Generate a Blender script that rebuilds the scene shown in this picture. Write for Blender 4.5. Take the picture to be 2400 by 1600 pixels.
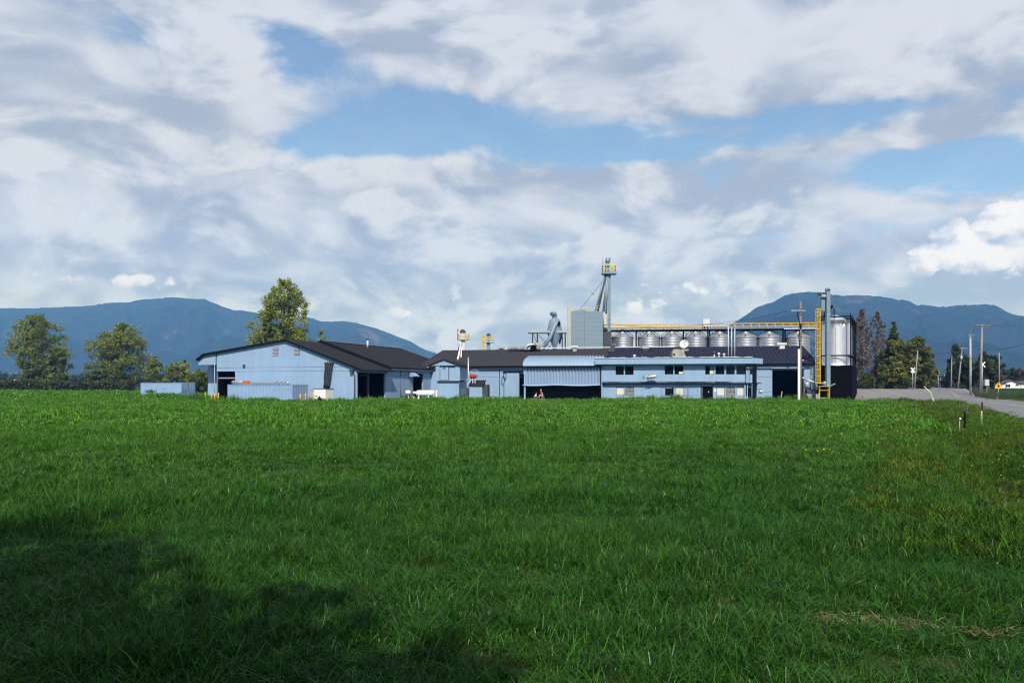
import bpy, math, random
import numpy as np
from mathutils import Vector, Matrix, noise as mnoise

scene = bpy.context.scene
for _o in list(bpy.data.objects):
    bpy.data.objects.remove(_o)
R = math.radians
rng = np.random.default_rng(7)
random.seed(7)

# ------------------------------------------------------------------ camera
FPX, CXP, HZ, CAMH = 1867.0, 1200.0, 905.0, 2.0     # focal length, centre, horizon (2400x1600 photograph), eye height
cam_d = bpy.data.cameras.new('camera')
cam_d.lens = 28.0
cam_d.sensor_width = 36.0
cam_d.shift_y = (HZ - 800.0) / 2400.0
cam_d.clip_start = 0.1
cam_d.clip_end = 40000.0
cam = bpy.data.objects.new('camera', cam_d)
cam.location = (0, 0, CAMH)
cam.rotation_euler = (R(90), 0, 0)
scene.collection.objects.link(cam)
scene.camera = cam

# ------------------------------------------------------------------ sun, sky, exposure
SUN = Vector((0.02, -0.73, 0.70)).normalized()        # towards the sun: behind the camera
SUN_EL = math.asin(SUN.z)
sun_d = bpy.data.lights.new('sun', 'SUN')
sun_d.energy = 4.6
sun_d.angle = R(0.5)
sun_d.color = (1.0, 0.95, 0.87)
sun = bpy.data.objects.new('sun', sun_d)
sun.rotation_euler = SUN.to_track_quat('Z', 'Y').to_euler()
sun.location = (0, -50, 80)
scene.collection.objects.link(sun)

vs = scene.view_settings
vs.view_transform = 'Standard'
vs.look = 'None'
vs.exposure = 0.0
vs.gamma = 1.0
vs.use_curve_mapping = False
scene.cycles.use_denoising = True
scene.cycles.denoiser = 'OPENIMAGEDENOISE'
scene.cycles.denoising_prefilter = 'NONE'
scene.cycles.use_adaptive_sampling = False
scene.cycles.filter_width = 1.15
scene.cycles.sample_clamp_indirect = 4.0
scene.cycles.volume_bounces = 0
scene.cycles.max_bounces = 4
scene.cycles.diffuse_bounces = 2
scene.cycles.glossy_bounces = 2
scene.cycles.transparent_max_bounces = 8

world = bpy.data.worlds.new('World')
scene.world = world
world.use_nodes = True
WN, WL = world.node_tree.nodes, world.node_tree.links
WN.clear()
SKY_STRENGTH = 0.1


class NB:
    """small helper that chains math nodes"""
    def __init__(self, tree):
        self.t = tree; self.n = tree.nodes; self.l = tree.links

    def node(self, kind, **kw):
        nd = self.n.new(kind)
        for k, v in kw.items():
            setattr(nd, k, v)
        return nd

    def put(self, sock, v):
        if isinstance(v, (int, float)):
            sock.default_value = v
        elif isinstance(v, (tuple, list)):
            sock.default_value = v
        else:
            self.l.new(v, sock)

    def m(self, op, a, b=0.0, c=0.0, clamp=False):
        nd = self.node('ShaderNodeMath', operation=op, use_clamp=clamp)
        self.put(nd.inputs[0], a); self.put(nd.inputs[1], b); self.put(nd.inputs[2], c)
        return nd.outputs[0]

    def vm(self, op, a, b=(0, 0, 0)):
        nd = self.node('ShaderNodeVectorMath', operation=op)
        self.put(nd.inputs[0], a)
        if op == 'SCALE':
            self.put(nd.inputs['Scale'], b)
        else:
            self.put(nd.inputs[1], b)
        return nd.outputs[0]

    def xyz(self, x, y, z):
        nd = self.node('ShaderNodeCombineXYZ')
        for i, v in enumerate((x, y, z)):
            self.put(nd.inputs[i], v)
        return nd.outputs[0]

    def sep(self, v):
        nd = self.node('ShaderNodeSeparateXYZ')
        self.l.new(v, nd.inputs[0])
        return nd.outputs

    def noise(self, vec, scale, detail=4.0, rough=0.55, dist=0.0):
        nd = self.node('ShaderNodeTexNoise')
        if vec is not None:
            self.l.new(vec, nd.inputs['Vector'])
        nd.inputs['Scale'].default_value = scale
        nd.inputs['Detail'].default_value = detail
        nd.inputs['Roughness'].default_value = rough
        nd.inputs['Distortion'].default_value = dist
        return nd.outputs['Fac']

    def smooth(self, v, lo, hi):
        nd = self.node('ShaderNodeMapRange', interpolation_type='SMOOTHSTEP')
        self.put(nd.inputs['Value'], v)
        self.put(nd.inputs['From Min'], lo); self.put(nd.inputs['From Max'], hi)
        return nd.outputs['Result']

    def mix(self, fac, a, b):
        nd = self.node('ShaderNodeMix', data_type='RGBA')
        self.put(nd.inputs['Factor'], fac)
        self.put(nd.inputs['A'] if False else nd.inputs[6], a if not isinstance(a, tuple) or len(a) == 4 else (*a, 1))
        self.put(nd.inputs[7], b if not isinstance(b, tuple) or len(b) == 4 else (*b, 1))
        return nd.outputs[2]


def build_sky():
    B = NB(world.node_tree)
    sky = B.node('ShaderNodeTexSky', sky_type='NISHITA', sun_disc=False)
    sky.sun_elevation = SUN_EL
    sky.sun_rotation = math.atan2(SUN.x, SUN.y)
    sky.altitude = 10.0
    sky.air_density = 1.0
    sky.dust_density = 0.3
    sky.ozone_density = 2.0
    d = B.node('ShaderNodeTexCoord').outputs['Generated']
    x, y, z = B.sep(d)
    az = B.m('ARCTAN2', x, y)
    el = B.m('ARCSINE', B.m('MINIMUM', B.m('MAXIMUM', z, -1.0), 1.0))
    # cloud deck seen in perspective: features shrink and flatten towards the horizon
    q = B.m('DIVIDE', 1.0, B.m('ADD', B.m('MAXIMUM', z, 0.0), 0.55))
    deck = B.xyz(B.m('MULTIPLY', x, q), B.m('MULTIPLY', y, q), B.m('MULTIPLY', z, 1.5))
    warp = B.node('ShaderNodeTexNoise')
    B.l.new(deck, warp.inputs['Vector']); warp.inputs['Scale'].default_value = 3.0; warp.inputs['Detail'].default_value = 1
    dk = B.vm('ADD', deck, B.vm('SCALE', B.vm('SUBTRACT', warp.outputs['Color'], (0.5, 0.5, 0.5)), 0.22))
    n1 = B.noise(dk, 4.0, 6.0, 0.54)
    n1u = B.noise(B.vm('ADD', dk, (0.0, 0.0, 0.10)), 4.0, 3.0, 0.50)
    n2 = B.noise(dk, 13.0, 4.0, 0.58)
    flat = B.xyz(az, el, 0.0)

    def billow(vec, scale, detail, rough=0.55):
        n = B.noise(vec, scale, detail, rough)
        return B.m('ABSOLUTE', B.m('MULTIPLY_ADD', n, 2.0, -1.0))
    lump = billow(dk, 6.5, 4.0)
    lumpu = billow(B.vm('ADD', dk, (0.0, 0.0, 0.07)), 6.5, 2.0)

    def total(items):
        acc = None
        for amp, px, py, sx, sy in items:
            a0 = math.atan((px - CXP) / FPX)
            e0 = math.atan((HZ - py) / math.hypot(FPX, px - CXP))
            ix, iy = FPX / sx, FPX / sy
            nd = B.node('ShaderNodeVectorMath', operation='MULTIPLY_ADD')
            B.l.new(flat, nd.inputs[0])
            nd.inputs[1].default_value = (ix, iy, 0); nd.inputs[2].default_value = (-a0 * ix, -e0 * iy, 0)
            dt = B.node('ShaderNodeVectorMath', operation='DOT_PRODUCT')
            B.l.new(nd.outputs[0], dt.inputs[0]); B.l.new(nd.outputs[0], dt.inputs[1])
            e = B.m('POWER', 0.36788, dt.outputs['Value'])
            acc = B.m('MULTIPLY_ADD', e, amp, acc if acc is not None else 0.0)
        return acc
    shape = total([(-.20, 290, 85, 110, 50), (-.30, 730, 130, 110, 55), (-.30, 760, 345, 170, 40), (-.16, 600, 60, 100, 30),
                   (-.46, 1130, 285, 360, 70), (-.42, 1500, 345, 270, 45), (-.30, 2000, 262, 260, 28),
                   (-.40, 2290, 380, 240, 50), (-.24, 2120, 530, 200, 36), (-.16, 400, 510, 70, 40), (-.18, 1500, 590, 120, 22),
                   (.22, 430, 230, 330, 100), (.22, 1090, 110, 210, 90), (.28, 1560, 140, 330, 100), (.30, 2200, 110, 300, 120),
                   (.28, 150, 440, 320, 110), (.28, 900, 560, 420, 120), (.26, 1400, 500, 380, 90), (.42, 1250, 740, 1500, 130), (.2, 100, 180, 240, 120), (.16, 900, 40, 500, 60),
                   (.2, 1900, 690, 420, 60), (.22, 2100, 330, 330, 16), (.17, 1640, 310, 160, 16), (.18, 860, 385, 110, 22)])
    cov = B.m('ADD', shape, B.m('ADD', n1, 0.125))
    cov = B.m('MULTIPLY_ADD', B.m('SUBTRACT', n2, 0.5), 0.22, cov)
    cov = B.m('MULTIPLY_ADD', B.m('SUBTRACT', lump, 0.22), 0.30, cov)
    dens = B.m('MAXIMUM', B.smooth(cov, 0.35, 0.63), 0.10)
    lum = B.m('MULTIPLY_ADD', B.m('SUBTRACT', n1, n1u), 2.6, 0.62)
    lum = B.m('MULTIPLY_ADD', B.m('SUBTRACT', n2, 0.5), 1.25, lum)
    lum = B.m('MULTIPLY_ADD', B.m('SUBTRACT', lump, lumpu), 1.25, lum)
    lum = B.m('ADD', lum, total([(.28, 430, 230, 330, 90), (.25, 1090, 90, 190, 90), (.16, 1560, 150, 300, 100), (.20, 2200, 100, 300, 120),
                                 (-.22, 420, 470, 420, 40), (-.2, 700, 650, 500, 50), (.27, 1000, 500, 300, 50), (-.25, 2150, 690, 400, 35),
                                 (.22, 150, 400, 300, 40), (-.2, 1200, 625, 500, 35)]))
    lum = B.smooth(lum, 0.0, 1.1)
    S = 1.0 / SKY_STRENGTH
    ccol = B.mix(lum, (0.385 * S, 0.455 * S, 0.61 * S, 1), (0.71 * S, 0.77 * S, 0.90 * S, 1))
    blue = B.vm('MULTIPLY', sky.outputs[0], (1.22, 1.36, 1.50))
    col = B.mix(B.m('MULTIPLY', dens, 0.96), blue, ccol)
    # crisp, sunlit cumulus heads low in the sky
    cv = B.xyz(az, B.m('MULTIPLY', el, 1.25), 0.0)
    c1 = billow(cv, 15.0, 5.0, 0.55)
    c2 = billow(B.vm('ADD', cv, (0.004, 0.014, 0.0)), 15.0, 3.0, 0.55)
    puff = total([(.85, 2240, 595, 110, 45), (.95, 2400, 540, 120, 85), (.46, 300, 660, 150, 36), (.3, 420, 655, 70, 30), (.42, 1750, 690, 90, 30), (.4, 740, 690, 60, 30),
                  (.6, 1070, 690, 60, 34), (.5, 960, 735, 120, 28), (.55, 1600, 670, 140, 45), (.5, 1480, 720, 90, 30), (.36, 60, 630, 130, 40)])
    pcov = B.m('MULTIPLY_ADD', B.m('SUBTRACT', c1, 0.20), 1.3, puff)
    pden = B.smooth(pcov, 0.36, 0.50)
    plum = B.smooth(B.m('MULTIPLY_ADD', B.m('SUBTRACT', c1, c2), 2.0, B.m('MULTIPLY_ADD', puff, 0.62, 0.24)), 0.0, 1.0)
    pcol = B.mix(plum, (0.45 * S, 0.54 * S, 0.76 * S, 1), (0.98 * S, 1.0 * S, 1.10 * S, 1))
    col = B.mix(B.m('MULTIPLY', pden, B.smooth(puff, 0.1, 0.7)), col, pcol)
    # the deck is tinted bluer low down, to offset the yellowing by the haze box
    col = B.vm('MULTIPLY', col, B.mix(B.smooth(el, 0.02, 0.30), (0.93, 1.06, 1.42, 1), (1, 1, 1, 1)))
    # what lies under the horizon is never seen: keep it the colour of the horizon deck
    bg = B.node('ShaderNodeBackground')
    bg.inputs['Strength'].default_value = SKY_STRENGTH
    B.l.new(col, bg.inputs['Color'])
    out = B.node('ShaderNodeOutputWorld')
    B.l.new(bg.outputs[0], out.inputs['Surface'])
    world.cycles.sampling_method = 'MANUAL'
    world.cycles.sample_map_resolution = 1024


build_sky()

# ------------------------------------------------------------------ materials
MATS = {}


def mat(name, col, rough=0.7, metal=0.0, spec=0.3, var=0.0, vscale=1.5, detail=4.0, stretch=None, col2=None, c2lo=0.5, c2hi=0.7,
        c2scale=0.6, bump=0.0, bscale=20.0, trans=0.0, emis=None):
    if name in MATS:
        return MATS[name]
    m = bpy.data.materials.new(name)
    m.use_nodes = True
    B = NB(m.node_tree)
    B.n.clear()
    bs = B.node('ShaderNodeBsdfPrincipled')
    bs.inputs['Roughness'].default_value = rough
    bs.inputs['Metallic'].default_value = metal
    bs.inputs['Specular IOR Level'].default_value = spec
    out = B.node('ShaderNodeOutputMaterial')
    c = (*col, 1)
    pos = B.node('ShaderNodeNewGeometry').outputs['Position']
    if stretch:
        pos = B.vm('MULTIPLY', pos, stretch)
    if var > 0 or col2:
        base = None
        if col2:
            base = B.mix(B.smooth(B.noise(pos, c2scale, 5.0, 0.6), c2lo, c2hi), c, (*col2, 1))
        else:
            base = B.mix(0.0, c, c)
        if var > 0:
            k = B.m('MULTIPLY_ADD', B.m('SUBTRACT', B.noise(pos, vscale, detail, 0.6), 0.5), 2.4 * var, 1.0)
            base = B.vm('SCALE', base, k)
        B.l.new(base, bs.inputs['Base Color'])
    else:
        bs.inputs['Base Color'].default_value = c
    if bump > 0:
        bp = B.node('ShaderNodeBump')
        bp.inputs['Strength'].default_value = bump
        bp.inputs['Distance'].default_value = 0.05
        B.l.new(B.noise(pos, bscale, 3.0, 0.6), bp.inputs['Height'])
        B.l.new(bp.outputs[0], bs.inputs['Normal'])
    sh = bs.outputs[0]
    if trans > 0:
        tr = B.node('ShaderNodeBsdfTranslucent')
        if bs.inputs['Base Color'].is_linked:
            B.l.new(bs.inputs['Base Color'].links[0].from_socket, tr.inputs['Color'])
        else:
            tr.inputs['Color'].default_value = c
        mx = B.node('ShaderNodeMixShader')
        mx.inputs[0].default_value = trans
        B.l.new(sh, mx.inputs[1]); B.l.new(tr.outputs[0], mx.inputs[2])
        sh = mx.outputs[0]
    B.l.new(sh, out.inputs['Surface'])
    MATS[name] = m
    return m


def leaf_mat(name, c1, c2, scale=0.35, trans=0.25, rough=0.55, spec=0.3):
    """foliage whose colour differs from clump to clump and from leaf to leaf"""
    m = bpy.data.materials.new(name)
    m.use_nodes = True
    B = NB(m.node_tree)
    B.n.clear()
    pos = B.node('ShaderNodeNewGeometry').outputs['Position']
    f = B.smooth(B.noise(pos, scale, 3.0, 0.6), 0.32, 0.68)
    col = B.mix(f, c1, c2)
    k = B.m('MULTIPLY_ADD', B.node('ShaderNodeNewGeometry').outputs['Random Per Island'], 0.7, 0.65)
    col = B.vm('SCALE', col, k)
    bs = B.node('ShaderNodeBsdfPrincipled')
    bs.inputs['Roughness'].default_value = rough
    bs.inputs['Specular IOR Level'].default_value = spec
    B.l.new(col, bs.inputs['Base Color'])
    tr = B.node('ShaderNodeBsdfTranslucent')
    B.l.new(col, tr.inputs['Color'])
    mx = B.node('ShaderNodeMixShader')
    mx.inputs[0].default_value = trans
    B.l.new(bs.outputs[0], mx.inputs[1]); B.l.new(tr.outputs[0], mx.inputs[2])
    out = B.node('ShaderNodeOutputMaterial')
    B.l.new(mx.outputs[0], out.inputs['Surface'])
    MATS[name] = m
    return m


M_BLUE = mat('blue_paint', (0.268, 0.39, 0.54), 0.6, spec=0.2, var=0.17, vscale=0.9, stretch=(1, 1, 0.22), col2=(0.25, 0.35, 0.48), c2lo=.55, c2hi=.75, c2scale=1.2)
M_BLUE2 = mat('blue_metal', (0.31, 0.42, 0.56), 0.42, spec=0.5, var=0.10, vscale=0.6, col2=(0.25, 0.34, 0.47), c2lo=.58, c2hi=.78, c2scale=1.5)
M_CONT = mat('container_blue', (0.27, 0.40, 0.58), 0.5, var=0.12, vscale=0.5, col2=(0.22, 0.31, 0.43), c2lo=.56, c2hi=.72, c2scale=0.9)
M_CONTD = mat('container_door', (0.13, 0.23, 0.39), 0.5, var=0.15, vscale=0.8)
M_ROOF = mat('roof_charcoal', (0.024, 0.024, 0.029), 0.95, spec=0.05, var=0.30, vscale=1.3, bump=0.4, bscale=9)
M_ROOFB = mat('roof_brown', (0.044, 0.043, 0.047), 0.95, spec=0.05, var=0.30, vscale=1.2, bump=0.4, bscale=8)
M_ROOFN = mat('roof_navy', (0.021, 0.025, 0.045), 0.95, spec=0.05, var=0.3, vscale=1.0, bump=0.3, bscale=8)
M_TRIM = mat('dark_trim', (0.008, 0.009, 0.013), 0.85, spec=0.05)
M_SEAM = mat('seam', (0.10, 0.14, 0.22), 0.7)
M_WTRIM = mat('white_trim', (0.62, 0.64, 0.68), 0.5, var=0.1)
M_WHITE = mat('white_paint', (0.78, 0.78, 0.76), 0.4, var=0.06, vscale=2.0)
M_OFFW = mat('off_white', (0.62, 0.62, 0.58), 0.6, var=0.1, vscale=2.5)
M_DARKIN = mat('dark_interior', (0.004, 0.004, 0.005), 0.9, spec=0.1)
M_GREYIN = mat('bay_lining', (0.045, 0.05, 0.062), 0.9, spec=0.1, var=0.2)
M_GALV = mat('galvanised', (0.46, 0.48, 0.50), 0.48, metal=0.85, spec=0.5, var=0.16, vscale=1.2)
M_GALVD = mat('galvanised_dull', (0.42, 0.46, 0.49), 0.5, metal=0.6, var=0.16, vscale=1.5)
M_DUCT = mat('duct_grey', (0.36, 0.37, 0.36), 0.45, metal=0.4, var=0.25, vscale=1.6, col2=(0.16, 0.12, 0.08), c2lo=.5, c2hi=.7, c2scale=1.1)
M_BRIGHT = mat('bright_steel', (0.80, 0.82, 0.84), 0.46, metal=1.0, spec=0.5, var=0.08, vscale=1.0)
M_STEELB = mat('blue_grey_steel', (0.20, 0.275, 0.335), 0.5, metal=0.15, spec=0.4, var=0.12, vscale=0.9)
M_DRYER = mat('dryer_sheet', (0.205, 0.275, 0.325), 0.55, metal=0.1, var=0.14, vscale=0.5, stretch=(1, 1, 2.2))
M_BLACK = mat('black_steel', (0.004, 0.004, 0.005), 0.85, spec=0.03)
M_YEL = mat('yellow_paint', (0.72, 0.45, 0.02), 0.5, var=0.12, vscale=2.0)
M_YELP = mat('yellow_pale', (0.70, 0.52, 0.14), 0.55, var=0.1, vscale=2.0)
M_RED = mat('red_paint', (0.30, 0.03, 0.028), 0.6, var=0.2)
M_MAROON = mat('maroon_paint', (0.10, 0.015, 0.018), 0.6, var=0.2)
M_ORANGE = mat('orange_paint', (0.50, 0.14, 0.05), 0.7, var=0.2)
M_WOOD = mat('weathered_wood', (0.20, 0.165, 0.125), 0.85, var=0.2, vscale=3, stretch=(1, 1, 0.15))
M_WOODP = mat('pale_wood', (0.36, 0.29, 0.18), 0.8, var=0.2, vscale=3)
M_POLE = mat('grey_pole_wood', (0.27, 0.25, 0.22), 0.85, var=0.2, vscale=3, stretch=(1, 1, 0.1))
M_GLASS = mat('window_glass', (0.005, 0.007, 0.009), 0.08, spec=0.28)
M_BLIND = mat('window_blind', (0.62, 0.63, 0.57), 0.6, var=0.06)
M_GREYB = mat('grey_blind', (0.22, 0.23, 0.22), 0.6, var=0.2, vscale=3)
M_BINB = mat('bin_blue', (0.02, 0.16, 0.34), 0.45)
M_BEIGE = mat('beige_unit', (0.40, 0.37, 0.29), 0.6, var=0.1)
M_DGREY = mat('dark_grey', (0.06, 0.065, 0.075), 0.7, var=0.2)
M_CONC = mat('concrete', (0.32, 0.31, 0.29), 0.85, var=0.15, vscale=1.5)
M_HOSE = mat('black_hose', (0.035, 0.04, 0.05), 0.55, var=0.3, vscale=5)
M_ASPH = mat('asphalt', (0.175, 0.175, 0.18), 0.85, spec=0.2, var=0.14, vscale=0.7, detail=8, col2=(0.12, 0.12, 0.125), c2lo=.5, c2hi=.72, c2scale=0.35, bump=0.3, bscale=14)
M_GRAVEL = mat('gravel', (0.20, 0.19, 0.185), 0.9, spec=0.15, var=0.22, vscale=1.4, detail=9, col2=(0.13, 0.125, 0.12), c2lo=.45, c2hi=.7, c2scale=0.2, bump=0.5, bscale=10)
M_LINEY = mat('road_yellow', (0.48, 0.36, 0.10), 0.8, col2=(0.2, 0.19, 0.16), c2lo=.42, c2hi=.6, c2scale=2.5)
M_LINEW = mat('road_white', (0.52, 0.52, 0.50), 0.8, col2=(0.2, 0.2, 0.19), c2lo=.45, c2hi=.65, c2scale=2.5)
M_BARK = mat('bark', (0.075, 0.062, 0.05), 0.9, var=0.25, vscale=3)
M_BARKG = mat('bark_grey', (0.12, 0.105, 0.09), 0.9, var=0.25, vscale=3)
M_SKIN = mat('skin', (0.45, 0.27, 0.19), 0.55)
M_HAIR = mat('dark_hair', (0.02, 0.015, 0.012), 0.6)
M_HIVIS = mat('orange_cloth', (0.72, 0.17, 0.03), 0.8)
M_WCLOTH = mat('white_cloth', (0.74, 0.74, 0.74), 0.8)
M_GCLOTH = mat('grey_cloth', (0.34, 0.34, 0.33), 0.85)
M_DCLOTH = mat('dark_cloth', (0.03, 0.03, 0.04), 0.85)
M_FISH = mat('fish_silver', (0.60, 0.60, 0.60), 0.32, metal=0.55, spec=0.5, col2=(0.16, 0.15, 0.14), c2lo=.5, c2hi=.62, c2scale=7)
M_FIN = mat('fish_fin', (0.10, 0.10, 0.11), 0.5)
M_SIGNY = mat('sign_yellow', (0.80, 0.40, 0.01), 0.4)
M_ROOFH = mat('house_roof', (0.07, 0.07, 0.08), 0.85, var=0.2)
M_WIRE = mat('wire', (0.02, 0.02, 0.022), 0.6)

# ------------------------------------------------------------------ geometry helpers
COL = scene.collection
ORG = {}


def P(px, py, Y):
    return Vector(((px - CXP) / FPX * Y, Y, CAMH - (py - HZ) / FPX * Y))


def WX(px, Y):
    return (px - CXP) / FPX * Y


def ZZ(py, Y):
    return CAMH - (py - HZ) / FPX * Y


def tag(o, label=None, cat=None, group=None, kind=None):
    if label: o['label'] = label
    if cat: o['category'] = cat
    if group: o['group'] = group
    if kind: o['kind'] = kind
    return o


def thing(name, label, cat, loc, group=None):
    o = bpy.data.objects.new(name, None)
    o.empty_display_size = 0.3
    o.location = loc
    COL.objects.link(o)
    ORG[o] = Vector(loc)
    return tag(o, label, cat, group)


class Fr:
    """local frame of a facade: a runs along it to the right, b goes into the depth"""
    def __init__(s, x, y, ang):
        s.x, s.y = x, y
        s.c = (math.cos(ang), math.sin(ang))
        s.n = (-math.sin(ang), math.cos(ang))

    def w(s, a, b, z):
        return (s.x + a * s.c[0] + b * s.n[0], s.y + a * s.c[1] + b * s.n[1], z)

    def a(s, px, b=0.0):
        k = (px - CXP) / FPX
        ox, oy = s.x + b * s.n[0], s.y + b * s.n[1]
        return (k * oy - ox) / (s.c[0] - k * s.c[1])

    def b(s, px, a=0.0):
        k = (px - CXP) / FPX
        ox, oy = s.x + a * s.c[0], s.y + a * s.c[1]
        return (k * oy - ox) / (s.n[0] - k * s.n[1])

    def zab(s, py, a, b=0.0):
        return ZZ(py, s.y + a * s.c[1] + b * s.n[1])

    def z(s, px, py, b=0.0):
        return s.zab(py, s.a(px, b), b)


IDF = Fr(0, 0, 0)


class MB:
    def __init__(s, fr=None):
        s.v = []; s.f = []; s.fr = fr or IDF; s.sm = []

    def pt(s, p):
        s.v.append(s.fr.w(*p)); return len(s.v) - 1

    def face(s, pts, smooth=False):
        s.f.append([s.pt(p) for p in pts]); s.sm.append(smooth)
        return s

    def box(s, a0, a1, b0, b1, z0, z1):
        i = len(s.v)
        for z in (z0, z1):
            for (a, b) in ((a0, b0), (a1, b0), (a1, b1), (a0, b1)):
                s.pt((a, b, z))
        for f in ((3, 2, 1, 0), (4, 5, 6, 7), (0, 1, 5, 4), (1, 2, 6, 5), (2, 3, 7, 6), (3, 0, 4, 7)):
            s.f.append([i + k for k in f]); s.sm.append(False)
        return s

    def hexa(s, low, top):
        """box from four bottom and four top corners"""
        i = len(s.v)
        for p in list(low) + list(top):
            s.pt(p)
        for f in ((3, 2, 1, 0), (4, 5, 6, 7), (0, 1, 5, 4), (1, 2, 6, 5), (2, 3, 7, 6), (3, 0, 4, 7)):
            s.f.append([i + k for k in f]); s.sm.append(False)
        return s

    def extr(s, poly, b0, b1):
        """polygon in (a, z) extruded along b"""
        n = len(poly)
        i = len(s.v)
        for b in (b0, b1):
            for (a, z) in poly:
                s.pt((a, b, z))
        s.f.append([i + k for k in range(n)]); s.sm.append(False)
        s.f.append([i + n + k for k in reversed(range(n))]); s.sm.append(False)
        for k in range(n):
            j = (k + 1) % n
            s.f.append([i + k, i + n + k, i + n + j, i + j]); s.sm.append(False)
        return s

    def tube(s, path, r, n=8, smooth=True, cap=True):
        """round bar along world-like points in the frame; r may be a list"""
        pts = [Vector(s.fr.w(*p)) for p in path]
        rs = r if isinstance(r, (list, tuple)) else [r] * len(pts)
        i0 = len(s.v)
        up = Vector((0, 0, 1))
        u = None
        for k, p in enumerate(pts):
            if k == 0: d = pts[1] - p
            elif k == len(pts) - 1: d = p - pts[k - 1]
            else: d = (pts[k + 1] - p).normalized() + (p - pts[k - 1]).normalized()
            d.normalize()
            if u is None:
                ref = up if abs(d.z) < 0.9 else Vector((1, 0, 0))
                u = d.cross(ref).normalized()
            else:
                u = (u - d * u.dot(d)).normalized()
            w = d.cross(u)
            for q in range(n):
                t = 2 * math.pi * q / n
                s.v.append(tuple(p + (u * math.cos(t) + w * math.sin(t)) * rs[k]))
        for k in range(len(pts) - 1):
            for q in range(n):
                a = i0 + k * n + q; b = i0 + k * n + (q + 1) % n
                s.f.append([a, b, b + n, a + n]); s.sm.append(smooth)
        if cap:
            s.f.append([i0 + q for q in reversed(range(n))]); s.sm.append(False)
            e = i0 + (len(pts) - 1) * n
            s.f.append([e + q for q in range(n)]); s.sm.append(False)
        return s

    def lathe(s, prof, c, n=24, smooth=True, axis='z', capb=True, capt=True):
        """profile [(r, h)] turned round a vertical axis through c (frame coordinates)"""
        cx, cy, cz = s.fr.w(*c)
        i0 = len(s.v)
        for (r, h) in prof:
            for q in range(n):
                t = 2 * math.pi * q / n
                if axis == 'z':
                    s.v.append((cx + r * math.cos(t), cy + r * math.sin(t), cz + h))
                else:
                    d = s.fr.c if axis == 'a' else s.fr.n
                    e = s.fr.n if axis == 'a' else s.fr.c
                    s.v.append((cx + d[0] * h + e[0] * r * math.cos(t), cy + d[1] * h + e[1] * r * math.cos(t), cz + r * math.sin(t)))
        for k in range(len(prof) - 1):
            for q in range(n):
                a = i0 + k * n + q; b = i0 + k * n + (q + 1) % n
                s.f.append([a, b, b + n, a + n]); s.sm.append(smooth)
        if capb:
            s.f.append([i0 + q for q in reversed(range(n))]); s.sm.append(False)
        if capt:
            e = i0 + (len(prof) - 1) * n
            s.f.append([e + q for q in range(n)]); s.sm.append(False)
        return s

    def bar(s, p0, p1, w):
        return s.tube([p0, p1], w, 4, smooth=False)

    def wall(s, outline, holes, b0, b1):
        """flat wall with rectangular openings. outline: top edge [(a, z)] from left to right, plus bottom z as function"""
        tops, zb = outline
        A = sorted(set([round(t[0], 4) for t in tops] + [round(h[k], 4) for h in holes for k in (0, 1)]))
        A = [a for a in A if tops[0][0] - 1e-6 <= a <= tops[-1][0] + 1e-6]

        def top(a):
            for (p, q) in zip(tops, tops[1:]):
                if p[0] - 1e-6 <= a <= q[0] + 1e-6 and q[0] > p[0]:
                    t = (a - p[0]) / (q[0] - p[0])
                    return p[1] + t * (q[1] - p[1])
            return tops[-1][1]
        for a0, a1 in zip(A, A[1:]):
            if a1 - a0 < 1e-3: continue
            am = (a0 + a1) / 2
            hs = sorted([(h[2], h[3]) for h in holes if h[0] < am < h[1]])
            z = zb
            segs = []
            for (h0, h1) in hs:
                if h0 > z + 1e-4: segs.append((z, z, h0, h0))
                z = max(z, h1)
            segs.append((z, z, top(a0), top(a1)))
            for (l0, l1, t0, t1) in segs:
                for b in (b0, b1):
                    pts = [(a0, b, l0), (a1, b, l1), (a1, b, t1), (a0, b, t0)]
                    s.face(pts if b == b0 else pts[::-1])
        for (h0, h1, z0, z1) in holes:
            z0 = max(z0, zb)
            s.face([(h0, b0, z0), (h0, b0, z1), (h0, b1, z1), (h0, b1, z0)])
            s.face([(h1, b0, z1), (h1, b0, z0), (h1, b1, z0), (h1, b1, z1)])
            s.face([(h0, b0, z1), (h1, b0, z1), (h1, b1, z1), (h0, b1, z1)])
            if z0 > zb + 1e-3:
                s.face([(h1, b0, z0), (h0, b0, z0), (h0, b1, z0), (h1, b1, z0)])
        return s

    def build(s, name, material, parent=None, loc=None, label=None, cat=None, group=None, kind=None):
        me = bpy.data.meshes.new(name)
        if parent is not None:
            org = ORG[parent]
        else:
            org = Vector(loc) if loc is not None else Vector((0, 0, 0))
        me.from_pydata([(p[0] - org.x, p[1] - org.y, p[2] - org.z) for p in s.v], [], s.f)
        me.polygons.foreach_set('use_smooth', s.sm)
        me.materials.append(material)
        me.update()
        o = bpy.data.objects.new(name, me)
        COL.objects.link(o)
        ORG[o] = org
        if parent is not None:
            o.parent = parent
        else:
            o.location = org
        return tag(o, label, cat, group, kind)


def shared(name, mesh, parent, loc, rot=None):
    """another piece with the same mesh"""
    o = bpy.data.objects.new(name, mesh)
    COL.objects.link(o)
    o.parent = parent
    o.location = Vector(loc) - ORG[parent]
    if rot is not None:
        o.rotation_euler = rot
    ORG[o] = ORG[parent]
    return o


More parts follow.
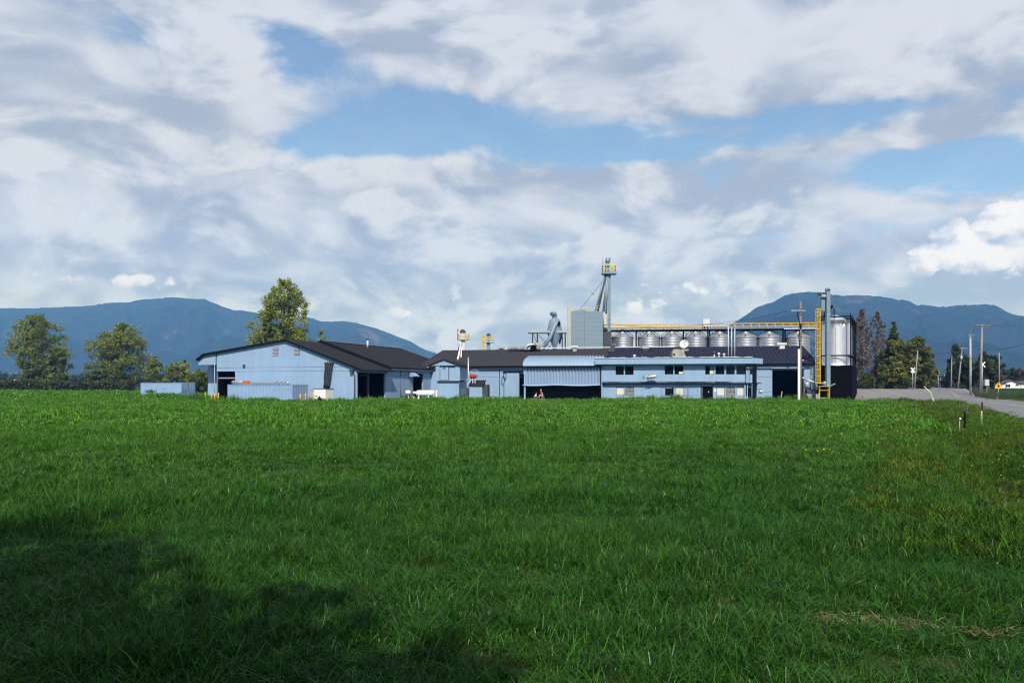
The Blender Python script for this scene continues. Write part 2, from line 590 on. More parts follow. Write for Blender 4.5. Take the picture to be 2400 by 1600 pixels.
def quads_mesh(name, V, material, smooth=False):
    """V: (n, 4, 3) array of quads"""
    n = len(V)
    me = bpy.data.meshes.new(name)
    me.vertices.add(n * 4)
    me.vertices.foreach_set('co', np.ascontiguousarray(V, dtype=np.float32).ravel())
    me.loops.add(n * 4)
    me.loops.foreach_set('vertex_index', np.arange(n * 4, dtype=np.int32))
    me.polygons.add(n)
    me.polygons.foreach_set('loop_start', np.arange(0, n * 4, 4, dtype=np.int32))
    me.materials.append(material)
    me.update(calc_edges=True)
    return me


# ------------------------------------------------------------------ terrain
def sstep(t):
    t = np.clip(t, 0, 1)
    return t * t * (3 - 2 * t)


RD = (0.433, 0.9013)            # direction of the road; v is measured to its right


def uv_of(x, y):
    return x * RD[0] + y * RD[1], x * RD[1] - y * RD[0]


def xy_of(u, v):
    return u * RD[0] + v * RD[1], u * RD[1] - v * RD[0]


def terr(x, y):
    x = np.asarray(x, dtype=float); y = np.asarray(y, dtype=float)
    u, v = uv_of(x, y)
    vc = np.clip(v, -7, 15)
    uc = 134 + (vc + 7) * 3.3
    w = 20 + (vc + 7) * 0.9
    up = 1.45 * sstep((u - (uc - w)) / w) * sstep((v + 24) / 12)
    road = 0.18 * sstep((v - 3.0) / 2.6) * (1 - sstep((v - 16) / 6)) * (1 - sstep((u - 120) / 30))
    ditch = -0.65 * np.exp(-((v - 2.2) / 1.15) ** 2) * sstep((y - 9) / 9) * (1 - sstep((u - 92) / 10))
    und = 0.05 * np.sin(x * 0.31 + 1.3) * np.sin(y * 0.23) * sstep((y - 3) / 10)
    return up + road + ditch + und


def make_ground():
    def axis(lo, hi, step, out):
        core = np.arange(lo, hi + 0.1, step)
        g = []
        d, p = step * 1.6, hi
        while p < out:
            p += d; d *= 1.35; g.append(p)
        l = []
        d, p = step * 1.6, lo
        while p > -out:
            p -= d; d *= 1.35; l.append(p)
        return np.array(l[::-1] + list(core) + g)
    xs = axis(-70, 130, 1.6, 9000)
    ys = axis(-14, 215, 1.6, 9000)
    X, Y = np.meshgrid(xs, ys)
    Z = terr(X, Y)
    nx, ny = len(xs), len(ys)
    me = bpy.data.meshes.new('ground')
    co = np.stack([X, Y, Z], -1).reshape(-1, 3)
    me.vertices.add(nx * ny)
    me.vertices.foreach_set('co', co.astype(np.float32).ravel())
    I = np.arange(nx * ny).reshape(ny, nx)
    q = np.stack([I[:-1, :-1], I[:-1, 1:], I[1:, 1:], I[1:, :-1]], -1).reshape(-1, 4)
    me.loops.add(q.size)
    me.loops.foreach_set('vertex_index', q.astype(np.int32).ravel())
    me.polygons.add(len(q))
    me.polygons.foreach_set('loop_start', np.arange(0, q.size, 4, dtype=np.int32))
    me.polygons.foreach_set('use_smooth', np.ones(len(q), dtype=bool))
    me.update(calc_edges=True)
    m = bpy.data.materials.new('ground_soil_grass')
    m.use_nodes = True
    B = NB(m.node_tree); B.n.clear()
    pos = B.node('ShaderNodeNewGeometry').outputs['Position']
    f1 = B.smooth(B.noise(pos, 0.22, 5, 0.6), 0.35, 0.65)
    col = B.mix(f1, (0.012, 0.036, 0.006), (0.020, 0.046, 0.007))  # shade between the grass blades is put into these dark greens
    f2 = B.smooth(B.noise(pos, 1.1, 5, 0.65), 0.48, 0.62)
    col = B.mix(B.m('MULTIPLY', f2, 0.7), col, (0.062, 0.044, 0.024))
    bs = B.node('ShaderNodeBsdfPrincipled')
    bs.inputs['Roughness'].default_value = 0.95
    bs.inputs['Specular IOR Level'].default_value = 0.1
    B.l.new(col, bs.inputs['Base Color'])
    bp = B.node('ShaderNodeBump'); bp.inputs['Strength'].default_value = 0.6; bp.inputs['Distance'].default_value = 0.1
    B.l.new(B.noise(pos, 6.0, 4, 0.7), bp.inputs['Height']); B.l.new(bp.outputs[0], bs.inputs['Normal'])
    out = B.node('ShaderNodeOutputMaterial'); B.l.new(bs.outputs[0], out.inputs['Surface'])
    me.materials.append(m)
    o = bpy.data.objects.new('ground', me)
    COL.objects.link(o)
    tag(o, kind='structure')


make_ground()


def strip(name, u0, u1, va, vb, dz, material, du=2.0, nv=3, label=None):
    """sheet that follows the terrain; va, vb may be functions of u"""
    mb = MB()
    us = np.arange(u0, u1 + 0.01, du)
    fa = va if callable(va) else (lambda u: va)
    fb = vb if callable(vb) else (lambda u: vb)
    rows = []
    for u in us:
        row = []
        for k in range(nv + 1):
            v = fa(u) + (fb(u) - fa(u)) * k / nv
            x, y = xy_of(u, v)
            row.append(mb.pt((x, y, float(terr(x, y)) + dz)))
        rows.append(row)
    for r0, r1 in zip(rows, rows[1:]):
        for k in range(nv):
            mb.f.append([r0[k], r0[k + 1], r1[k + 1], r1[k]]); mb.sm.append(True)
    return mb.build(name, material, kind='structure')


RV0, RV1 = 6.2, 13.8
strip('gravel_yard', 106.5, 205, lambda u: -9.5 + 0.6 * math.sin(u * .4), lambda u: RV0 + 0.25, 0.03, M_GRAVEL, 1.0, 24)
strip('road', -6, 330, RV0, RV1, 0.05, M_ASPH, 1.5, 8)
VM = (RV0 + RV1) / 2
strip('centre_line', -6, 330, VM - 0.22, VM - 0.10, 0.056, M_LINEY, 1.5, 1)
strip('centre_line', -6, 330, VM + 0.10, VM + 0.22, 0.056, M_LINEY, 1.5, 1)
strip('edge_line', -6, 330, RV1 - 0.42, RV1 - 0.28, 0.056, M_LINEW, 1.5, 1)


# ------------------------------------------------------------------ mountains
def mountain(name, prof, Yr, px0, px1, seed, depth_f, depth_b, material, nx=260, nt=44):
    pxs = np.linspace(px0, px1, nx)
    pp = np.interp(pxs, [p[0] for p in prof], [p[1] for p in prof])
    V = []
    for t in np.linspace(0, 1, nt):
        if t < 0.72:
            s = t / 0.72
            Y = Yr - depth_f * (1 - s)
            g = s ** 1.15
        else:
            s = (t - 0.72) / 0.28
            Y = Yr + depth_b * s
            g = 1 - 0.75 * s
        for px, py in zip(pxs, pp):
            x = (px - CXP) / FPX * Y
            h = (HZ - py) / FPX * Yr
            r = mnoise.fractal(Vector((x * 0.0016 + seed, Y * 0.0011, seed * .7)), 1.0, 2.1, 6)
            r2 = mnoise.fractal(Vector((x * 0.006 + seed, Y * 0.004, 3.1)), 1.0, 2.1, 4)
            r += 1.1 * (abs(mnoise.fractal(Vector((x * 0.0045 + seed * 3, Y * 0.0007, 7.7)), 1.0, 2.1, 4)) - .25)
            k = math.sin(math.pi * min(g, 1.0)) if t < 0.72 else 0.0
            z = h * g * (1 + 0.5 * k * r + 0.12 * k * r2) + (9 * r2 + 5 * mnoise.noise(Vector((x * .05, Y * .01, 1))) if 0.6 < t < 0.75 else 0)
            if t < 0.72:
                z = min(z, h * (Y / Yr) * (0.55 + 0.44 * s))
            V.append((x, Y, max(z, -3.0) + 0.5))
    F = []
    for j in range(nt - 1):
        for i in range(nx - 1):
            a = j * nx + i
            F.append((a, a + 1, a + 1 + nx, a + nx))
    me = bpy.data.meshes.new(name)
    me.from_pydata(V, [], F)
    me.polygons.foreach_set('use_smooth', [True] * len(F))
    me.materials.append(material)
    o = bpy.data.objects.new(name, me)
    COL.objects.link(o)
    tag(o, kind='structure')


M_FOREST = mat('mountain_forest', (0.020, 0.030, 0.030), 0.95, spec=0.0, var=0.7, vscale=0.010, detail=8, col2=(0.085, 0.08, 0.062),
               c2lo=0.57, c2hi=0.68, c2scale=0.0026, bump=1.0, bscale=0.05)
mountain('mountain', [(-500, 760), (-200, 735), (0, 722), (120, 719), (200, 716), (300, 706), (350, 699), (395, 696), (430, 698), (480, 700), (510, 712),
                      (545, 726), (600, 731), (660, 736), (725, 742), (755, 753), (778, 753), (795, 750), (835, 756), (862, 763), (900, 776),
                      (935, 788), (965, 801), (985, 814), (1010, 822), (1060, 838), (1140, 855), (1250, 880), (1340, 901)],
         6000, -500, 1340, 1.7, 2600, 900, M_FOREST)
mountain('mountain', [(1180, 901), (1300, 885), (1450, 855), (1560, 825), (1640, 795), (1700, 767), (1730, 752), (1770, 722), (1810, 707), (1845, 688), (1868, 683),
                      (1910, 684), (1940, 686), (1975, 691), (2035, 690), (2080, 698), (2130, 703), (2150, 714), (2165, 712), (2200, 718), (2230, 716), (2255, 714), (2300, 711),
                      (2330, 714), (2385, 736), (2430, 742), (2550, 770), (2750, 800), (3000, 850), (3100, 880)],
         4300, 1180, 3100, 8.3, 2300, 900, M_FOREST)

# ------------------------------------------------------------------ the large barn on the left
FB = Fr(-39.8, 107.0, math.atan2(-7.0, 20.25))
GZ = -0.15                                   # walls start a little under the soil


def barn():
    F = FB
    root = thing('gable_barn', 'wide light blue gable-fronted barn with dark roof, left end of the plant', 'barn', F.w(10.7, 0, 0))
    aL, aR = F.a(505), F.a(836)
    aP = F.a(670)
    zP = F.z(670, 798)
    aE, zE = F.a(850), F.z(850, 868)
    aO, zO = F.a(479), F.z(479, 832)
    aO2, zO2 = F.a(465), F.z(465, 844)
    zU = F.z(466, 855)
    slope = (zP - zE) / (aE - aP)
    zR = zP - slope * (aR - aP)
    # front wall: the lower body, with the door opening on the left
    d0, d1, dz = F.a(508), F.a(551), F.z(530, 870)
    zL = F.z(505, 855)
    mb = MB(F)
    zl_top = zP - (zP - zO) / (aP - aO) * (aP - aL)
    mb.wall(([(aL, zl_top), (aP, zP), (aR, zR)], GZ), [(d0, d1, GZ, dz)], 0.0, 0.25)
    mb.build('front_wall', M_BLUE, root)
    # box overhang at the left of the gable
    mb = MB(F)
    mb.extr([(aO2, zU), (aL, zU), (aL, zl_top), (aO, zO), (aO2, zO2)], 0.002, 9.0)
    mb.build('left_overhang', M_BLUE, root)
    mb = MB(F)
    mb.extr([(aR, zE - 0.05), (aE, zE), (aR, zR)], 0.003, 0.25)
    mb.build('right_overhang', M_BLUE, root)
    # seams across the gable
    for py in (860.3, 869.6):
        z = F.z(670, py)
        mb = MB(F)
        mb.box(F.a(553 if py > 865 else 506), aR - 0.3, -0.012, 0.0, z - 0.02, z + 0.02)
        mb.build('wall_seam', M_SEAM, root)
    # set-back wall and post under the left overhang
    mb = MB(F)
    mb.box(F.a(487, 2.4), aL + 0.01, 2.4, 2.6, GZ, zU + 0.1)
    mb.build('side_wall', M_BLUE, root)
    mb = MB(F); mb.tube([(aL - 0.12, -0.05, GZ), (aL - 0.12, -0.05, zU)], 0.05, 6)
    mb.build('downspout', M_BLUE2, root)
    # roof, front part
    t = 0.16
    bF, bS = -0.35, 8.2
    mb = MB(F)
    mb.hexa([(aP, bF, zP), (aE + .15, bF, zE - .05), (aE + .15, bS, zE - .05), (aP, bS, zP)],
            [(aP, bF, zP + t), (aE + .15, bF, zE + t - .05), (aE + .15, bS, zE + t - .05), (aP, bS, zP + t)])
    mb.build('roof_slope', M_ROOF, root)
    mb = MB(F)
    mb.hexa([(aO, bF, zO), (aP, bF, zP), (aP, 34, zP), (aO, 34, zO)], [(aO, bF, zO + t), (aP, bF, zP + t), (aP, 34, zP + t), (aO, 34, zO + t)])
    mb.build('roof_slope', M_ROOF, root)
    mb = MB(F)
    mb.hexa([(aO2 - .12, bF, zO2 - .05), (aO, bF, zO), (aO, 9.2, zO), (aO2 - .12, 9.2, zO2 - .05)],
            [(aO2 - .12, bF, zO2 + t - .05), (aO, bF, zO + t), (aO, 9.2, zO + t), (aO2 - .12, 9.2, zO2 + t - .05)])
    mb.build('eave_slope', M_ROOF, root)
    # raised rear part of the roof, with a light ridge flashing
    up = 0.32
    aE2 = aR + 0.45
    zE2 = zP + up - slope * (aE2 - aP)
    bE = 33.6
    mb = MB(F)
    mb.hexa([(aP - .5, bS, zP + up - .2), (aE2, bS, zE2), (aE2, bE, zE2), (aP - .5, bE, zP + up - .2)],
            [(aP - .5, bS, zP + up + t), (aE2, bS, zE2 + t), (aE2, bE, zE2 + t), (aP - .5, bE, zP + up + t)])
    mb.build('rear_roof_slope', M_ROOF, root)
    mb = MB(F)
    mb.hexa([(aP, bS - .25, zP + up - .3), (aE2, bS - .25, zE2 - .3), (aE2, bS - .01, zE2 - .3), (aP, bS - .01, zP + up - .3)],
            [(aP, bS - .25, zP + up + t + .06), (aE2, bS - .25, zE2 + t + .06), (aE2, bS - .01, zE2 + t + .06), (aP, bS - .01, zP + up + t + .06)])
    mb.build('roof_step', M_TRIM, root)
    mb = MB(F); mb.box(aP - .6, aP - .2, bS, bE, zP + up + t, zP + up + t + .09)
    mb.build('ridge_flashing', M_GALVD, root)
    # rake trim on the front
    mb = MB(F)
    for (p, q) in (((aP, zP), (aE + .15, zE - .05)), ((aO, zO), (aP, zP)), ((aO2 - .12, zO2 - .05), (aO, zO))):
        mb.hexa([(p[0], bF - .04, p[1] - .06), (q[0], bF - .04, q[1] - .06), (q[0], bF - .002, q[1] - .06), (p[0], bF - .002, p[1] - .06)],
                [(p[0], bF - .04, p[1] + t + .02), (q[0], bF - .04, q[1] + t + .02), (q[0], bF - .002, q[1] + t + .02), (p[0], bF - .002, p[1] + t + .02)])
    mb.build('rake_trim', M_TRIM, root)
    # side wall: open bay in front, then the lit wall with a door; drawn in a frame that looks along the side
    S = Fr(*F.w(aR, 0, 0)[:2], math.atan2(F.n[1], F.n[0]))        # a of this frame runs back along the side, b points left (inside)
    b0 = F.b(903, aR)
    b1, b2 = F.b(968, aR), F.b(992, aR)
    zD = ZZ(875, F.w(aR, b1, 0)[1])
    bay_z = zE - 0.25
    mb = MB(S)
    mb.wall(([(0.0, zR - .05), (bS, zR - .05), (bS + .001, zE2 + .1), (33.5, zE2 + .1)], GZ), [(0.25, b0, GZ, bay_z), (b1, b2, GZ, zD), (F.b(1009, aR), F.b(1030, aR), GZ, zE2 - .3)], 0.0, 0.25)
    mb.build('side_wall', M_BLUE, root)
    zs = ZZ(880, F.w(aR, b0, 0)[1])
    mb = MB(S); mb.box(b0 + .1, b1 - .1, -.012, 0, zs - .02, zs + .02); mb.build('wall_seam', M_SEAM, root)
    mb = MB(F); mb.tube([(aR + .06, F.b(938, aR), GZ), (aR + .06, F.b(938, aR), zE2)], 0.05, 6); mb.build('downspout', M_SEAM, root)
    mb = MB(F); bm = F.b(865, aR)
    mb.box(aR - .3, aR - .05, bm - .1, bm + .1, GZ, bay_z); mb.build('bay_post', M_DGREY, root)
    mb = MB(F); mb.box(aR + .02, aE2 - .02, bS + .4, 24, zE2 - .22, zE2 - .06); mb.build('gutter', M_SEAM, root)
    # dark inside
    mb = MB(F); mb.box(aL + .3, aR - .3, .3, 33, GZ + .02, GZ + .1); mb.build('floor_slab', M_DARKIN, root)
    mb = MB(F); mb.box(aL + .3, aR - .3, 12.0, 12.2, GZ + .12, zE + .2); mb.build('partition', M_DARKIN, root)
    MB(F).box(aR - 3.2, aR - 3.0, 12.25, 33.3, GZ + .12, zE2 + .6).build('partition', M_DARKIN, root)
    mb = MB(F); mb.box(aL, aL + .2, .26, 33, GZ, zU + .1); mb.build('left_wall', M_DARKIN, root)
    mb = MB(F); mb.box(d0 + .02, d1 - .02, .3, .36, F.z(530, 887), F.z(530, 884)); mb.build('door_bar', M_GALVD, root)
    # door awning on the side
    bq = F.b(957, aR)
    zA = ZZ(870, F.w(aR, bq, 0)[1])
    mb = MB(F)
    mb.hexa([(aR + .003, bq, zA - .09), (aR + 1.05, bq, zA - .75), (aR + 1.05, bq + 1.5, zA - .75), (aR + .003, bq + 1.5, zA - .09)],
            [(aR + .003, bq, zA), (aR + 1.05, bq, zA - .62), (aR + 1.05, bq + 1.5, zA - .62), (aR + .003, bq + 1.5, zA)])
    mb.face([(aR + .003, bq, zA - .1), (aR + 1.0, bq, zA - .76), (aR + .003, bq, zA - .76)])
    mb.build('awning', M_BLUE, root)
    # louvred vents high on the gable
    for (p0, p1, y0, y1) in ((639, 652, 813, 833), (689, 702, 813, 832)):
        a0, a1, z1, z0 = F.a(p0), F.a(p1), F.z(p0, y0), F.z(p0, y1)
        mb = MB(F); mb.box(a0, a1, -.02, -.002, z0, z1)
        v = mb.build('gable_vent', M_DGREY, root)
        n = 6
        for k in range(n):
            za = z0 + (z1 - z0) * (k + .12) / n; zb_ = z0 + (z1 - z0) * (k + .88) / n
            mb = MB(F)
            mb.hexa([(a0 + .05, -.10, za), (a1 - .05, -.10, za), (a1 - .05, -.022, za + .02), (a0 + .05, -.022, za + .02)],
                    [(a0 + .05, -.09, za + .03), (a1 - .05, -.09, za + .03), (a1 - .05, -.022, zb_), (a0 + .05, -.022, zb_)])
            mb.build('slat', M_GALVD, v)
    # flood lamp and its conduit at the corner, small lamp box
    a0 = F.a(827)
    mb = MB(F); mb.box(a0 - .22, a0 + .22, -.5, -.06, F.z(827, 872), F.z(827, 864))
    mb.tube([(a0 + .05, -.05, F.z(827, 871)), (a0 + .25, -.1, F.z(827, 877)), (F.a(831), -.05, F.z(831, 884)), (F.a(831), -.05, 0)], .05, 6)
    mb.build('flood_lamp', M_DGREY, root)
    mb = MB(F); mb.tube([(F.a(833), -.04, F.z(833, 878)), (F.a(833), -.04, 0)], .035, 6); mb.build('conduit', M_DGREY, root)
    mb = MB(F); mb.box(F.a(570), F.a(575), -.15, -.002, F.z(572, 861), F.z(572, 854)); mb.build('wall_lamp', M_DGREY, root)
    # strip lamp in the bay
    mb = MB(F); ab = aR - 1.0; bb = F.b(845, ab)
    mb.box(ab - .05, ab + .9, bb - .05, bb + .05, ZZ(880, 103), ZZ(879, 103)); mb.build('bay_lamp', M_GALVD, root)
    return root


barn()
# things around the barn
F = FB
mb = MB(F)
aC = F.a(861.5, 17.5); bC = 17.5
fl = thing('flue_pipe', 'white metal flue pipe standing on the ridge of the barn roof', 'flue', P(861.5, 812, 115.5))
mb = MB(); c = P(861.5, 812, 115.5)
mb.tube([(c.x, c.y, ZZ(814, 115.5)), (c.x, c.y, ZZ(797, 115.5))], .13, 10); mb.build('pipe', M_WHITE, fl)
mb = MB(); mb.lathe([(.2, 0), (.2, .12), (.05, .28)], (c.x, c.y, ZZ(797, 115.5)), 10); mb.build('cap', M_DGREY, fl)

hd = thing('hose_bundle', 'bundle of dark hoses hanging down the front wall of the barn', 'hose', F.w(F.a(772), -.2, 0))
for (p0, p1, r, dz) in ((766, 763, .10, 0), (771, 766.5, .12, .05), (776, 770, .14, 0), (780.5, 773.5, .11, -.1)):
    mb = MB(F)
    pts = []
    z1, z0 = F.z(770, 850) + dz, F.z(770, 909)
    pts = [(F.a(p0) , -.05, z1 - .15), (F.a(p0), -.3, z1), (F.a(p0) , -.36, z1 - .3)]
    for k in range(1, 7):
        t = k / 6
        pts.append((F.a(p0 + (p1 - p0) * t) + .02 * math.sin(k * 2 + p0), -.36 + .03 * math.sin(k * 1.7 + p0), z1 - .3 + (z0 - z1 + .3) * t))
    mb.tube(pts, r, 8); mb.build('hose', M_HOSE, hd)
mb = MB(F); mb.box(F.a(764), F.a(783), -.5, -.002, F.z(770, 852.5), F.z(770, 849.5)); mb.build('hanger', M_DGREY, hd)

tk = thing('bulk_tank', 'white square tank with dark rim against the barn wall', 'tank', F.w(F.a(750, -2.6), -2.6, 0))
a0, a1 = F.a(735, -3.4), F.a(763, -3.4)
zt = F.z(750, 911.5, -3.4)
mb = MB(F); mb.box(a0, a1, -3.4, -1.6, -.05, zt); mb.build('body', M_WHITE, tk)
mb = MB(F); mb.box(a0 - .04, a1 + .04, -3.44, -1.56, zt + .001, zt + .07); mb.build('rim', M_DGREY, tk)
mb = MB(F); mb.box(a0 + .15, a0 + .55, -3.43, -3.402, .75, .82); mb.build('handle', M_DGREY, tk)
mb = MB(F); mb.box(F.a(725.5, -1.4), F.a(734, -1.4), -1.4, -.5, -.05, F.z(730, 914, -1.4)); mb.box(F.a(725.5, -1.4) - .03, F.a(734, -1.4) + .03, -1.43, -.47, F.z(730, 914, -1.4) + .001, F.z(730, 914, -1.4) + .05)
mb.build('grey_crate', mat('crate_grey', (.36, .37, .40), .6, var=.1), loc=F.w(F.a(730, -1.4), -1.4, 0), label='small grey box with a lid between the white tank and the near container', cat='box')


def bollard(px, py0, Y, label, h=1.15):
    x = WX(px, Y)
    z0 = float(terr(x, Y)) - .1
    r = .085
    o = MB().lathe([(r, 0), (r, h + .1 - .06), (r * .75, h + .1 - .015), (r * .2, h + .1)], (x, Y, z0), 10).build('bollard', M_YEL, loc=(x, Y, z0), label=label, cat='bollard', group='yellow bollards by the barn')
    return o


bollard(481, 0, 108.5, 'yellow bollard standing alone left of the barn corner, leftmost of all bollards')
bollard(496, 0, 104.3, 'yellow bollard at the left corner of the barn, left of a close pair')
bollard(503, 0, 103.5, 'yellow bollard at the left corner of the barn, right of a close pair')
bollard(512, 0, 103.0, 'thin yellow bollard at the left side of the barn doorway', 1.2)
bollard(704, 0, 93.2, 'yellow bollard in front of the near container end, left of two')
bollard(716, 0, 92.8, 'yellow bollard in front of the near container end, right of two', 1.2)
bollard(734.5, 0, 92.5, 'yellow bollard at the left edge of the white tank', 1.25)
bollard(767, 0, 92.5, 'short yellow bollard at the right edge of the white tank', .95)


def container(name, label, near_px, Y, theta, L, W, H, dz, doors, group):
    th = R(theta)
    x = WX(near_px, Y)
    # frame: origin at the near right corner, a runs left along the long side (negative a), b into the depth
    Fc = Fr(x, Y, -th)
    z0 = dz
    root = thing(name, label, 'container', (x, Y, z0), group)
    # corrugated long side
    def corr(mbf, p_along, length, off, zlo, zhi, pitch=.28, d=.045):
        n = int(length / pitch)
        prof = []
        for k in range(n):
            s0 = k * pitch
            prof += [(s0, 0), (s0 + pitch * .34, 0), (s0 + pitch * .5, d), (s0 + pitch * .84, d)]
        prof.append((n * pitch, 0)); prof.append((length, 0))
        for (q0, q1) in zip(prof, prof[1:]):
            mbf.face([p_along(q0[0], q0[1], zlo), p_along(q1[0], q1[1], zlo), p_along(q1[0], q1[1], zhi), p_along(q0[0], q0[1], zhi)])
    zt, zb = z0 + H, z0 + .16
    mb = MB(Fc)
    corr(mb, lambda s, d, z: (-L + .1 + s, .03 + d, z), L - .2, 0, zb, zt - .10)
    mb.build('long_side', M_CONT, root)
    mb = MB(Fc)
    mb.face([(-L + .02, W - .03, zb), (-.02, W - .03, zb), (-.02, W - .03, zt - .1), (-L + .02, W - .03, zt - .1)])
    mb.face([(-L + .03, .03, zb), (-L + .03, W - .03, zb), (-L + .03, W - .03, zt - .1), (-L + .03, .03, zt - .1)])
    mb.build('rear_sides', M_CONT, root)
    mb = MB(Fc); mb.box(-L + .05, -.05, .05, W - .05, zt - .09, zt - .03); mb.build('roof', M_CONT, root)
    mb = MB(Fc); mb.box(-L + .05, -.05, .05, W - .05, zb - .06, zb - .002); mb.build('floor', M_DGREY, root)
    # frame rails and corner posts with castings
    for (nm, args) in (('top_rail', (-L, 0, 0, .09, zt - .1, zt)), ('top_rail', (-L, 0, W - .09, W, zt - .1, zt)), ('bottom_rail', (-L, 0, 0, .09, z0, zb)),
                       ('bottom_rail', (-L, 0, W - .09, W, z0, zb)), ('end_rail', (-.1, 0, .092, W - .092, zt - .1, zt)), ('end_rail', (-.1, 0, .092, W - .092, z0, zb)),
                       ('end_rail', (-L, -L + .1, .092, W - .092, zt - .1, zt))):
        MB(Fc).box(*args).build(nm, M_CONT, root)
    for (pa, pb) in ((-.1, 0), (-.1, W - .1), (-L, 0), (-L, W - .1)):
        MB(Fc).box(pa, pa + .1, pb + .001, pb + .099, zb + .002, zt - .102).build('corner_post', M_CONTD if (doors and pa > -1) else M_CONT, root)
    if doors:
        half = (W - .2) / 2
        for k in range(2):
            b0 = .1 + k * half
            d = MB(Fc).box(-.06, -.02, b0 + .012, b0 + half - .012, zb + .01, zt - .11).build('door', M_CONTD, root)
            for q in (.28, .72):
                MB(Fc).tube([(.012, b0 + half * q, zb + .05), (.012, b0 + half * q, zt - .15)], .022, 6).build('lock_rod', M_GALVD, d)
            for q in (.2, .45, .7):
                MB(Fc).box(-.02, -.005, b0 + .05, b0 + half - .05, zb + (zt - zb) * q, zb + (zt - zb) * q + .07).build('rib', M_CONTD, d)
    else:
        mb = MB(Fc)
        corr(mb, lambda s, d, z: (-.03 - d, .1 + s, z), W - .2, 0, zb, zt - .10, .24)
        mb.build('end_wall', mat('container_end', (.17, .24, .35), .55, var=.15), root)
    return root


container('shipping_container', 'light blue shipping container with ribbed doors standing alone in the grass at left', 426, 130, 35, 12.19, 2.44, 2.62, 0.0, True, 'blue shipping containers')
Fc2 = Fr(WX(685, 95.0), 95.0, R(-36))
container('shipping_container', 'light blue shipping container parked in front of the barn wall', 685, 95, 36, 12.9, 2.44, 2.42, -.18, False, 'blue shipping containers')
zc = 2.245
# pipes lying on the near container
g = thing('steel_drum_pipe', 'short grey steel cylinder with an orange end lying on the near container', 'cylinder', Fc2.w(-11.2, .8, zc))
a0, a1, a2 = Fc2.a(546, .8), Fc2.a(571, .8), Fc2.a(583, .8)
MB(Fc2).lathe([(.22, a0), (.26, a0 + .02), (.26, a1), (.2, a1 + .02)], (0, .8, zc + .26), 14, axis='a').build('cylinder', M_GALVD, g)
MB(Fc2).lathe([(.05, a0 - .18), (.2, a0 - .18), (.2, a0 - .002)], (0, .8, zc + .26), 12, axis='a').build('flange', M_BLACK, g)
MB(Fc2).box(a1 + .04, a2, .55, 1.05, zc, zc + .46).build('orange_end', M_ORANGE, g)
g = thing('auger_tube', 'long grey auger tube lying along the top of the near container', 'auger', Fc2.w(-5, .9, zc))
a0, a1 = Fc2.a(589, .9), Fc2.a(678, .9)
MB(Fc2).lathe([(.1, a0), (.16, a0 + .15), (.17, a1 - 1.5), (.13, a1)], (0, .9, zc + .19), 12, axis='a').build('tube', M_GALVD, g)
for q in (.72, .84, .93):
    aa = a0 + (a1 - a0) * q
    MB(Fc2).box(aa - .18, aa + .18, .62, 1.2, zc + .005, zc + .36).build('bracket', M_DUCT, g)

# propane tank and its small neighbours beside the barn
Yp = 103.0
xa, xb = WX(974, Yp), WX(1019, Yp)
zc_, rr = ZZ(921.3, Yp), .40
g = thing('propane_tank', 'long white propane tank on short legs beside the barn side wall', 'tank', (WX(996, Yp), Yp, 0))
prof = [(.02, xa)] + [(rr * math.sin(t), xa + rr * .9 * (1 - math.cos(t))) for t in np.linspace(.25, math.pi / 2, 6)] + \
       [(rr * math.sin(t), xb - rr * .9 * (1 - math.cos(t))) for t in np.linspace(math.pi / 2, .25, 6)] + [(.02, xb)]
MB().lathe(prof, (0, Yp, zc_), 20, axis='a').build('shell', M_WHITE, g)
for px in (981.5, 1004.5):
    x = WX(px, Yp)
    MB().box(x - .09, x + .09, Yp - .3, Yp + .3, -.05, zc_ - rr + .09).build('leg', M_WHITE, g)
x = WX(968, Yp); MB().lathe([(.16, x), (.2, x + .05), (.2, xa + .1)], (0, Yp, zc_ + .05), 12, axis='a').build('neck', M_OFFW, g)
x = WX(1023, Yp); MB().box(x - .1, x + .1, Yp - .1, Yp + .1, -.05, ZZ(914, Yp)).box(x - .38, x - .26, Yp - .1, Yp + .1, .2, ZZ(914, Yp)).build('valve_post', M_WHITE, g)
g = thing('small_tank', 'small round white tank among pipes left of the long propane tank', 'tank', (WX(956, Yp), Yp + .3, 0))
x = WX(955.5, Yp)
MB().lathe([(.05, -.34), (.2, -.32), (.29, -.2), (.3, .2), (.2, .32), (.05, .34)], (x, Yp + .3, ZZ(919.5, Yp)), 14, axis='a').build('shell', M_WHITE, g)
for dx in (-.2, .2):
    MB().box(x + dx - .05, x + dx + .05, Yp + .1, Yp + .5, -.05, ZZ(919.5, Yp) - .2).build('leg', M_DGREY, g)
mb = MB(); mb.tube([(WX(941, Yp), Yp, 0), (WX(941, Yp), Yp, .75), (WX(951, Yp), Yp, .72), (WX(962, Yp), Yp, .8), (WX(968, Yp), Yp, 1.1)], .06, 6); mb.tube([(WX(945, Yp), Yp, .35), (WX(970, Yp), Yp, .4)], .07, 6)
mb.build('pipework', M_DGREY, g)
for px in (957.5, 970):
    x = WX(px, Yp - .8)
    MB().lathe([(.07, 0), (.07, .78), (.03, .85)], (x, Yp - .8, -.08), 8).build('bollard', M_YELP, loc=(x, Yp - .8, -.08), label='short pale yellow post before the small white tank' if px < 960 else 'short pale yellow post by the left end of the long propane tank', cat='bollard', group='posts by the propane tank')

# ------------------------------------------------------------------ long warehouse in the middle
FL = Fr(-5.9, 119.5, R(-11.5))


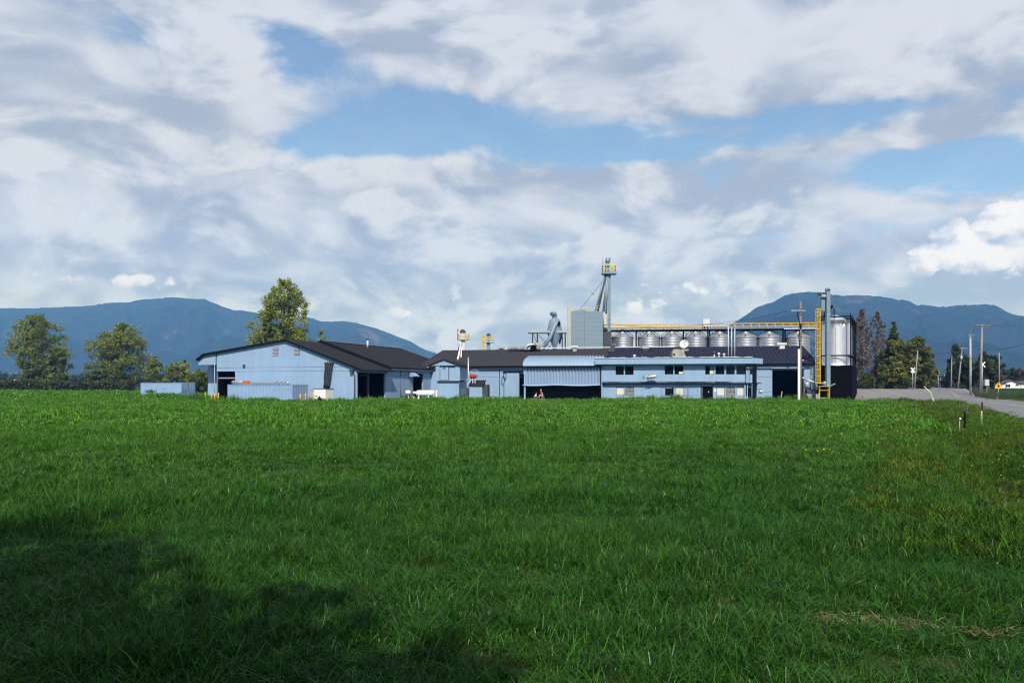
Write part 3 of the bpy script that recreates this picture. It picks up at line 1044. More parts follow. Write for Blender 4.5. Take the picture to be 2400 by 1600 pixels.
def warehouse():
    F = FL
    root = thing('long_warehouse', 'long low light blue warehouse with dark roof behind the office', 'warehouse', F.w(20, 0, 0))
    aW0, aWm, aW1 = F.a(985), F.a(1415), F.a(1912)
    zE, zEr = F.zab(858.5, F.a(1108)), F.zab(855.0, F.a(1800))
    zE = (zE + zEr) / 2
    bR = 13.0
    zRd = F.zab(822.5, F.a(1050, bR), bR)
    d1, d2 = F.a(1217), F.a(1228.5)
    zd = F.z(1222, 876)
    g1, g2 = F.a(1810), F.a(1882)
    zg = F.z(1846, 866.5)
    mb = MB(F)
    mb.wall(([(aW0, zE), (aW1, zE)], GZ), [(d1, d2, GZ, zd), (g1, g2, GZ, zg)], 0, .25)
    mb.build('front_wall', M_BLUE, root)
    t = .15
    for (nm, a0, a1, dz, m) in (('roof_slope', aW0 - .3, aWm, 0, M_ROOFB), ('roof_slope', aWm, aW1 + .3, .14, M_ROOFN)):
        MB(F).hexa([(a0, -.55, zE - .12 + dz), (a1, -.55, zE - .12 + dz), (a1, bR, zRd + dz), (a0, bR, zRd + dz)],
                   [(a0, -.55, zE - .12 + t + dz), (a1, -.55, zE - .12 + t + dz), (a1, bR, zRd + t + dz), (a0, bR, zRd + t + dz)]).build(nm, m, root)
        MB(F).hexa([(a0, bR + .01, zRd + dz), (a1, bR + .01, zRd + dz), (a1, bR + 5, zRd - 2 + dz), (a0, bR + 5, zRd - 2 + dz)],
                   [(a0, bR + .01, zRd + t + dz), (a1, bR + .01, zRd + t + dz), (a1, bR + 5, zRd - 2 + t + dz), (a0, bR + 5, zRd - 2 + t + dz)]).build('rear_slope', m, root)
        mb = MB(F)
        q = a0 + .3
        while q < a1 - .1:
            mb.hexa([(q, -.54, zE - .12 + t + dz + .001), (q + .05, -.54, zE - .12 + t + dz + .001), (q + .05, bR - .05, zRd + t + dz + .001), (q, bR - .05, zRd + t + dz + .001)],
                    [(q + .01, -.54, zE - .07 + t + dz), (q + .04, -.54, zE - .07 + t + dz), (q + .04, bR - .05, zRd + t + dz + .05), (q + .01, bR - .05, zRd + t + dz + .05)])
            q += .61
        mb.build('roof_ribs', m, root)
        MB(F).box(a0 + .05, a1 - .05, -.62, -.553, zE - .16 + dz, zE + .05 + dz).build('eave_trim', M_TRIM, root)
    MB(F).box(aW0, F.a(1808), -.30, -.18, zE - .42, zE - .26).build('gutter', M_BLUE2, root)
    MB(F).box(F.a(1262, bR), F.a(1582, bR), bR - .12, bR + .12, zRd + .30, zRd + .44).build('ridge_flashing', M_WTRIM, root)
    MB(F).box(aW0, aW1, 17.8, 18, GZ, zRd - 2.05).build('rear_wall', M_BLUE, root)
    MB(F).extr([(0, 0)] * 0 or [(aW1 - .2, GZ), (aW1, GZ), (aW1, zE), (aW1 - .2, zE)], .26, 17.7).build('end_wall', M_BLUE, root)
    MB(F).face([(aW1 - .1, 0.3, zE), (aW1 - .1, bR, zRd), (aW1 - .1, 17.7, zRd - 2)]).build('end_gable', M_BLUE, root)
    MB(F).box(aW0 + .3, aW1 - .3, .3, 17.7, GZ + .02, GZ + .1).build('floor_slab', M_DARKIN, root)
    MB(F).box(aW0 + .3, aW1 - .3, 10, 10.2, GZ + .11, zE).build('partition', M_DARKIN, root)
    for py, p0, p1 in ((872.5, 1122, 1225), (882.5, 1122, 1225), (882.8, 1778, 1808), (918.8, 1778, 1808)):
        z = F.z((p0 + p1) / 2, py)
        MB(F).box(F.a(p0), F.a(p1), -.012, 0, z - .018, z + .018).build('wall_seam', M_SEAM, root)
    MB(F).box(F.a(1170), F.a(1171.3), -.05, -.002, GZ, zE - .3).build('panel_joint', M_TRIM, root)
    # sliding door leaf, its track, and the hose hanging beside it
    a0, a1 = F.a(1187), F.a(1217)
    leaf = MB(F).box(a0, a1, -.14, -.05, GZ + .05, F.z(1200, 874)).build('sliding_door', M_BLUE, root)
    MB(F).box(F.a(1180), F.a(1227), -.2, -.145, F.z(1200, 873), F.z(1200, 869.3)).build('door_track', M_TRIM, root)
    a0 = F.a(1181.7)
    mb = MB(F); mb.tube([(F.a(1180), -.2, F.z(1180, 871)), (F.a(1180.5), -.2, F.z(1180, 880)), (F.a(1184), -.22, F.z(1184, 888)), (a0, -.2, F.z(1182, 894)), (a0, -.2, 0)], .05, 6)
    mb.tube([(F.a(1187), -.2, F.z(1187, 872)), (F.a(1187), -.22, F.z(1187, 884)), (F.a(1183), -.22, F.z(1184, 890))], .045, 6)
    mb.tube([(F.a(1181), -.25, F.z(1182, 880)), (F.a(1177), -.27, F.z(1178, 886)), (F.a(1176.5), -.27, F.z(1178, 896)), (F.a(1179), -.26, F.z(1180, 901)), (F.a(1182), -.25, F.z(1182, 897))], .04, 6)
    mb.build('hose', M_HOSE, root)
    # meter box and bracket right of the office
    MB(F).box(F.a(1780), F.a(1787), -.2, -.002, F.z(1783, 918), F.z(1783, 913)).build('meter_box', M_WHITE, root)
    MB(F).box(F.a(1779.5), F.a(1786.5), -.24, -.002, F.z(1783, 912.9), F.z(1783, 911.6)).build('meter_hood', M_TRIM, root)
    MB(F).box(F.a(1808), F.a(1886), -.3, -.16, zg + .22, zg + .36).build('door_rail', M_BLUE2, root)
    MB(F).box(F.a(1843), F.a(1849), -.3, -.1, zg + .05, zg + .36).build('door_motor', M_DGREY, root)
    return root


warehouse()
F = FL
# plank leaning in the big doorway
mb = MB(); Yq = 107.5
mb.bar((WX(1829, Yq), Yq, -.05), (WX(1837, Yq), Yq + .7, ZZ(917, Yq)), .075)
mb.build('wooden_plank', M_WOODP, loc=(WX(1829, Yq), Yq, 0), label='pale wooden plank leaning before the black doorway right of the office', cat='plank')


# roof vents on the warehouse
def roof_vent(name, label, px, y0, y1, wpx, Y, material, hood=True):
    x = WX(px, Y); k = Y / FPX
    r = wpx * k / 2
    z0, z1 = ZZ(y1, Y), ZZ(y0, Y)
    root = thing(name, label, 'vent', (x, Y, z0))
    MB().tube([(x, Y, z0 - .5), (x, Y, z1 - (z1 - z0) * .4)], r * .55, 10).build('stem', M_GALVD, root)
    MB().lathe([(r * .7, 0), (r, .04), (r, (z1 - z0) * .35), (r * .3, (z1 - z0) * .5)], (x, Y, z1 - (z1 - z0) * .5), 12).build('hood', material, root)
    return root


Yv = 131.5
g = thing('ridge_ventilator', 'flat grey ventilator on the warehouse ridge right of the second elevator head', 'vent', P(1172, 822, Yv))
MB().box(WX(1164, Yv), WX(1183, Yv), Yv - .5, Yv + .5, ZZ(816.5, Yv), ZZ(811.5, Yv)).build('hood', M_GALVD, g)
MB().box(WX(1170, Yv), WX(1180, Yv), Yv - .35, Yv + .35, ZZ(826, Yv), ZZ(816.5, Yv) - .002).build('base', M_DGREY, g)
g = thing('ridge_ventilator', 'flat pale ventilator on the warehouse ridge in front of the blue grey dryer', 'vent', P(1345, 822, 127.5))
Yv = 127.5
MB().box(WX(1338, Yv), WX(1354, Yv), Yv - .5, Yv + .5, ZZ(814, Yv), ZZ(810, Yv)).build('hood', M_OFFW, g)
MB().box(WX(1342, Yv), WX(1351, Yv), Yv - .35, Yv + .35, ZZ(824, Yv), ZZ(814, Yv) - .002).build('base', M_DUCT, g)
g = thing('ridge_ventilator', 'T-shaped pale vent on the warehouse ridge right of the seventh bin', 'vent', P(1831, 816, 121.5))
Yv = 121.2
MB().box(WX(1819, Yv), WX(1842, Yv), Yv - .4, Yv + .4, ZZ(808.5, Yv), ZZ(803, Yv)).build('hood', M_OFFW, g)
MB().box(WX(1826, Yv), WX(1838, Yv), Yv - .3, Yv + .3, ZZ(818, Yv), ZZ(808.5, Yv) - .002).build('base', M_OFFW, g)
g = thing('ridge_ventilator', 'grey boxy ventilator on the warehouse ridge before the second bin', 'vent', P(1511, 818, 125.4))
Yv = 125.0
MB().box(WX(1503, Yv), WX(1520, Yv), Yv - .5, Yv + .5, ZZ(817, Yv), ZZ(810.5, Yv)).build('hood', M_GALVD, g)
MB().box(WX(1506, Yv), WX(1517, Yv), Yv - .4, Yv + .4, ZZ(822, Yv), ZZ(817, Yv) - .002).build('base', M_DGREY, g)
g = thing('exhaust_stub', 'dark soot-stained exhaust box on the roof beside the dryer', 'vent', P(1434, 815, 125.5))
Yv = 125.2
MB().hexa([(WX(1424, Yv), Yv - .4, ZZ(824, Yv)), (WX(1440, Yv), Yv - .4, ZZ(824, Yv)), (WX(1440, Yv), Yv + .4, ZZ(824, Yv)), (WX(1424, Yv), Yv + .4, ZZ(824, Yv))],
          [(WX(1434, Yv), Yv - .4, ZZ(808, Yv)), (WX(1441, Yv), Yv - .4, ZZ(808, Yv)), (WX(1441, Yv), Yv + .4, ZZ(808, Yv)), (WX(1434, Yv), Yv + .4, ZZ(808, Yv))]).build('box', M_DGREY, g)
MB().box(WX(1433, Yv), WX(1442, Yv), Yv - .45, Yv + .45, ZZ(807.9, Yv), ZZ(806.5, Yv)).build('lid', M_GALVD, g)

# big ducts on the ridge
Yv = 129.5
g = thing('ridge_duct', 'fat galvanised duct with a soot-blackened fan lying on the warehouse ridge', 'duct', P(1215, 820, Yv))
k = Yv / FPX
MB().lathe([(.25, WX(1190, Yv)), (.33, WX(1191, Yv)), (.33, WX(1214, Yv)), (.36, WX(1214.2, Yv)), (.36, WX(1216, Yv)), (.33, WX(1216.2, Yv)), (.33, WX(1230, Yv))], (0, Yv, ZZ(816.5, Yv)), 16, axis='a').build('straight_duct', M_DUCT, g)
pts = [(WX(1232 + 12 * (1 - math.cos(t)), Yv), Yv - .2, ZZ(819 - 11 * math.sin(t), Yv)) for t in np.linspace(-.2, 1.75, 9)] + [(WX(1256, Yv), Yv - .2, ZZ(808, Yv))]
MB().tube(pts, .3, 14).build('elbow', M_GALV, g)
pts = [(WX(1252 + 10 * math.sin(t), Yv), Yv + .2, ZZ(812 - 6 * math.cos(t), Yv)) for t in np.linspace(0, 2.6, 8)]
MB().tube(pts, .36, 14).build('fan_outlet', mat('tan_duct', (.36, .31, .2), .6, var=.2), g)
MB().lathe([(.2, -.35), (.52, -.3), (.52, .3), (.2, .35)], (WX(1250, Yv), Yv - .3, ZZ(816, Yv)), 18, axis='b').build('fan_housing', M_BLACK, g)
MB().box(WX(1228, Yv), WX(1266, Yv), Yv - .7, Yv + .9, ZZ(824, Yv), ZZ(820.5, Yv)).build('base_frame', M_BLACK, g)

# ------------------------------------------------------------------ quonset canopy
FO = Fr(WX(1410, 102.0), 102.0, math.atan2(-3.0, WX(1748, 99.0) - WX(1410, 102.0)))


def quonset():
    F = FO
    root = thing('quonset_canopy', 'round-roofed blue corrugated canopy hall left of the office', 'hall', F.w(F.a(1320), 0, 0))
    aL, aR = F.a(1229), F.a(1407)
    zE = F.z(1320, 857)
    zT = F.z(1320, 836.5, 4.5)
    zB = F.z(1320, 902)
    n = 24
    pitch = (aR - aL) / n
    # corrugated front apron wall
    mb = MB(F)
    for k in range(n * 4):
        s0, s1 = aL + pitch * k / 4, aL + pitch * (k + 1) / 4
        d = [.14, .0, -.14, 0.0]
        mb.face([(s0, d[k % 4], zB), (s1, d[(k + 1) % 4], zB), (s1, d[(k + 1) % 4], zE - .1), (s0, d[k % 4], zE - .1)], True)
    mb.build('front_apron', M_BLUE2, root)
    # bottom lip, sagging a little
    mb = MB(F)
    pts = [(aL - .2 + (aR - aL + .2) * q / 12, -.12, zB - .03 - .05 * math.sin(q * .9)) for q in range(13)]
    mb.tube(pts, .10, 8); mb.build('apron_lip', M_BLUE2, root)
    # arched ribbed roof: the arch spans front to back, with a rounded left end
    mb = MB(F)
    na = 14
    Dp = 11.0
    def arch(a, j, lift):
        t = math.pi * j / na
        hgt = zT - zE
        b = Dp / 2 - (Dp / 2 + .35) * math.cos(t)
        z = zE + hgt * math.sin(t) ** .8
        e = (a - (aL - .15)) / (aR + .3 - aL)
        return (a, b, z + lift * math.sin(t))
    steps = n * 4
    rows = []
    for k in range(steps + 1):
        a = aL - .15 + (aR + .45 - aL) * k / steps
        lift = [.0, .02, .25, .03][k % 4]
        rows.append([arch(a, j, lift) for j in range(na + 1)])
    for r0, r1 in zip(rows, rows[1:]):
        for j in range(na):
            mb.face([r0[j], r1[j], r1[j + 1], r0[j + 1]])
    mb.build('arched_roof', mat('blue_roof_sheet', (0.235, 0.325, 0.445), 0.5, spec=0.35, var=0.12, vscale=0.7), root)
    # closed left end under the arch
    mb = MB(F)
    mb.face([arch(aL - .14, j, 0) for j in range(na + 1)])
    mb.build('end_wall', M_BLUE2, root)
    mb = MB(F); mb.box(aL - .22, aR + .1, -.5, -.30, zE - .19, zE - .02); mb.build('eave_beam', M_TRIM, root)
    # posts, lining of the bay, floor
    for px in (1230, 1409):
        MB(F).box(F.a(px) - .1, F.a(px) + .1, -.05, .15, GZ, zE - .2).build('post', M_BLUE, root)
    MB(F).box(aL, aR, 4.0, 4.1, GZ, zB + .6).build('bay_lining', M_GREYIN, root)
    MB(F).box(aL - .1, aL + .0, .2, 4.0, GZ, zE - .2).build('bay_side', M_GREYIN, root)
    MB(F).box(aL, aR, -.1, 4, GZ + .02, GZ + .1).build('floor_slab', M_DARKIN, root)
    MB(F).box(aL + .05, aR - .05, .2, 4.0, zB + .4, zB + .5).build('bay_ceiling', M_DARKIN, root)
    return root


quonset()


# ------------------------------------------------------------------ office
def office():
    F = FO
    root = thing('office_building', 'two-storey light blue flat-roofed office with a row of windows and a fish on the wall', 'building', F.w(9, 0, 0))
    aL, aR = F.a(1410), F.a(1748)
    zF = F.z(1580, 897.5)                    # edge between the storeys
    zS = F.z(1580, 852.5, -.8)               # underside of the fascia
    zT = F.z(1580, 839.5, -.8)
    rec = .45                                # the lower storey stands back
    D = 11.0
    upper = [(1443, 1462, 858, 878), (1465, 1485, 858, 878), (1558, 1578, 857, 877), (1581, 1601.5, 857, 877),
             (1653, 1673.5, 857, 877), (1677, 1698, 857, 877), (1702, 1722, 857, 877), (1726, 1747, 857, 877)]
    lower = [(1444, 1463, 906.5, 926), (1466, 1486, 906.5, 926), (1559, 1579, 907, 926.5), (1582.5, 1603, 907, 926.5),
             (1679, 1699, 907, 927), (1703, 1723, 907, 927), (1727, 1747, 907, 927)]
    up_h = [(F.a(p0), F.a(p1), F.z(p0, y1), F.z(p0, y0)) for (p0, p1, y0, y1) in upper]
    lo_h = [(F.a(p0, rec), F.a(p1, rec), F.z(p0, y1, rec), F.z(p0, y0, rec)) for (p0, p1, y0, y1) in lower]
    dr = (F.a(1642, rec), F.a(1671, rec), GZ, F.z(1656, 905, rec))
    MB(F).wall(([(aL, zS + .3), (aR, zS + .3)], zF), up_h, 0, .18).build('upper_wall', M_BLUE, root)
    MB(F).wall(([(aL, zF), (aR + .1, zF)], GZ), lo_h + [dr], rec, rec + .18).build('lower_wall', M_BLUE, root)
    MB(F).box(aL - .05, aR + 1.9, -.03, .0 - .002, zF - .09, zF + .03).build('storey_trim', M_TRIM, root)
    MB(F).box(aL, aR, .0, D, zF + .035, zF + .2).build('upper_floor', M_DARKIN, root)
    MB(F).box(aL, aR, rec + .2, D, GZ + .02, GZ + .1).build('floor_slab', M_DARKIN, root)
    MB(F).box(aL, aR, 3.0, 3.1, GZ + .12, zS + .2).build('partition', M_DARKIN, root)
    for a in (aL - .001, aR - .15):
        MB(F).box(a, a + .15, .182, D, GZ, zS + .25).build('end_wall', M_BLUE, root)
    MB(F).box(aL - .16, aL - .03, -.12, .05, GZ, zS).build('corner_pipe', M_TRIM, root)
    # fascia with its sloping right end, and the roof edge
    f0, f1 = F.a(1394, -.8), F.a(1765, -.8)
    e1 = F.a(1788, .3)
    MB(F).box(f0, f1, -.8, -.68, zS, zT).build('fascia', M_BLUE, root)
    MB(F).hexa([(f1 + .002, -.8, zS), (e1, .3, zS - .02), (e1 - .05, .42, zS - .02), (f1 + .002, -.69, zS)],
               [(f1 + .002, -.8, zT), (e1, .3, zT - .05), (e1 - .05, .42, zT - .05), (f1 + .002, -.69, zT)]).build('fascia_return', M_BLUE, root)
    MB(F).box(f0, f0 + .12, -.678, D, zS, zT).build('fascia_return', M_BLUE, root)
    MB(F).hexa([(f0 + .13, -.66, zS + .02), (f1, -.66, zS + .02), (e1 - .1, .4, zS + .02), (f0 + .13, .4, zS + .02)],
               [(f0 + .13, -.66, zS + .08), (f1, -.66, zS + .08), (e1 - .1, .4, zS + .08), (f0 + .13, .4, zS + .08)]).build('soffit', M_TRIM, root)
    MB(F).box(f0 + .13, e1 - .2, .41, D, zS + .25, zT - .12).build('roof_deck', M_DGREY, root)
    MB(F).box(f0 - .03, f1 + .03, -.84, -.66, zT + .002, zT + .06).build('roof_edge', M_TRIM, root)
    mb = MB(F)                               # rippled pale flashing behind the edge
    n = 60
    for k in range(n):
        a0, a1 = f0 + (f1 - f0) * k / n, f0 + (f1 - f0) * (k + 1) / n
        h = zT + .16 + .05 * math.sin(k * 1.1) * math.sin(k * .37)
        mb.box(a0, a1 - .01, -.5, -.4, zT - .1, h)
    mb.build('roof_flashing', M_WTRIM, root)

    def window(h, b, blind, mull, frame_m=M_TRIM):
        a0, a1, z0, z1 = h
        fr = .045
        mb = MB(F)
        mb.box(a0 + .002, a0 + fr, b + .03, b + .12, z0 + .002, z1 - .002); mb.box(a1 - fr, a1 - .002, b + .03, b + .12, z0 + .002, z1 - .002)
        mb.box(a0 + fr, a1 - fr, b + .03, b + .12, z0 + .002, z0 + fr); mb.box(a0 + fr, a1 - fr, b + .03, b + .12, z1 - fr, z1 - .002)
        if mull == 'v':
            mb.box((a0 + a1) / 2 - .02, (a0 + a1) / 2 + .02, b + .035, b + .11, z0 + fr, z1 - fr)
        if mull == 'h':
            zm = z0 + (z1 - z0) * .48
            mb.box(a0 + fr, a1 - fr, b + .035, b + .11, zm - .02, zm + .02)
            mb.box((a0 + a1) / 2 - .02, (a0 + a1) / 2 + .02, b + .036, b + .109, zm + .021, z1 - fr)
        w = mb.build('window', frame_m, root)
        MB(F).box(a0 + fr, a1 - fr, b + .07, b + .08, z0 + fr, z1 - fr).build('pane', M_GLASS if not blind else mat('clear_glass', (.5, .5, .5), .06, spec=.5), w) if not blind else None
        if blind:
            m = M_BLIND if blind == 'w' else M_GREYB
            if blind == 'half':
                zz = z0 + fr + (z1 - z0) * .02
                MB(F).box(a0 + fr, (a0 + a1) / 2 - .02, b + .07, b + .08, z0 + fr, z1 - fr).build('pane', M_GLASS, w)
                MB(F).box((a0 + a1) / 2 + .02, a1 - fr, b + .07, b + .08, z0 + fr, z0 + (z1 - z0) * .45).build('blind', M_BLIND, w)
                MB(F).box((a0 + a1) / 2 + .02, a1 - fr, b + .07, b + .08, z0 + (z1 - z0) * .45 + .005, z1 - fr).build('pane', M_GREYB, w)
            elif blind == 'low':
                MB(F).box(a0 + fr, a1 - fr, b + .07, b + .08, z0 + (z1 - z0) * .32, z1 - fr).build('pane', M_GLASS, w)
                MB(F).box((a0 + a1) / 2, a1 - fr, b + .072, b + .082, z0 + fr, z0 + (z1 - z0) * .315).build('blind', M_BLIND, w)
                MB(F).box(a0 + fr, (a0 + a1) / 2 - .003, b + .072, b + .082, z0 + fr, z0 + (z1 - z0) * .315).build('pane', M_GLASS, w)
            else:
                MB(F).box(a0 + fr, a1 - fr, b + .07, b + .08, z0 + fr, z1 - fr).build('blind', m, w)
        return w
    ub = [None, None, None, 'low', 'half', None, None, None]
    um = [None, None, 'v', None, 'v', None, None, None]
    for h, bl, mu in zip(up_h, ub, um):
        window(h, 0, bl, mu)
    lb = ['w', 'g', None, 'w', 'w', 'g', 'w']
    lm = [None, 'h', None, None, None, 'h', None]
    for h, bl, mu in zip(lo_h, lb, lm):
        window(h, rec, bl, mu)
    # roller-shade strip in the open dark window
    h = lo_h[2]
    MB(F).box(h[0] + .06, h[1] - .25, rec + .05, rec + .06, h[3] - .14, h[3] - .06).build('shade_strip', M_OFFW, root)
    # door: dark glazed leaf with side light
    d = MB(F).box(dr[0] + .32, dr[1] - .03, rec + .05, rec + .1, GZ, dr[3] - .03).build('door', M_BLACK, root)
    MB(F).box(dr[0] + .95, dr[0] + 1.03, rec + .02, rec + .049, F.z(1662, 919, rec), F.z(1662, 916.5, rec)).build('door_notice', M_WHITE, d)
    MB(F).box(dr[0] + .05, dr[0] + .28, rec + .06, rec + .08, GZ, dr[3] - .05).build('side_light', mat('grey_glass', (.10, .11, .12), .2, spec=.5), root)
    MB(F).box(dr[0] + .02, dr[0] + .31, rec + .03, rec + .055, F.z(1644, 922.4, rec), F.z(1644, 921.5, rec)).build('side_light_bar', M_TRIM, root)
    MB(F).box(F.a(1674, rec), F.a(1678, rec), rec - .02, rec - .002, F.z(1676, 918, rec), F.z(1676, 911.5, rec)).build('wall_notice', M_WHITE, root)
    # right-hand entrance bay
    aX = F.a(1775.5, .9)
    MB(F).wall(([(aR + .05, zS + .2), (aX, zS + .2)], zF + .04), [], .55, .7).build('bay_wall', M_BLUE, root)
    MB(F).box(F.a(1758, .5), F.a(1768, .5), .45, .548, F.z(1763, 877, .5), F.z(1763, 865, .5)).build('bay_window', M_GLASS, root)
    for k in range(3):
        x0 = F.a(1758 + 3.5 * k, .5)
        MB(F).box(x0, x0 + .12, .5, .548, F.z(1763, 864.5, .5), F.z(1763, 858, .5)).build('bay_window_light', M_GREYB, root)
    MB(F).box(F.a(1755.5), F.a(1756.3), -.06, .0, zF, zS).build('corner_post', M_TRIM, root)
    MB(F).box(F.a(1747.5), F.a(1748.6), -.05, .0, zF, zS).build('corner_post', M_TRIM, root)
    MB(F).wall(([(aR + .1, zF), (F.a(1770, 1.6), zF)], GZ), [(F.a(1752, 1.6), F.a(1762, 1.6), GZ, F.z(1757, 907, 1.6))], 1.6, 1.75).build('entrance_wall', M_BLUE, root)
    MB(F).box(F.a(1752, 1.6) + .02, F.a(1762, 1.6) - .02, 1.66, 1.7, GZ, F.z(1757, 907.5, 1.6)).build('entrance_door', M_DGREY, root)
    MB(F).box(F.a(1751, .2), F.a(1752, .2), .1, .2, GZ, zF).build('entrance_post', M_OFFW, root)
    MB(F).box(aX - .12, aX, .71, 5, GZ, zS + .2).build('bay_end_wall', M_BLUE, root)
    MB(F).box(aR + .1, aX, .02, 1.6, zF - .07, zF + .035).build('bay_floor', M_TRIM, root)
    return root


office()
F = FO


# fish sculpture on the office wall
def fish():
    F = FO
    Yf = F.w(F.a(1525), -.75, 0)[1]
    a0, a1 = F.a(1506, -.75), F.a(1540.5, -.75)
    L = a1 - a0
    zc = F.z(1523, 882, -.75)
    root = thing('fish_sculpture', 'silver fish sculpture mounted on the office wall between the windows', 'sculpture', F.w((a0 + a1) / 2, -.75, zc))
    st = [(0.10, .05, .03), (.2, .085, .06), (.35, .17, .11), (.5, .22, .14), (.65, .235, .15), (.8, .205, .14), (.9, .15, .11), (.97, .075, .06), (1.0, .02, .02)]
    mb = MB(F)
    n = 14
    i0 = 0
    for (t, hz_, wy) in st:
        a = a0 + L * t
        mid = zc - .04 + .16 * (t - .5)
        for q in range(n):
            w = 2 * math.pi * q / n
            mb.pt((a, -.75 + wy * math.cos(w), mid + hz_ * math.sin(w) * (1.0 if math.sin(w) > 0 else 1.15)))
    for k in range(len(st) - 1):
        for q in range(n):
            x = k * n + q; y = k * n + (q + 1) % n
            mb.f.append([x, y, y + n, x + n]); mb.sm.append(True)
    mb.f.append(list(range(n))[::-1]); mb.sm.append(False)
    mb.f.append([(len(st) - 1) * n + q for q in range(n)]); mb.sm.append(False)
    mb.build('body', M_FISH, root)
    tz = zc - .1
    MB(F).extr([(a0 + L * .12, tz + .04), (a0 - .02, tz + .26), (a0 + L * .035, tz), (a0, tz - .3), (a0 + L * .12, tz - .05)], -.765, -.735).build('tail_fin', M_FIN, root)
    MB(F).extr([(a0 + L * .4, zc + .1), (a0 + L * .43, zc + .26), (a0 + L * .52, zc + .24), (a0 + L * .55, zc + .14)], -.765, -.735).build('dorsal_fin', M_FIN, root)
    for t in (.34, .55):
        MB(F).extr([(a0 + L * t, zc - .2), (a0 + L * (t - .04), zc - .4), (a0 + L * (t + .04), zc - .38), (a0 + L * (t + .09), zc - .22)], -.8, -.77).build('belly_fin', M_FIN, root)
    for t in (.45, .7):
        MB(F).tube([(a0 + L * t, -.62, zc), (a0 + L * t, 0, zc)], .03, 6).build('mount', M_DGREY, root)
    MB(F).lathe([(.028, -.14), (.028, -.125)], (a0 + L * .93, -.74, zc + .06), 8, axis='b').build('eye', M_BLACK, root)


fish()

# wire cages and bins before the office
g = thing('wire_cage', 'wire mesh cage frame standing before the office windows', 'cage', FO.w(FO.a(1592, -1.6), -1.6, 0))
F = FO
b = -1.6
for (p0, p1) in ((1549.5, 1612), (1613, 1634)):
    a0, a1 = F.a(p0, b), F.a(p1, b)
    zt = F.z(1590, 908.5, b)
    mb = MB(F)
    for (q0, q1) in (((a0, b, -.05), (a0, b, zt)), ((a1, b, -.05), (a1, b, zt)), ((a0, b, zt), (a1, b, zt)), ((a0, b, zt * .48), (a1, b, zt * .48))):
        mb.bar(q0, q1, .025)
    mb.build('frame', M_SEAM if p0 > 1600 else M_DGREY, g)
    n = 14 if p0 < 1600 else 5
    mb = MB(F)
    for k in range(1, n):
        if p0 < 1600 and k < 7: continue
        mb.bar((a0 + (a1 - a0) * k / n, b, -.05), (a0 + (a1 - a0) * k / n, b, zt), .012)
    mb.build('wires', M_GALVD, g)
g = thing('blue_bin', 'blue plastic bin with a dark lid before the office wall', 'bin', F.w(F.a(1562, -1.9), -1.9, 0))
a0, a1 = F.a(1550.5, -2.2), F.a(1572, -2.2)
zt = F.z(1560, 933, -2.2)
MB(F).hexa([(a0 + .06, -2.15, -.1), (a1 - .06, -2.15, -.1), (a1 - .06, -1.35, -.1), (a0 + .06, -1.35, -.1)], [(a0, -2.2, zt), (a1, -2.2, zt), (a1, -1.3, zt), (a0, -1.3, zt)]).build('tub', M_BINB, g)
MB(F).box(a0 + .22, a1 + .03, -2.24, -1.26, zt + .002, zt + .08).build('lid', mat('bin_lid', (.01, .03, .09), .5), g)
g = thing('bagged_goods', 'upright white sacks standing inside the wire cage', 'sacks', F.w(F.a(1598, -1.2), -1.2, 0))
for k, (p, w_, h) in enumerate(((1590, .24, .75), (1596, .3, .85), (1603, .26, .8))):
    a = F.a(p, -1.1)
    MB(F).lathe([(w_ * .9, 0), (w_, .1), (w_ * .95, h * .7), (w_ * .5, h * .95), (w_ * .1, h)], (a, -1.1, -.05), 12).build('sack', M_OFFW, g)

# roof things on the office
Yr_ = 105.0
g = thing('rooftop_air_conditioner', 'beige boxy air conditioner on the office roof', 'air conditioner', P(1588, 836, Yr_))
MB().box(WX(1574, Yr_), WX(1601, Yr_), Yr_ - .7, Yr_ + .7, ZZ(842, Yr_), ZZ(822, Yr_)).build('body', M_BEIGE, g)
mb = MB()
for k in range(7):
    x = WX(1588 + k * 1.5, Yr_); mb.box(x, x + .05, Yr_ - .73, Yr_ - .702, ZZ(834, Yr_), ZZ(824, Yr_))
mb.build('grille', M_DUCT, g)
MB().box(WX(1575.5, Yr_), WX(1580, Yr_), Yr_ - .72, Yr_ - .702, ZZ(833, Yr_), ZZ(829, Yr_)).build('opening', M_BLACK, g)
MB().box(WX(1578, Yr_), WX(1613, Yr_), Yr_ - .2, Yr_ + .9, ZZ(821.9, Yr_), ZZ(818, Yr_)).build('duct_top', M_DUCT, g)
MB().hexa([(WX(1601.2, Yr_), Yr_ - .5, ZZ(842, Yr_)), (WX(1609, Yr_), Yr_ - .5, ZZ(842, Yr_)), (WX(1609, Yr_), Yr_ + .5, ZZ(842, Yr_)), (WX(1601.2, Yr_), Yr_ + .5, ZZ(842, Yr_))],
          [(WX(1601.2, Yr_), Yr_ - .5, ZZ(828, Yr_)), (WX(1602, Yr_), Yr_ - .5, ZZ(828, Yr_)), (WX(1602, Yr_), Yr_ + .5, ZZ(828, Yr_)), (WX(1601.2, Yr_), Yr_ + .5, ZZ(828, Yr_))]).build('side_chute', M_BEIGE, g)
Yd = 106.5
g = thing('satellite_dish', 'round white dish standing behind the beige rooftop unit', 'dish', P(1606, 818, Yd))
c = P(1604.5, 808, Yd)
mb = MB()
n, rings = 22, 5
Rd = 10.5 * Yd / FPX
ax = Vector((-.35, -.85, .35)).normalized(); uu = ax.cross(Vector((0, 0, 1))).normalized(); ww = uu.cross(ax)
for k in range(rings + 1):
    r = Rd * k / rings
    for q in range(n):
        t = 2 * math.pi * q / n
        p = c + uu * r * math.cos(t) + ww * r * math.sin(t) + ax * (.35 * (k / rings) ** 2)
        mb.v.append(tuple(p))
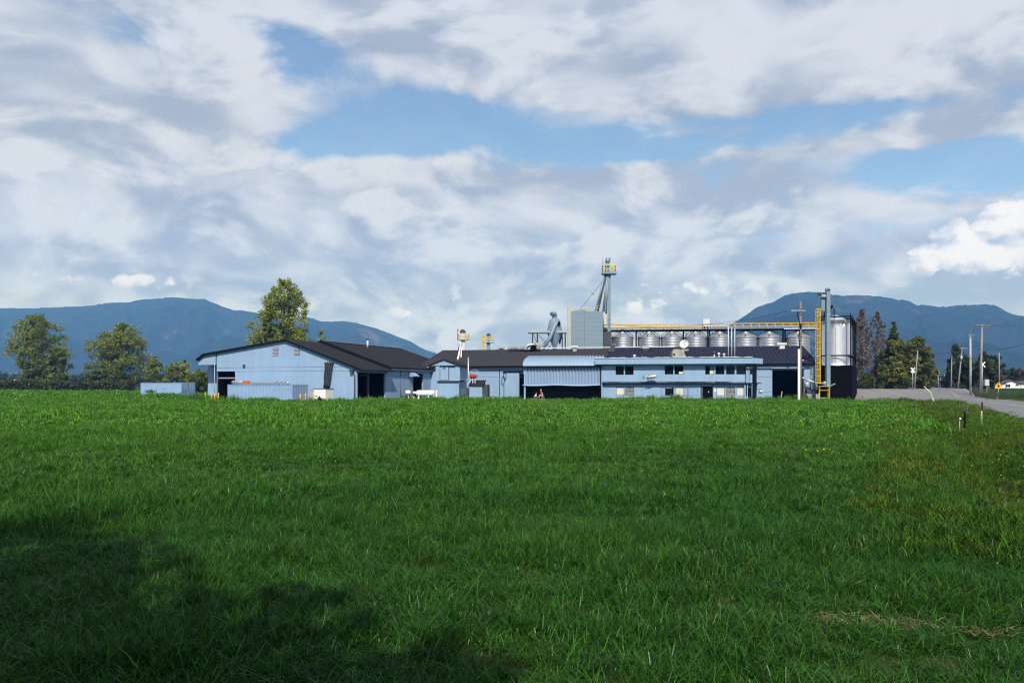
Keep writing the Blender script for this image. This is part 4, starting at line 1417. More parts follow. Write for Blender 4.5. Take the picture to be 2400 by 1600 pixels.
for k in range(rings):
    for q in range(n):
        a = k * n + q; b_ = k * n + (q + 1) % n
        mb.f.append([a, b_, b_ + n, a + n]); mb.sm.append(True)
mb.build('reflector', M_WHITE, g)
mb = MB()
for q in (0, 7, 14):
    t = 2 * math.pi * q / n
    p = c + uu * Rd * .9 * math.cos(t) + ww * Rd * .9 * math.sin(t) + ax * .3
    mb.tube([tuple(p), tuple(c + ax * .75)], .02, 5)
mb.build('feed_arms', M_DGREY, g)
MB().tube([tuple(c), (c.x, c.y + .3, ZZ(820, Yd)), (c.x, c.y + .3, ZZ(846, Yd))], .08, 8).build('mast', M_DGREY, g)
for (px, y0, y1, w_, lab, m_) in ((1487, 831, 839, 7, 'white mushroom vent near the left end of the office roof', M_WHITE), (1674, 822, 838, 6, 'dark-capped pipe vent on the office roof, left of two small pale ones', M_DGREY),
                                 (1685, 826, 838, 6.5, 'small pale mushroom vent on the office roof, left of a pair', M_OFFW), (1697, 827.5, 838, 6, 'small pale mushroom vent on the office roof, right of a pair', M_OFFW),
                                 (1505, 832, 840, 5, 'small dark vent stub on the office roof right of the white one', M_DGREY)):
    roof_vent('roof_vent', lab, px, y0, y1, w_, 104.0, m_)
for (px, y0, lab) in ((1707, 767, 'thin white roof mast, leftmost and tallest of three on the office'), (1715, 770, 'thin white roof mast, middle of three on the office'), (1722.3, 771, 'thin white roof mast, rightmost of three on the office')):
    Ym = 104.5
    x = WX(px, Ym)
    g = thing('roof_mast', lab, 'mast', (x, Ym, ZZ(840, Ym)), 'roof masts on the office')
    MB().tube([(x, Ym, ZZ(843, Ym)), (x, Ym, ZZ(y0, Ym))], .055, 8).build('pole', M_WTRIM, g)
    MB().lathe([(.08, 0), (.08, .06), (.03, .12)], (x, Ym, ZZ(y0, Ym)), 8).build('cap', M_WTRIM, g)

# ------------------------------------------------------------------ little gabled shed, lean-to, red tank
FS = Fr(WX(1040, 108.0), 108.0, R(-8))


def shed():
    F = FS
    root = thing('gabled_shed', 'small two-tier blue gabled shed with a dark roof in front of the warehouse', 'shed', F.w(0, 0, 0))
    a0, a1 = F.a(1021), F.a(1077.5)
    zE, zP = F.z(1040, 857), F.z(1040, 843.5)
    zM = F.z(1040, 891)
    aP = F.a(1040.5)
    eL, eR = F.a(1005), F.a(1078)
    D = 6.0
    MB(F).extr([(a0, zM), (a1, zM), (a1, zE), (eL, zE - .02)][:0] or [(a0, zM), (a1, zM), (a1, zE), (a0, zE)], 0, D).build('upper_body', M_BLUE, root)
    MB(F).extr([(eL, zE + .004), (a1, zE + .004), (aP, zP)], -.12, .15).build('gable', M_BLUE, root)
    c0, c1 = F.a(1025, .35), F.a(1075.5, .35)
    MB(F).box(c0, c1, .35, D - .2, GZ, zM - .10).build('lower_body', M_BLUE, root)
    MB(F).box(a0 + .05, a1 - .05, .05, D - .1, zM - .098, zM - .003).build('joist_band', M_TRIM, root)
    MB(F).box(a0 - .02, a1 + .02, -.03, -.003, zM - .06, zM + .04).build('floor_trim', M_BLUE2, root)
    t = .13
    for (p, q) in (((eL - .1, zE - .04), (aP, zP)), ((aP, zP), (eR + .25, zE - .09))):
        MB(F).hexa([(p[0], -.3, p[1] + .01), (q[0], -.3, q[1] + .01), (q[0], D + .2, q[1] + .01), (p[0], D + .2, p[1] + .01)],
                   [(p[0], -.3, p[1] + t), (q[0], -.3, q[1] + t), (q[0], D + .2, q[1] + t), (p[0], D + .2, p[1] + t)]).build('roof_slope', M_ROOF, root)
    # sliding door with its rail
    d0, d1 = F.a(1032), F.a(1052)
    MB(F).box(d0, d1, -.09, -.04, zM + .06, F.z(1040, 859)).build('sliding_door', M_BLUE, root)
    for px in (1031.6, 1052):
        MB(F).box(F.a(px) - .035, F.a(px) + .035, -.1, -.002, zM + .05, F.z(1040, 858)).build('door_edge', M_TRIM, root)
    MB(F).box(F.a(1032), F.a(1068), -.18, -.095, F.z(1040, 859), F.z(1040, 856.4)).build('door_rail', M_TRIM, root)
    MB(F).box(F.a(1038), F.a(1045), -.12, -.092, F.z(1040, 864.5), F.z(1040, 859.5)).build('door_vent', M_SEAM, root)
    for k in range(3):
        x = F.a(1001 + 7 * k, .8)
        MB(F).box(x, x + .22, .7, .9, F.z(1005, 860.5, .8), F.z(1005, 859.6, .8)).build('eave_lamp', M_WHITE, root)
    return root


shed()
F = FS
g = thing('lean_to', 'low blue lean-to with a dark sloping roof right of the gabled shed', 'shed', F.w(F.a(1114, -.5), -.5, 0))
a0, a1 = F.a(1100, -.6), F.a(1130, -.6)
zf = F.z(1115, 904.5, -.6)
zb_ = zf + .75
a0b, a1b = a0 - .1, a1 + .0
MB(F).extr([(a0, GZ), (a1, GZ), (a1, zf), (a0, zf)], -.6, 1.8).build('body', M_BLUE, g)
MB(F).hexa([(a0 - .15, -.72, zf - .02), (a1 + .12, -.72, zf - .02), (a1 + .12, 1.9, zb_ - .02), (a0 - .15, 1.9, zb_ - .02)],
           [(a0 - .15, -.72, zf + .08), (a1 + .12, -.72, zf + .08), (a1 + .12, 1.9, zb_ + .08), (a0 - .15, 1.9, zb_ + .08)]).build('roof', M_ROOF, g)
MB(F).face([(a1 - .002, -.6, zf), (a1 - .002, 1.8, zf), (a1 - .002, 1.8, zb_)]).build('cheek', M_TRIM, g)
MB(F).box(a1 + .003, F.a(1143, .2), .2, 1.8, GZ, zf + .2).build('dark_side', M_DGREY, g)  # right side of the lean-to, its shade put into the dark grey
MB(F).box(F.a(1092, .3), a0 - .02, .3, 1.7, GZ, zf - .2).build('dark_side', M_DGREY, g)
g = thing('red_tank', 'small red horizontal tank on a stand above the lean-to', 'tank', F.w(F.a(1109, .6), .6, zf + .4))
x0, x1 = F.a(1101, .6), F.a(1117, .6)
zc = F.z(1109, 882, .6)
MB(F).lathe([(.1, x0), (.26, x0 + .06), (.33, x0 + .2), (.33, x1 - .2), (.26, x1 - .06), (.1, x1)], (0, .6, zc), 16, axis='a').build('shell', M_RED, g)
for px in (1108.5, 1114):
    x = F.a(px, .6); MB(F).box(x - .05, x + .05, .4, .8, zf + .2, zc - .25).build('leg', M_OFFW, g)
MB(F).tube([(F.a(1103, .6), .6, zc + .3), (F.a(1103, .6), .6, zc + .75), (F.a(1112, .6), .6, zc + .85), (F.a(1120, .6), .6, zc + .8), (F.a(1119, .6), .6, zc - .1)], .045, 6).build('pipe', M_BLUE2, g)
g = thing('exhaust_stack', 'tall thin grey exhaust pipe with an elbow beside the red tank', 'pipe', F.w(F.a(1097, .2), .2, 0))
xp = F.a(1097.5, .1)
MB(F).tube([(xp, .1, F.z(1097, 837, .1)), (xp, .1, F.z(1097, 887, .1)), (xp - .12, .05, F.z(1097, 890.5, .1)), (F.a(1088, 0), 0, F.z(1088, 896.5, .1))], .1, 10).build('pipe', M_GALV, g)
MB(F).tube([(F.a(1088, 0), 0, F.z(1088, 896.5, .1)), (F.a(1088, 0) - .02, 0, -.05)], .04, 6).build('support', M_DGREY, g)

# ------------------------------------------------------------------ elevator heads above the roof
def cage(root, x0, x1, y0, y1, z, h, m=None, posts=(3, 2)):
    """railing round a platform: each post and rail its own piece"""
    m = m or M_YEL
    xs = np.linspace(x0, x1, posts[0]); ys = np.linspace(y0, y1, posts[1])
    pts = {(float(x), y0) for x in xs} | {(float(x), y1) for x in xs} | {(x0, float(y)) for y in ys} | {(x1, float(y)) for y in ys}
    mesh = None
    for (x, y) in sorted(pts):
        if mesh is None:
            p = MB().bar((x, y, z), (x, y, z + h), .045).build('rail_post', m, root); mesh = p.data; bx, by = x, y
        else:
            shared('rail_post', mesh, root, ORG[root] + Vector((x - bx, y - by, 0)))
    for f in (.52, 1.0):
        mb = MB()
        for (a, b) in (((x0, y0), (x1, y0)), ((x1, y0), (x1, y1)), ((x1, y1), (x0, y1)), ((x0, y1), (x0, y0))):
            mb.bar((a[0], a[1], z + h * f), (b[0], b[1], z + h * f), .045)
        mb.build('rail', m, root)


def elevator_head(label, px, top, Y, plate, wl, wr, ww, head_w, colm):
    root = thing('elevator_leg', label, 'grain elevator', (WX(px, Y), Y, 6.0), 'small elevator heads above the warehouse roof')
    k = Y / FPX
    x = WX(px, Y)
    zp = ZZ(plate, Y)
    MB().box(x - ww * k / 2, x + ww * k / 2, Y - .35, Y + .35, 6.0, ZZ(top + 9, Y)).build('trunk', colm, root)
    MB().lathe([(head_w * k * .55, -.32), (head_w * k * .62, -.3), (head_w * k * .62, .3), (head_w * k * .55, .32)], (x, Y, ZZ(top + 6.5, Y)), 16, axis='b').build('head_pulley_hood', M_DGREY, root)
    MB().box(WX(wl, Y), WX(wr, Y), Y - .75, Y + .75, zp - .14, zp).build('platform', M_GALVD, root)
    cage(root, WX(wl + 1, Y), WX(wr - 1, Y), Y - .7, Y + .7, zp, 11.5 * k, M_YELP, (6, 4))
    return root


e1 = elevator_head('small grain elevator head with yellow railing and white spouts, left of two above the roof', 1084.5, 772, 134.0, 795, 1072, 1099, 11, 11, M_OFFW)
Y = 133.0
MB().tube([(WX(1082, Y), Y - 1, ZZ(803, Y)), (WX(1081, Y), Y - 8.5, ZZ(842, Y - 8.5))], .14, 8).build('spout', M_WHITE, e1)
MB().tube([(WX(1084, Y), Y - 1, ZZ(806, Y)), (WX(1086.5, Y), Y - 7, ZZ(837, Y - 7))], .1, 8).build('spout', M_WHITE, e1)
MB().tube([(WX(1080, Y), Y - .5, ZZ(800, Y)), (WX(1073, Y), Y, ZZ(826, Y))], .12, 8).build('spout', M_GALV, e1)
MB().tube([(WX(1072.5, Y), Y, ZZ(797, Y)), (WX(1072.5, Y), Y, ZZ(771, Y))], .045, 6).build('antenna', M_DGREY, e1)
MB().box(WX(1072.8, Y), WX(1075, Y), Y - .05, Y + .05, ZZ(774, Y), ZZ(771.5, Y)).build('antenna_vane', M_DGREY, e1)
e2 = elevator_head('small grain elevator head with yellow railing and ladder, right of two above the roof', 1145, 779, 134.0, 801, 1131, 1158, 8, 8, M_STEELB)
mb = MB()
for px in (1130.5, 1136.5):
    mb.bar((WX(px, Y), Y - .4, ZZ(830, Y)), (WX(px, Y), Y - .4, ZZ(785, Y)), .05)
for k in range(14):
    z = ZZ(829, Y) + k * .22
    mb.bar((WX(1130.5, Y), Y - .4, z), (WX(1136.5, Y), Y - .4, z), .03)
mb.build('ladder', M_YELP, e2)

# ------------------------------------------------------------------ cyclone on its platform
Y = 134.0
g = thing('dust_cyclone', 'grey steel dust cyclone with a slanting duct standing on a roof platform', 'cyclone', (WX(1300, Y), Y, 6.0))
x = WX(1300, Y); k = Y / FPX
prof = [(4.5 * k, ZZ(830, Y)), (4.6 * k, ZZ(812, Y)), (17.5 * k, ZZ(781, Y)), (17.5 * k, ZZ(775, Y)), (13 * k, ZZ(752, Y)), (10.5 * k, ZZ(748, Y)), (5.5 * k, ZZ(745.5, Y)), (5.5 * k, ZZ(742, Y))]
MB().lathe(prof, (x, Y, 0), 24).build('body', M_STEELB, g)
pts = [(x, Y, ZZ(744, Y)), (x, Y, ZZ(738, Y)), (x - .08, Y - .15, ZZ(735.5, Y)), (x - .3, Y - .45, ZZ(735, Y)), (x - .5, Y - .7, ZZ(737.5, Y))]
MB().tube(pts, 5.6 * k, 14).build('outlet_elbow', M_STEELB, g)
MB().tube([(WX(1305, Y), Y - .9, ZZ(753, Y)), (WX(1300, Y), Y - 1.25, ZZ(763, Y)), (WX(1288, Y), Y - 1.5, ZZ(793, Y)), (WX(1272, Y), Y - 1.8, ZZ(818, Y))], [5.6 * k, 5.6 * k, 4.6 * k, 3.2 * k], 12).build('inlet_duct', M_STEELB, g)
MB().box(WX(1304, Y), WX(1312, Y), Y - 1.3, Y - .5, ZZ(763, Y), ZZ(755, Y)).build('inlet_box', M_BLACK, g)
MB().box(WX(1238, Y), WX(1328, Y), Y - 1.2, Y + 1.6, ZZ(780.5, Y), ZZ(776.5, Y)).build('platform', M_GALVD, g)
for px, yy in ((1248, Y - 1), (1260, Y + 1.4), (1317, Y - 1), (1326, Y + 1.4)):
    MB().bar((WX(px, Y), yy, 6.0), (WX(px, Y), yy, ZZ(780.5, Y)), .1).build('platform_leg', M_DGREY, g)
for (p0, y0, p1, y1) in ((1249, 782, 1262, 815), (1262, 786, 1290, 816), (1283, 795, 1262, 818), (1290, 800, 1298, 818), (1300, 800, 1282, 818)):
    MB().bar((WX(p0, Y), Y - 1.05, ZZ(y0, Y)), (WX(p1, Y), Y - 1.05, ZZ(y1, Y)), .045).build('brace', M_DGREY, g)
MB().tube([(WX(1314, Y), Y + .3, ZZ(777, Y)), (WX(1312, Y), Y + .3, ZZ(806, Y))], [11 * k * .6, 1.5 * k], 12).build('small_hopper', M_DGREY, g)

# ------------------------------------------------------------------ dryer tower
FD = Fr(WX(1338, 137.0), 137.0, R(-7))


def dryer():
    F = FD
    a0, am, a1 = F.a(1338), F.a(1370.5), F.a(1413)
    zt = F.z(1375, 728)
    root = thing('grain_dryer', 'tall boxy blue grey sheet-steel grain dryer with yellow railings on top', 'grain dryer', F.w(3, 0, 0))
    D = F.b(1426, a1)
    z1 = [F.z(1338, 728), F.z(1370, 726.5)]
    MB(F).hexa([(a0, 0, 0), (am - .015, 0, 0), (am - .015, D, 0), (a0, D, 0)], [(a0, 0, F.z(1338, 729)), (am - .015, 0, F.z(1370, 725)), (am - .015, D, F.z(1370, 727)), (a0, D, F.z(1338, 729))]).build('panel_block', M_DRYER, root)
    MB(F).hexa([(am + .015, 0, 0), (a1, 0, 0), (a1, D, 0), (am + .015, D, 0)], [(am + .015, 0, F.z(1372, 728)), (a1, 0, F.z(1413, 730)), (a1, D, F.z(1413, 733)), (am + .015, D, F.z(1372, 730))]).build('panel_block', M_DRYER, root)
    MB(F).box(am - .016, am + .016, .06, D, 0, zt - .2).build('panel_gap', M_TRIM, root)
    for k in range(9):
        z = 8.5 + k * .75
        MB(F).box(a0 + .02, a1 - .02, -.012, -.001, z, z + .025).build('sheet_lap', mat('lap', (.16, .22, .27), .6), root)
    # railing on top
    F2 = F
    zr0 = zt - .1
    mesh = None
    for px in (1345, 1358, 1371, 1384, 1397, 1410):
        for b in (.2, D - .2):
            MB(F).bar((F.a(px, b), b, zr0), (F.a(px, b), b, zr0 + .95), .035).build('rail_post', M_YELP, root)
    for b in (.2, D - .2):
        for h in (.5, .95):
            MB(F).bar((F.a(1342, b), b, zr0 + h), (F.a(1411, b), b, zr0 + h), .035).build('rail', M_YELP, root)
    # caged ladder on the left edge
    lad = thing('caged_ladder', 'pale yellow caged ladder up the left edge of the grain dryer', 'ladder', F.w(a0 - .35, 0, 0))
    l0, l1 = a0 - .55, a0 - .12
    zt2 = F.z(1333, 706)
    for a in (l0, l1):
        MB(F).bar((a, -.1, 5), (a, -.1, zt2 - .6 * (a == l1)), .035).build('stile', M_YELP, lad)
    mb = MB(F)
    for q in range(36):
        z = 7 + q * .27
        if z < zt2 - .6: mb.bar((l0, -.1, z), (l1, -.1, z), .018)
    mb.build('rungs', M_YELP, lad)
    mesh = None
    q = 0
    z = 8.3
    while z < zt2 - .9:
        pts = [(l0, -.1, z), (l0 - .02, -.55, z), ((l0 + l1) / 2, -.8, z), (l1 + .02, -.55, z), (l1, -.1, z)]
        if mesh is None:
            mesh = MB(F).tube(pts, .03, 5).build('hoop', M_YELP, lad).data; zb = z
        else:
            shared('hoop', mesh, lad, ORG[lad] + Vector((0, 0, z - zb)))
        z += .85
    for (a, b) in ((l0 - .02, -.55), ((l0 + l1) / 2, -.8), (l1 + .02, -.55)):
        MB(F).bar((a, b, 8.2), (a, b, zt2 - .9), .022).build('cage_bar', M_YELP, lad)
    return root


dryer()

# ------------------------------------------------------------------ the tall elevator leg with its spouts
Y = 139.5
k = Y / FPX
g = thing('tall_elevator_leg', 'tallest grey elevator leg with fanned spouts and a yellow-railed head platform', 'grain elevator', (WX(1427, Y), Y, 0))
xL, xR = WX(1423.5, Y), WX(1431, Y)
zt = ZZ(640, Y)
zz = 0.0
n = 8
for q in range(n):
    z0, z1 = zt * q / n, zt * (q + 1) / n
    MB().box(xL + (.02 if q % 2 else 0), xR, Y - .3, Y + .3, z0 + .005, z1 - .005).build('trunk_section', M_STEELB, g)
for q in range(1, n):
    MB().box(xL - .05, xR + .05, Y - .35, Y + .35, zt * q / n - .04, zt * q / n + .04).build('flange', M_STEELB, g)
MB().box(WX(1411, Y), WX(1444, Y), Y - 1.0, Y + 1.0, ZZ(643, Y), ZZ(638.5, Y)).build('platform', M_STEELB, g)
xc = WX(1424, Y)
MB().lathe([(5.5 * k, 0), (5.5 * k, .5), (4 * k, .55), (4 * k, .9), (6 * k, .95), (6 * k, 1.25), (4.2 * k, 1.3), (4.2 * k, 1.7), (5.6 * k, 1.75), (5.6 * k, 2.0), (4.8 * k, 2.4), (2 * k, 2.6)], (xc, Y, ZZ(638, Y)), 16).build('head', M_STEELB, g)
MB().box(WX(1426, Y), WX(1431, Y), Y - .3, Y + .3, ZZ(609, Y), ZZ(604.5, Y)).build('head_cap', M_STEELB, g)
cage(g, WX(1412.5, Y), WX(1442.5, Y), Y - .9, Y + .9, ZZ(638.5, Y), 1.15, M_YELP, (5, 3))
MB().box(WX(1431.5, Y), WX(1436.5, Y), Y - .5, Y - .2, ZZ(638, Y), ZZ(618, Y)).build('guard_panel', M_YELP, g)
MB().bar((WX(1413, Y), Y, ZZ(638, Y)), (WX(1413, Y), Y, ZZ(606, Y)), .035).build('lightning_rod', M_DGREY, g)
for (p0, p1, py, r, dy) in ((1418, 1394, 732, .16, -.7), (1420, 1399.5, 732, .17, -1.0), (1423, 1413.5, 731, .21, -.5), (1425.5, 1420, 735, .16, -.4)):
    MB().tube([(WX(p0, Y), Y - .3, ZZ(643, Y)), (WX(p1, Y), Y + dy, ZZ(py, Y))], r, 10).build('spout', M_STEELB if p0 != 1420 else M_DGREY, g)
MB().tube([(WX(1411, Y), Y - .4, ZZ(661, Y)), (WX(1358, Y), Y - 1.2, ZZ(727, Y))], .035, 5).build('guy_cable', M_DGREY, g)
MB().tube([(WX(1385.5, Y), Y - .8, ZZ(689, Y)), (WX(1391, Y), Y - .8, ZZ(691, Y))], .05, 5).build('cable_clamp', M_DGREY, g)
mb = MB()
for px in (1421, 1423.2):
    mb.bar((WX(px, Y), Y - .45, ZZ(770, Y)), (WX(px, Y), Y - .45, ZZ(680, Y)), .04)
for q in range(24):
    z = ZZ(768, Y) + q * .27
    mb.bar((WX(1421, Y), Y - .45, z), (WX(1423.2, Y), Y - .45, z), .025)
mb.build('ladder', M_YELP, g)
MB().box(WX(1414, Y), WX(1432, Y), Y - .9, Y - .35, 0, ZZ(777, Y)).build('boot_frame', M_DGREY, g)

# ------------------------------------------------------------------ eight steel bins in a row
binsp = [(1459, 50), (1521, 52), (1574.5, 51), (1630, 51), (1686.5, 50), (1747.5, 52), (1802.5, 53), (1870, 54)]
words = ['first steel grain bin from the left in the row, beside the dryer', 'second steel grain bin from the left in the row behind the warehouse',
         'third steel grain bin from the left in the row behind the warehouse', 'fourth steel grain bin from the left in the row behind the warehouse',
         'fifth steel grain bin from the left in the row behind the warehouse', 'sixth steel grain bin from the left in the row behind the warehouse',
         'seventh steel grain bin from the left in the row behind the warehouse', 'eighth and last steel grain bin of the row, behind the roadside utility pole']
FCW = Fr(WX(1410, 143.0), 143.0, math.atan2(-5.0, WX(1905, 138.0) - WX(1410, 143.0)))


def grain_bin(px, w, label):
    F = FCW
    a = F.a(px)
    x, y, _ = F.w(a, 0, 0)
    k = y / FPX
    r = w * k / 2
    zs, za = ZZ(791, y) - .02, ZZ(777.5, y)
    root = thing('grain_bin', label, 'grain bin', (x, y, 0), 'steel grain bins in a row')
    prof = [(r, 0.0), (r, 5.0)]
    z = 5.0
    while z < zs - .1:
        prof += [(r, z), (r + .03, z + .07), (r, z + .14), (r - .012, z + .21)]
        z += .28
    prof += [(r, zs)]
    MB().lathe(prof, (x, y, 0), 40).build('shell', M_GALV, root)
    # conical roof of sheets with raised ribs
    roof = MB().lathe([(r + .1, zs + .001), (r + .08, zs + .05), (r * .62, zs + (za - zs) * .5), (r * .24, za), (r * .24, za + .02)], (x, y, 0), 40).build('roof', M_GALV, root)
    for q in range(16):
        t = 2 * math.pi * q / 16
        c, s = math.cos(t), math.sin(t)
        MB().bar((x + c * (r + .05), y + s * (r + .05), zs + .08), (x + c * r * .62, y + s * r * .62, zs + (za - zs) * .5 + .03), .022).build('rib', M_GALV, roof)
    MB().lathe([(r * .2, za - .02), (r * .2, za + .35), (r * .1, za + .5)], (x, y, 0), 16).build('fill_collar', M_DGREY, root)
    MB().box(x - r * .32, x - r * .24, y - r * .95, y - r * .86, zs + .05, zs + .42).build('roof_hatch', M_DGREY, root)
    for sx in (-1, 1):                        # hooped roof struts carrying the filling spout
        MB().tube([(x, y - .1, za + .3), (x + sx * r * .5, y - .1, za - .05), (x + sx * r * .93, y - .1, zs + .45), (x + sx * r * 1.02, y - .1, zs - .3)], .06, 6).build('roof_strut', M_DGREY, root)


for (px, w), lab in zip(binsp, words):
    grain_bin(px, w, lab)


def catwalk():
    F = FCW
    root = thing('catwalk', 'long yellow-railed conveyor catwalk running above the grain bins', 'catwalk', F.w(18, 0, 0))
    a0, a1 = F.a(1412), F.a(1912)
    zl, zr = F.zab(774.5, a0), F.zab(769.0, a1)
    z = (zl + zr) / 2
    MB(F).box(a0, a1, -.5, -.42, z - .30, z - .02).build('beam', M_BLACK, root)
    MB(F).box(a0, a1, .42, .5, z - .30, z - .02).build('beam', M_BLACK, root)
    MB(F).box(a0, a1, -.6, .6, z - .018, z + .04).build('deck', M_DGREY, root)
    MB(F).box(a0, F.a(1650), .05, .4, z + .05, z + .45).build('conveyor', M_GALVD, root)
    MB(F).box(F.a(1664), a1, .05, .4, z + .05, z + .45).build('conveyor', M_STEELB, root)
    n = 27
    mesh = None
    for i in range(n + 1):
        a = a0 + (a1 - a0) * i / n
        for b in (-.58, .58):
            if mesh is None:
                p = MB(F).bar((a, b, z + .04), (a, b, z + .98), .04).build('rail_post', M_YEL, root); mesh = p.data
                base = Vector(F.w(a, b, 0))
            else:
                shared('rail_post', mesh, root, ORG[root] + Vector(F.w(a, b, 0)) - base)
    for b in (-.58, .58):
        for h in (.5, .96):
            MB(F).bar((a0, b, z + h), (a1, b, z + h), .042).build('rail', M_YEL, root)
    for px in (1491, 1601.5, 1659, 1663, 1835, 1840):
        MB(F).bar((F.a(px), -.1, 0), (F.a(px), -.1, z - .3), .13).build('support_post', M_BLACK, root)
    for (p0, p1) in ((1492, 1501), (1602, 1609), (1640, 1670)):
        zz = z - .55
        MB(F).tube([(F.a(p0), -.1, zz), (F.a(p1), -.1, zz), (F.a(p1) + .02, -.1, zz - .75)], .06, 6).build('brace', M_BLACK, root)
    MB(F).box(F.a(1836), a1, -.62, -.605, z - .12, z + .02).build('white_edge', M_WTRIM, root)
    return z


ZC = catwalk()
F = FCW
g = thing('drive_housing', 'white box-shaped drive housing standing on the catwalk', 'box', F.w(F.a(1655), 0, ZC))
MB(F).box(F.a(1647.5), F.a(1663), -.4, .4, ZC + .45, F.z(1655, 747.5)).build('housing', M_OFFW, g)
MB(F).box(F.a(1650), F.a(1653), -.3, .3, ZC + .045, ZC + .448).box(F.a(1657), F.a(1660), -.3, .3, ZC + .045, ZC + .448).build('feet', M_DGREY, g)

# ------------------------------------------------------------------ hopper silos on the right with their leg and ladder
SD = Vector((0.433, 0.9013, 0))
s0 = Vector((WX(1958.5, 109.0), 109.0, 0))
labs = ['bright steel hopper silo nearest the yellow ladder, front of the row of four', 'bright steel hopper silo second in the receding row by the road', 'bright steel hopper silo third in the receding row by the road', 'bright steel hopper silo last in the receding row by the road']
rs = 30.5 * 109 / FPX
zb, zs, za = ZZ(868, 109), ZZ(759, 109), ZZ(741, 109)
FSil = Fr(s0.x, s0.y, math.atan2(-SD.x, SD.y))       # a to the right, b back along the row
for i in range(4):
    c = s0 + SD * (3.95 * i)
    root = thing('hopper_silo', labs[i], 'silo', (c.x, c.y, zb), 'hopper silos in a receding row')
    prof = [(rs * .25, zb - 2.2), (rs, zb - .1)]
    z = zb
    j = 0
    while z < zs - .2:
        prof += [(rs, z), (rs, z + 1.13)]
        z += 1.13
    prof += [(rs, zs)]
    MB().lathe(prof, (c.x, c.y, 0), 48).build('shell', M_BRIGHT, root)
    MB().lathe([(rs + .05, zs + .002), (rs * .93, zs + .28), (rs * .35, za), (rs * .12, za + .15)], (c.x, c.y, 0), 32).build('roof', M_BRIGHT, root)
    for t in (4.35, 5.25):
        MB().bar((c.x + math.cos(t) * (rs + .01), c.y + math.sin(t) * (rs + .01), zb), (c.x + math.cos(t) * (rs + .01), c.y + math.sin(t) * (rs + .01), zs), .03).build('seam_rib', M_GALVD, root)


def silo_frame():
    F = FSil
    root = thing('silo_support_frame', 'black steel frame and closed black base carrying the row of hopper silos', 'frame', F.w(0, -2, 0))
    hw = rs + .22
    zt = ZZ(742, 107)
    zring = ZZ(833, 107)
    zbase = ZZ(856, 107)
    b0, b1 = -rs - .3, 3.95 * 3 + rs + .3
    for i in range(5):
        b = b0 + (b1 - b0) * i / 4
        for a in (hw, -hw):
            MB(F).bar((a, b, GZ), (a, b, zt), .08).build('column', M_BLACK, root)
    for z in (zt, zring):
        for a in (hw, -hw):
            MB(F).bar((a, b0, z), (a, b1, z), .09).build('long_beam', M_BLACK, root)
        for i in range(5):
            b = b0 + (b1 - b0) * i / 4
            MB(F).bar((-hw, b, z), (hw, b, z), .09).build('cross_beam', M_BLACK, root)
    for (s_, e) in ((1, -1), (-1, 1)):
        MB(F).tube([(s_ * hw, b0, zring - .35), (s_ * hw * .8, b0, zring - .05)], .07, 5).build('knee_brace', M_BLACK, root)
    # closed base
    w = hw + .1
    MB(F).box(-w, w, b0 - .05, b0 + .05, GZ, zbase).build('base_panel', M_BLACK, root)
    MB(F).box(w - .05, w + .05, b0 + .06, b1, GZ, zbase).build('base_panel', M_BLACK, root)
    MB(F).box(-w - .05, -w + .05, b0 + .06, b1, GZ, zbase).build('base_panel', M_BLACK, root)
    MB(F).box(-w + .06, w - .06, b0 + .06, b1, zbase - .1, zbase - .02).build('base_deck', M_BLACK, root)
    # guard rail up on top
    for i in range(5):
        b = b0 + (b1 - b0) * i / 4
        MB(F).bar((hw, b, zt), (hw, b, zt + .0 + .45), .05).build('top_post', M_BLACK, root)


silo_frame()
# elevator leg before the silos
Y = 105.6
xL, xR = WX(1935.8, Y), WX(1944.6, Y)
g = thing('silo_elevator_leg', 'blue grey square elevator leg rising in front of the nearest hopper silo', 'grain elevator', (WX(1940, Y), Y, 0))
ztop = ZZ(679, Y)
zlow = ZZ(906, Y)
n = 9
for q in range(n):
    z0, z1 = zlow + (ztop - zlow) * q / n, zlow + (ztop - zlow) * (q + 1) / n
    MB().box(xL, xR, Y - .28, Y + .28, z0 + .006, z1 - .006).build('trunk_section', M_STEELB, g)
    if q:
        MB().box(xL - .035, xR + .035, Y - .31, Y + .31, z0 - .03, z0 + .03).build('flange', M_STEELB, g)
MB().lathe([(.2, -.28), (.29, -.26), (.29, .26), (.2, .28)], ((xL + xR) / 2, Y, ztop), 16, axis='b').build('head_hood', M_STEELB, g)
MB().box(WX(1924, Y), WX(1934.8, Y), Y - .25, Y + .25, ZZ(696, Y), ZZ(690, Y)).build('motor_bracket', M_GALVD, g)
MB().lathe([(.16, WX(1917.5, Y)), (.2, WX(1918, Y)), (.2, WX(1924, Y)), (.12, WX(1926, Y))], (0, Y, ZZ(689, Y)), 12, axis='a').build('motor', M_DGREY, g)
MB().lathe([(.18, WX(1929, Y)), (.18, WX(1934, Y))], (0, Y - .1, ZZ(688.5, Y)), 12, axis='a').build('gearbox', M_DGREY, g)
MB().bar((WX(1927.5, Y), Y, ZZ(696, Y)), (WX(1930, Y), Y + .6, ZZ(724, Y)), .07).build('inspection_strut', M_STEELB, g)
MB().box(WX(1926, Y), WX(1934.5, Y), Y + .1, Y + .5, ZZ(728, Y), ZZ(697, Y)).build('return_trunk', M_STEELB, g)
for (p0, y0, p1, y1, r) in ((1945, 705, 1950, 740, .14), (1951, 716, 1962, 738, .12), (1957, 722, 1974, 744, .06), (1949, 722, 1954, 742, .10)):
    MB().tube([(WX(p0, Y), Y + .3, ZZ(y0, Y)), (WX(p1, Y), Y + 2.6, ZZ(y1, Y + 2.6))], r, 8).build('spout', M_DGREY if r > .1 else M_BLACK, g)
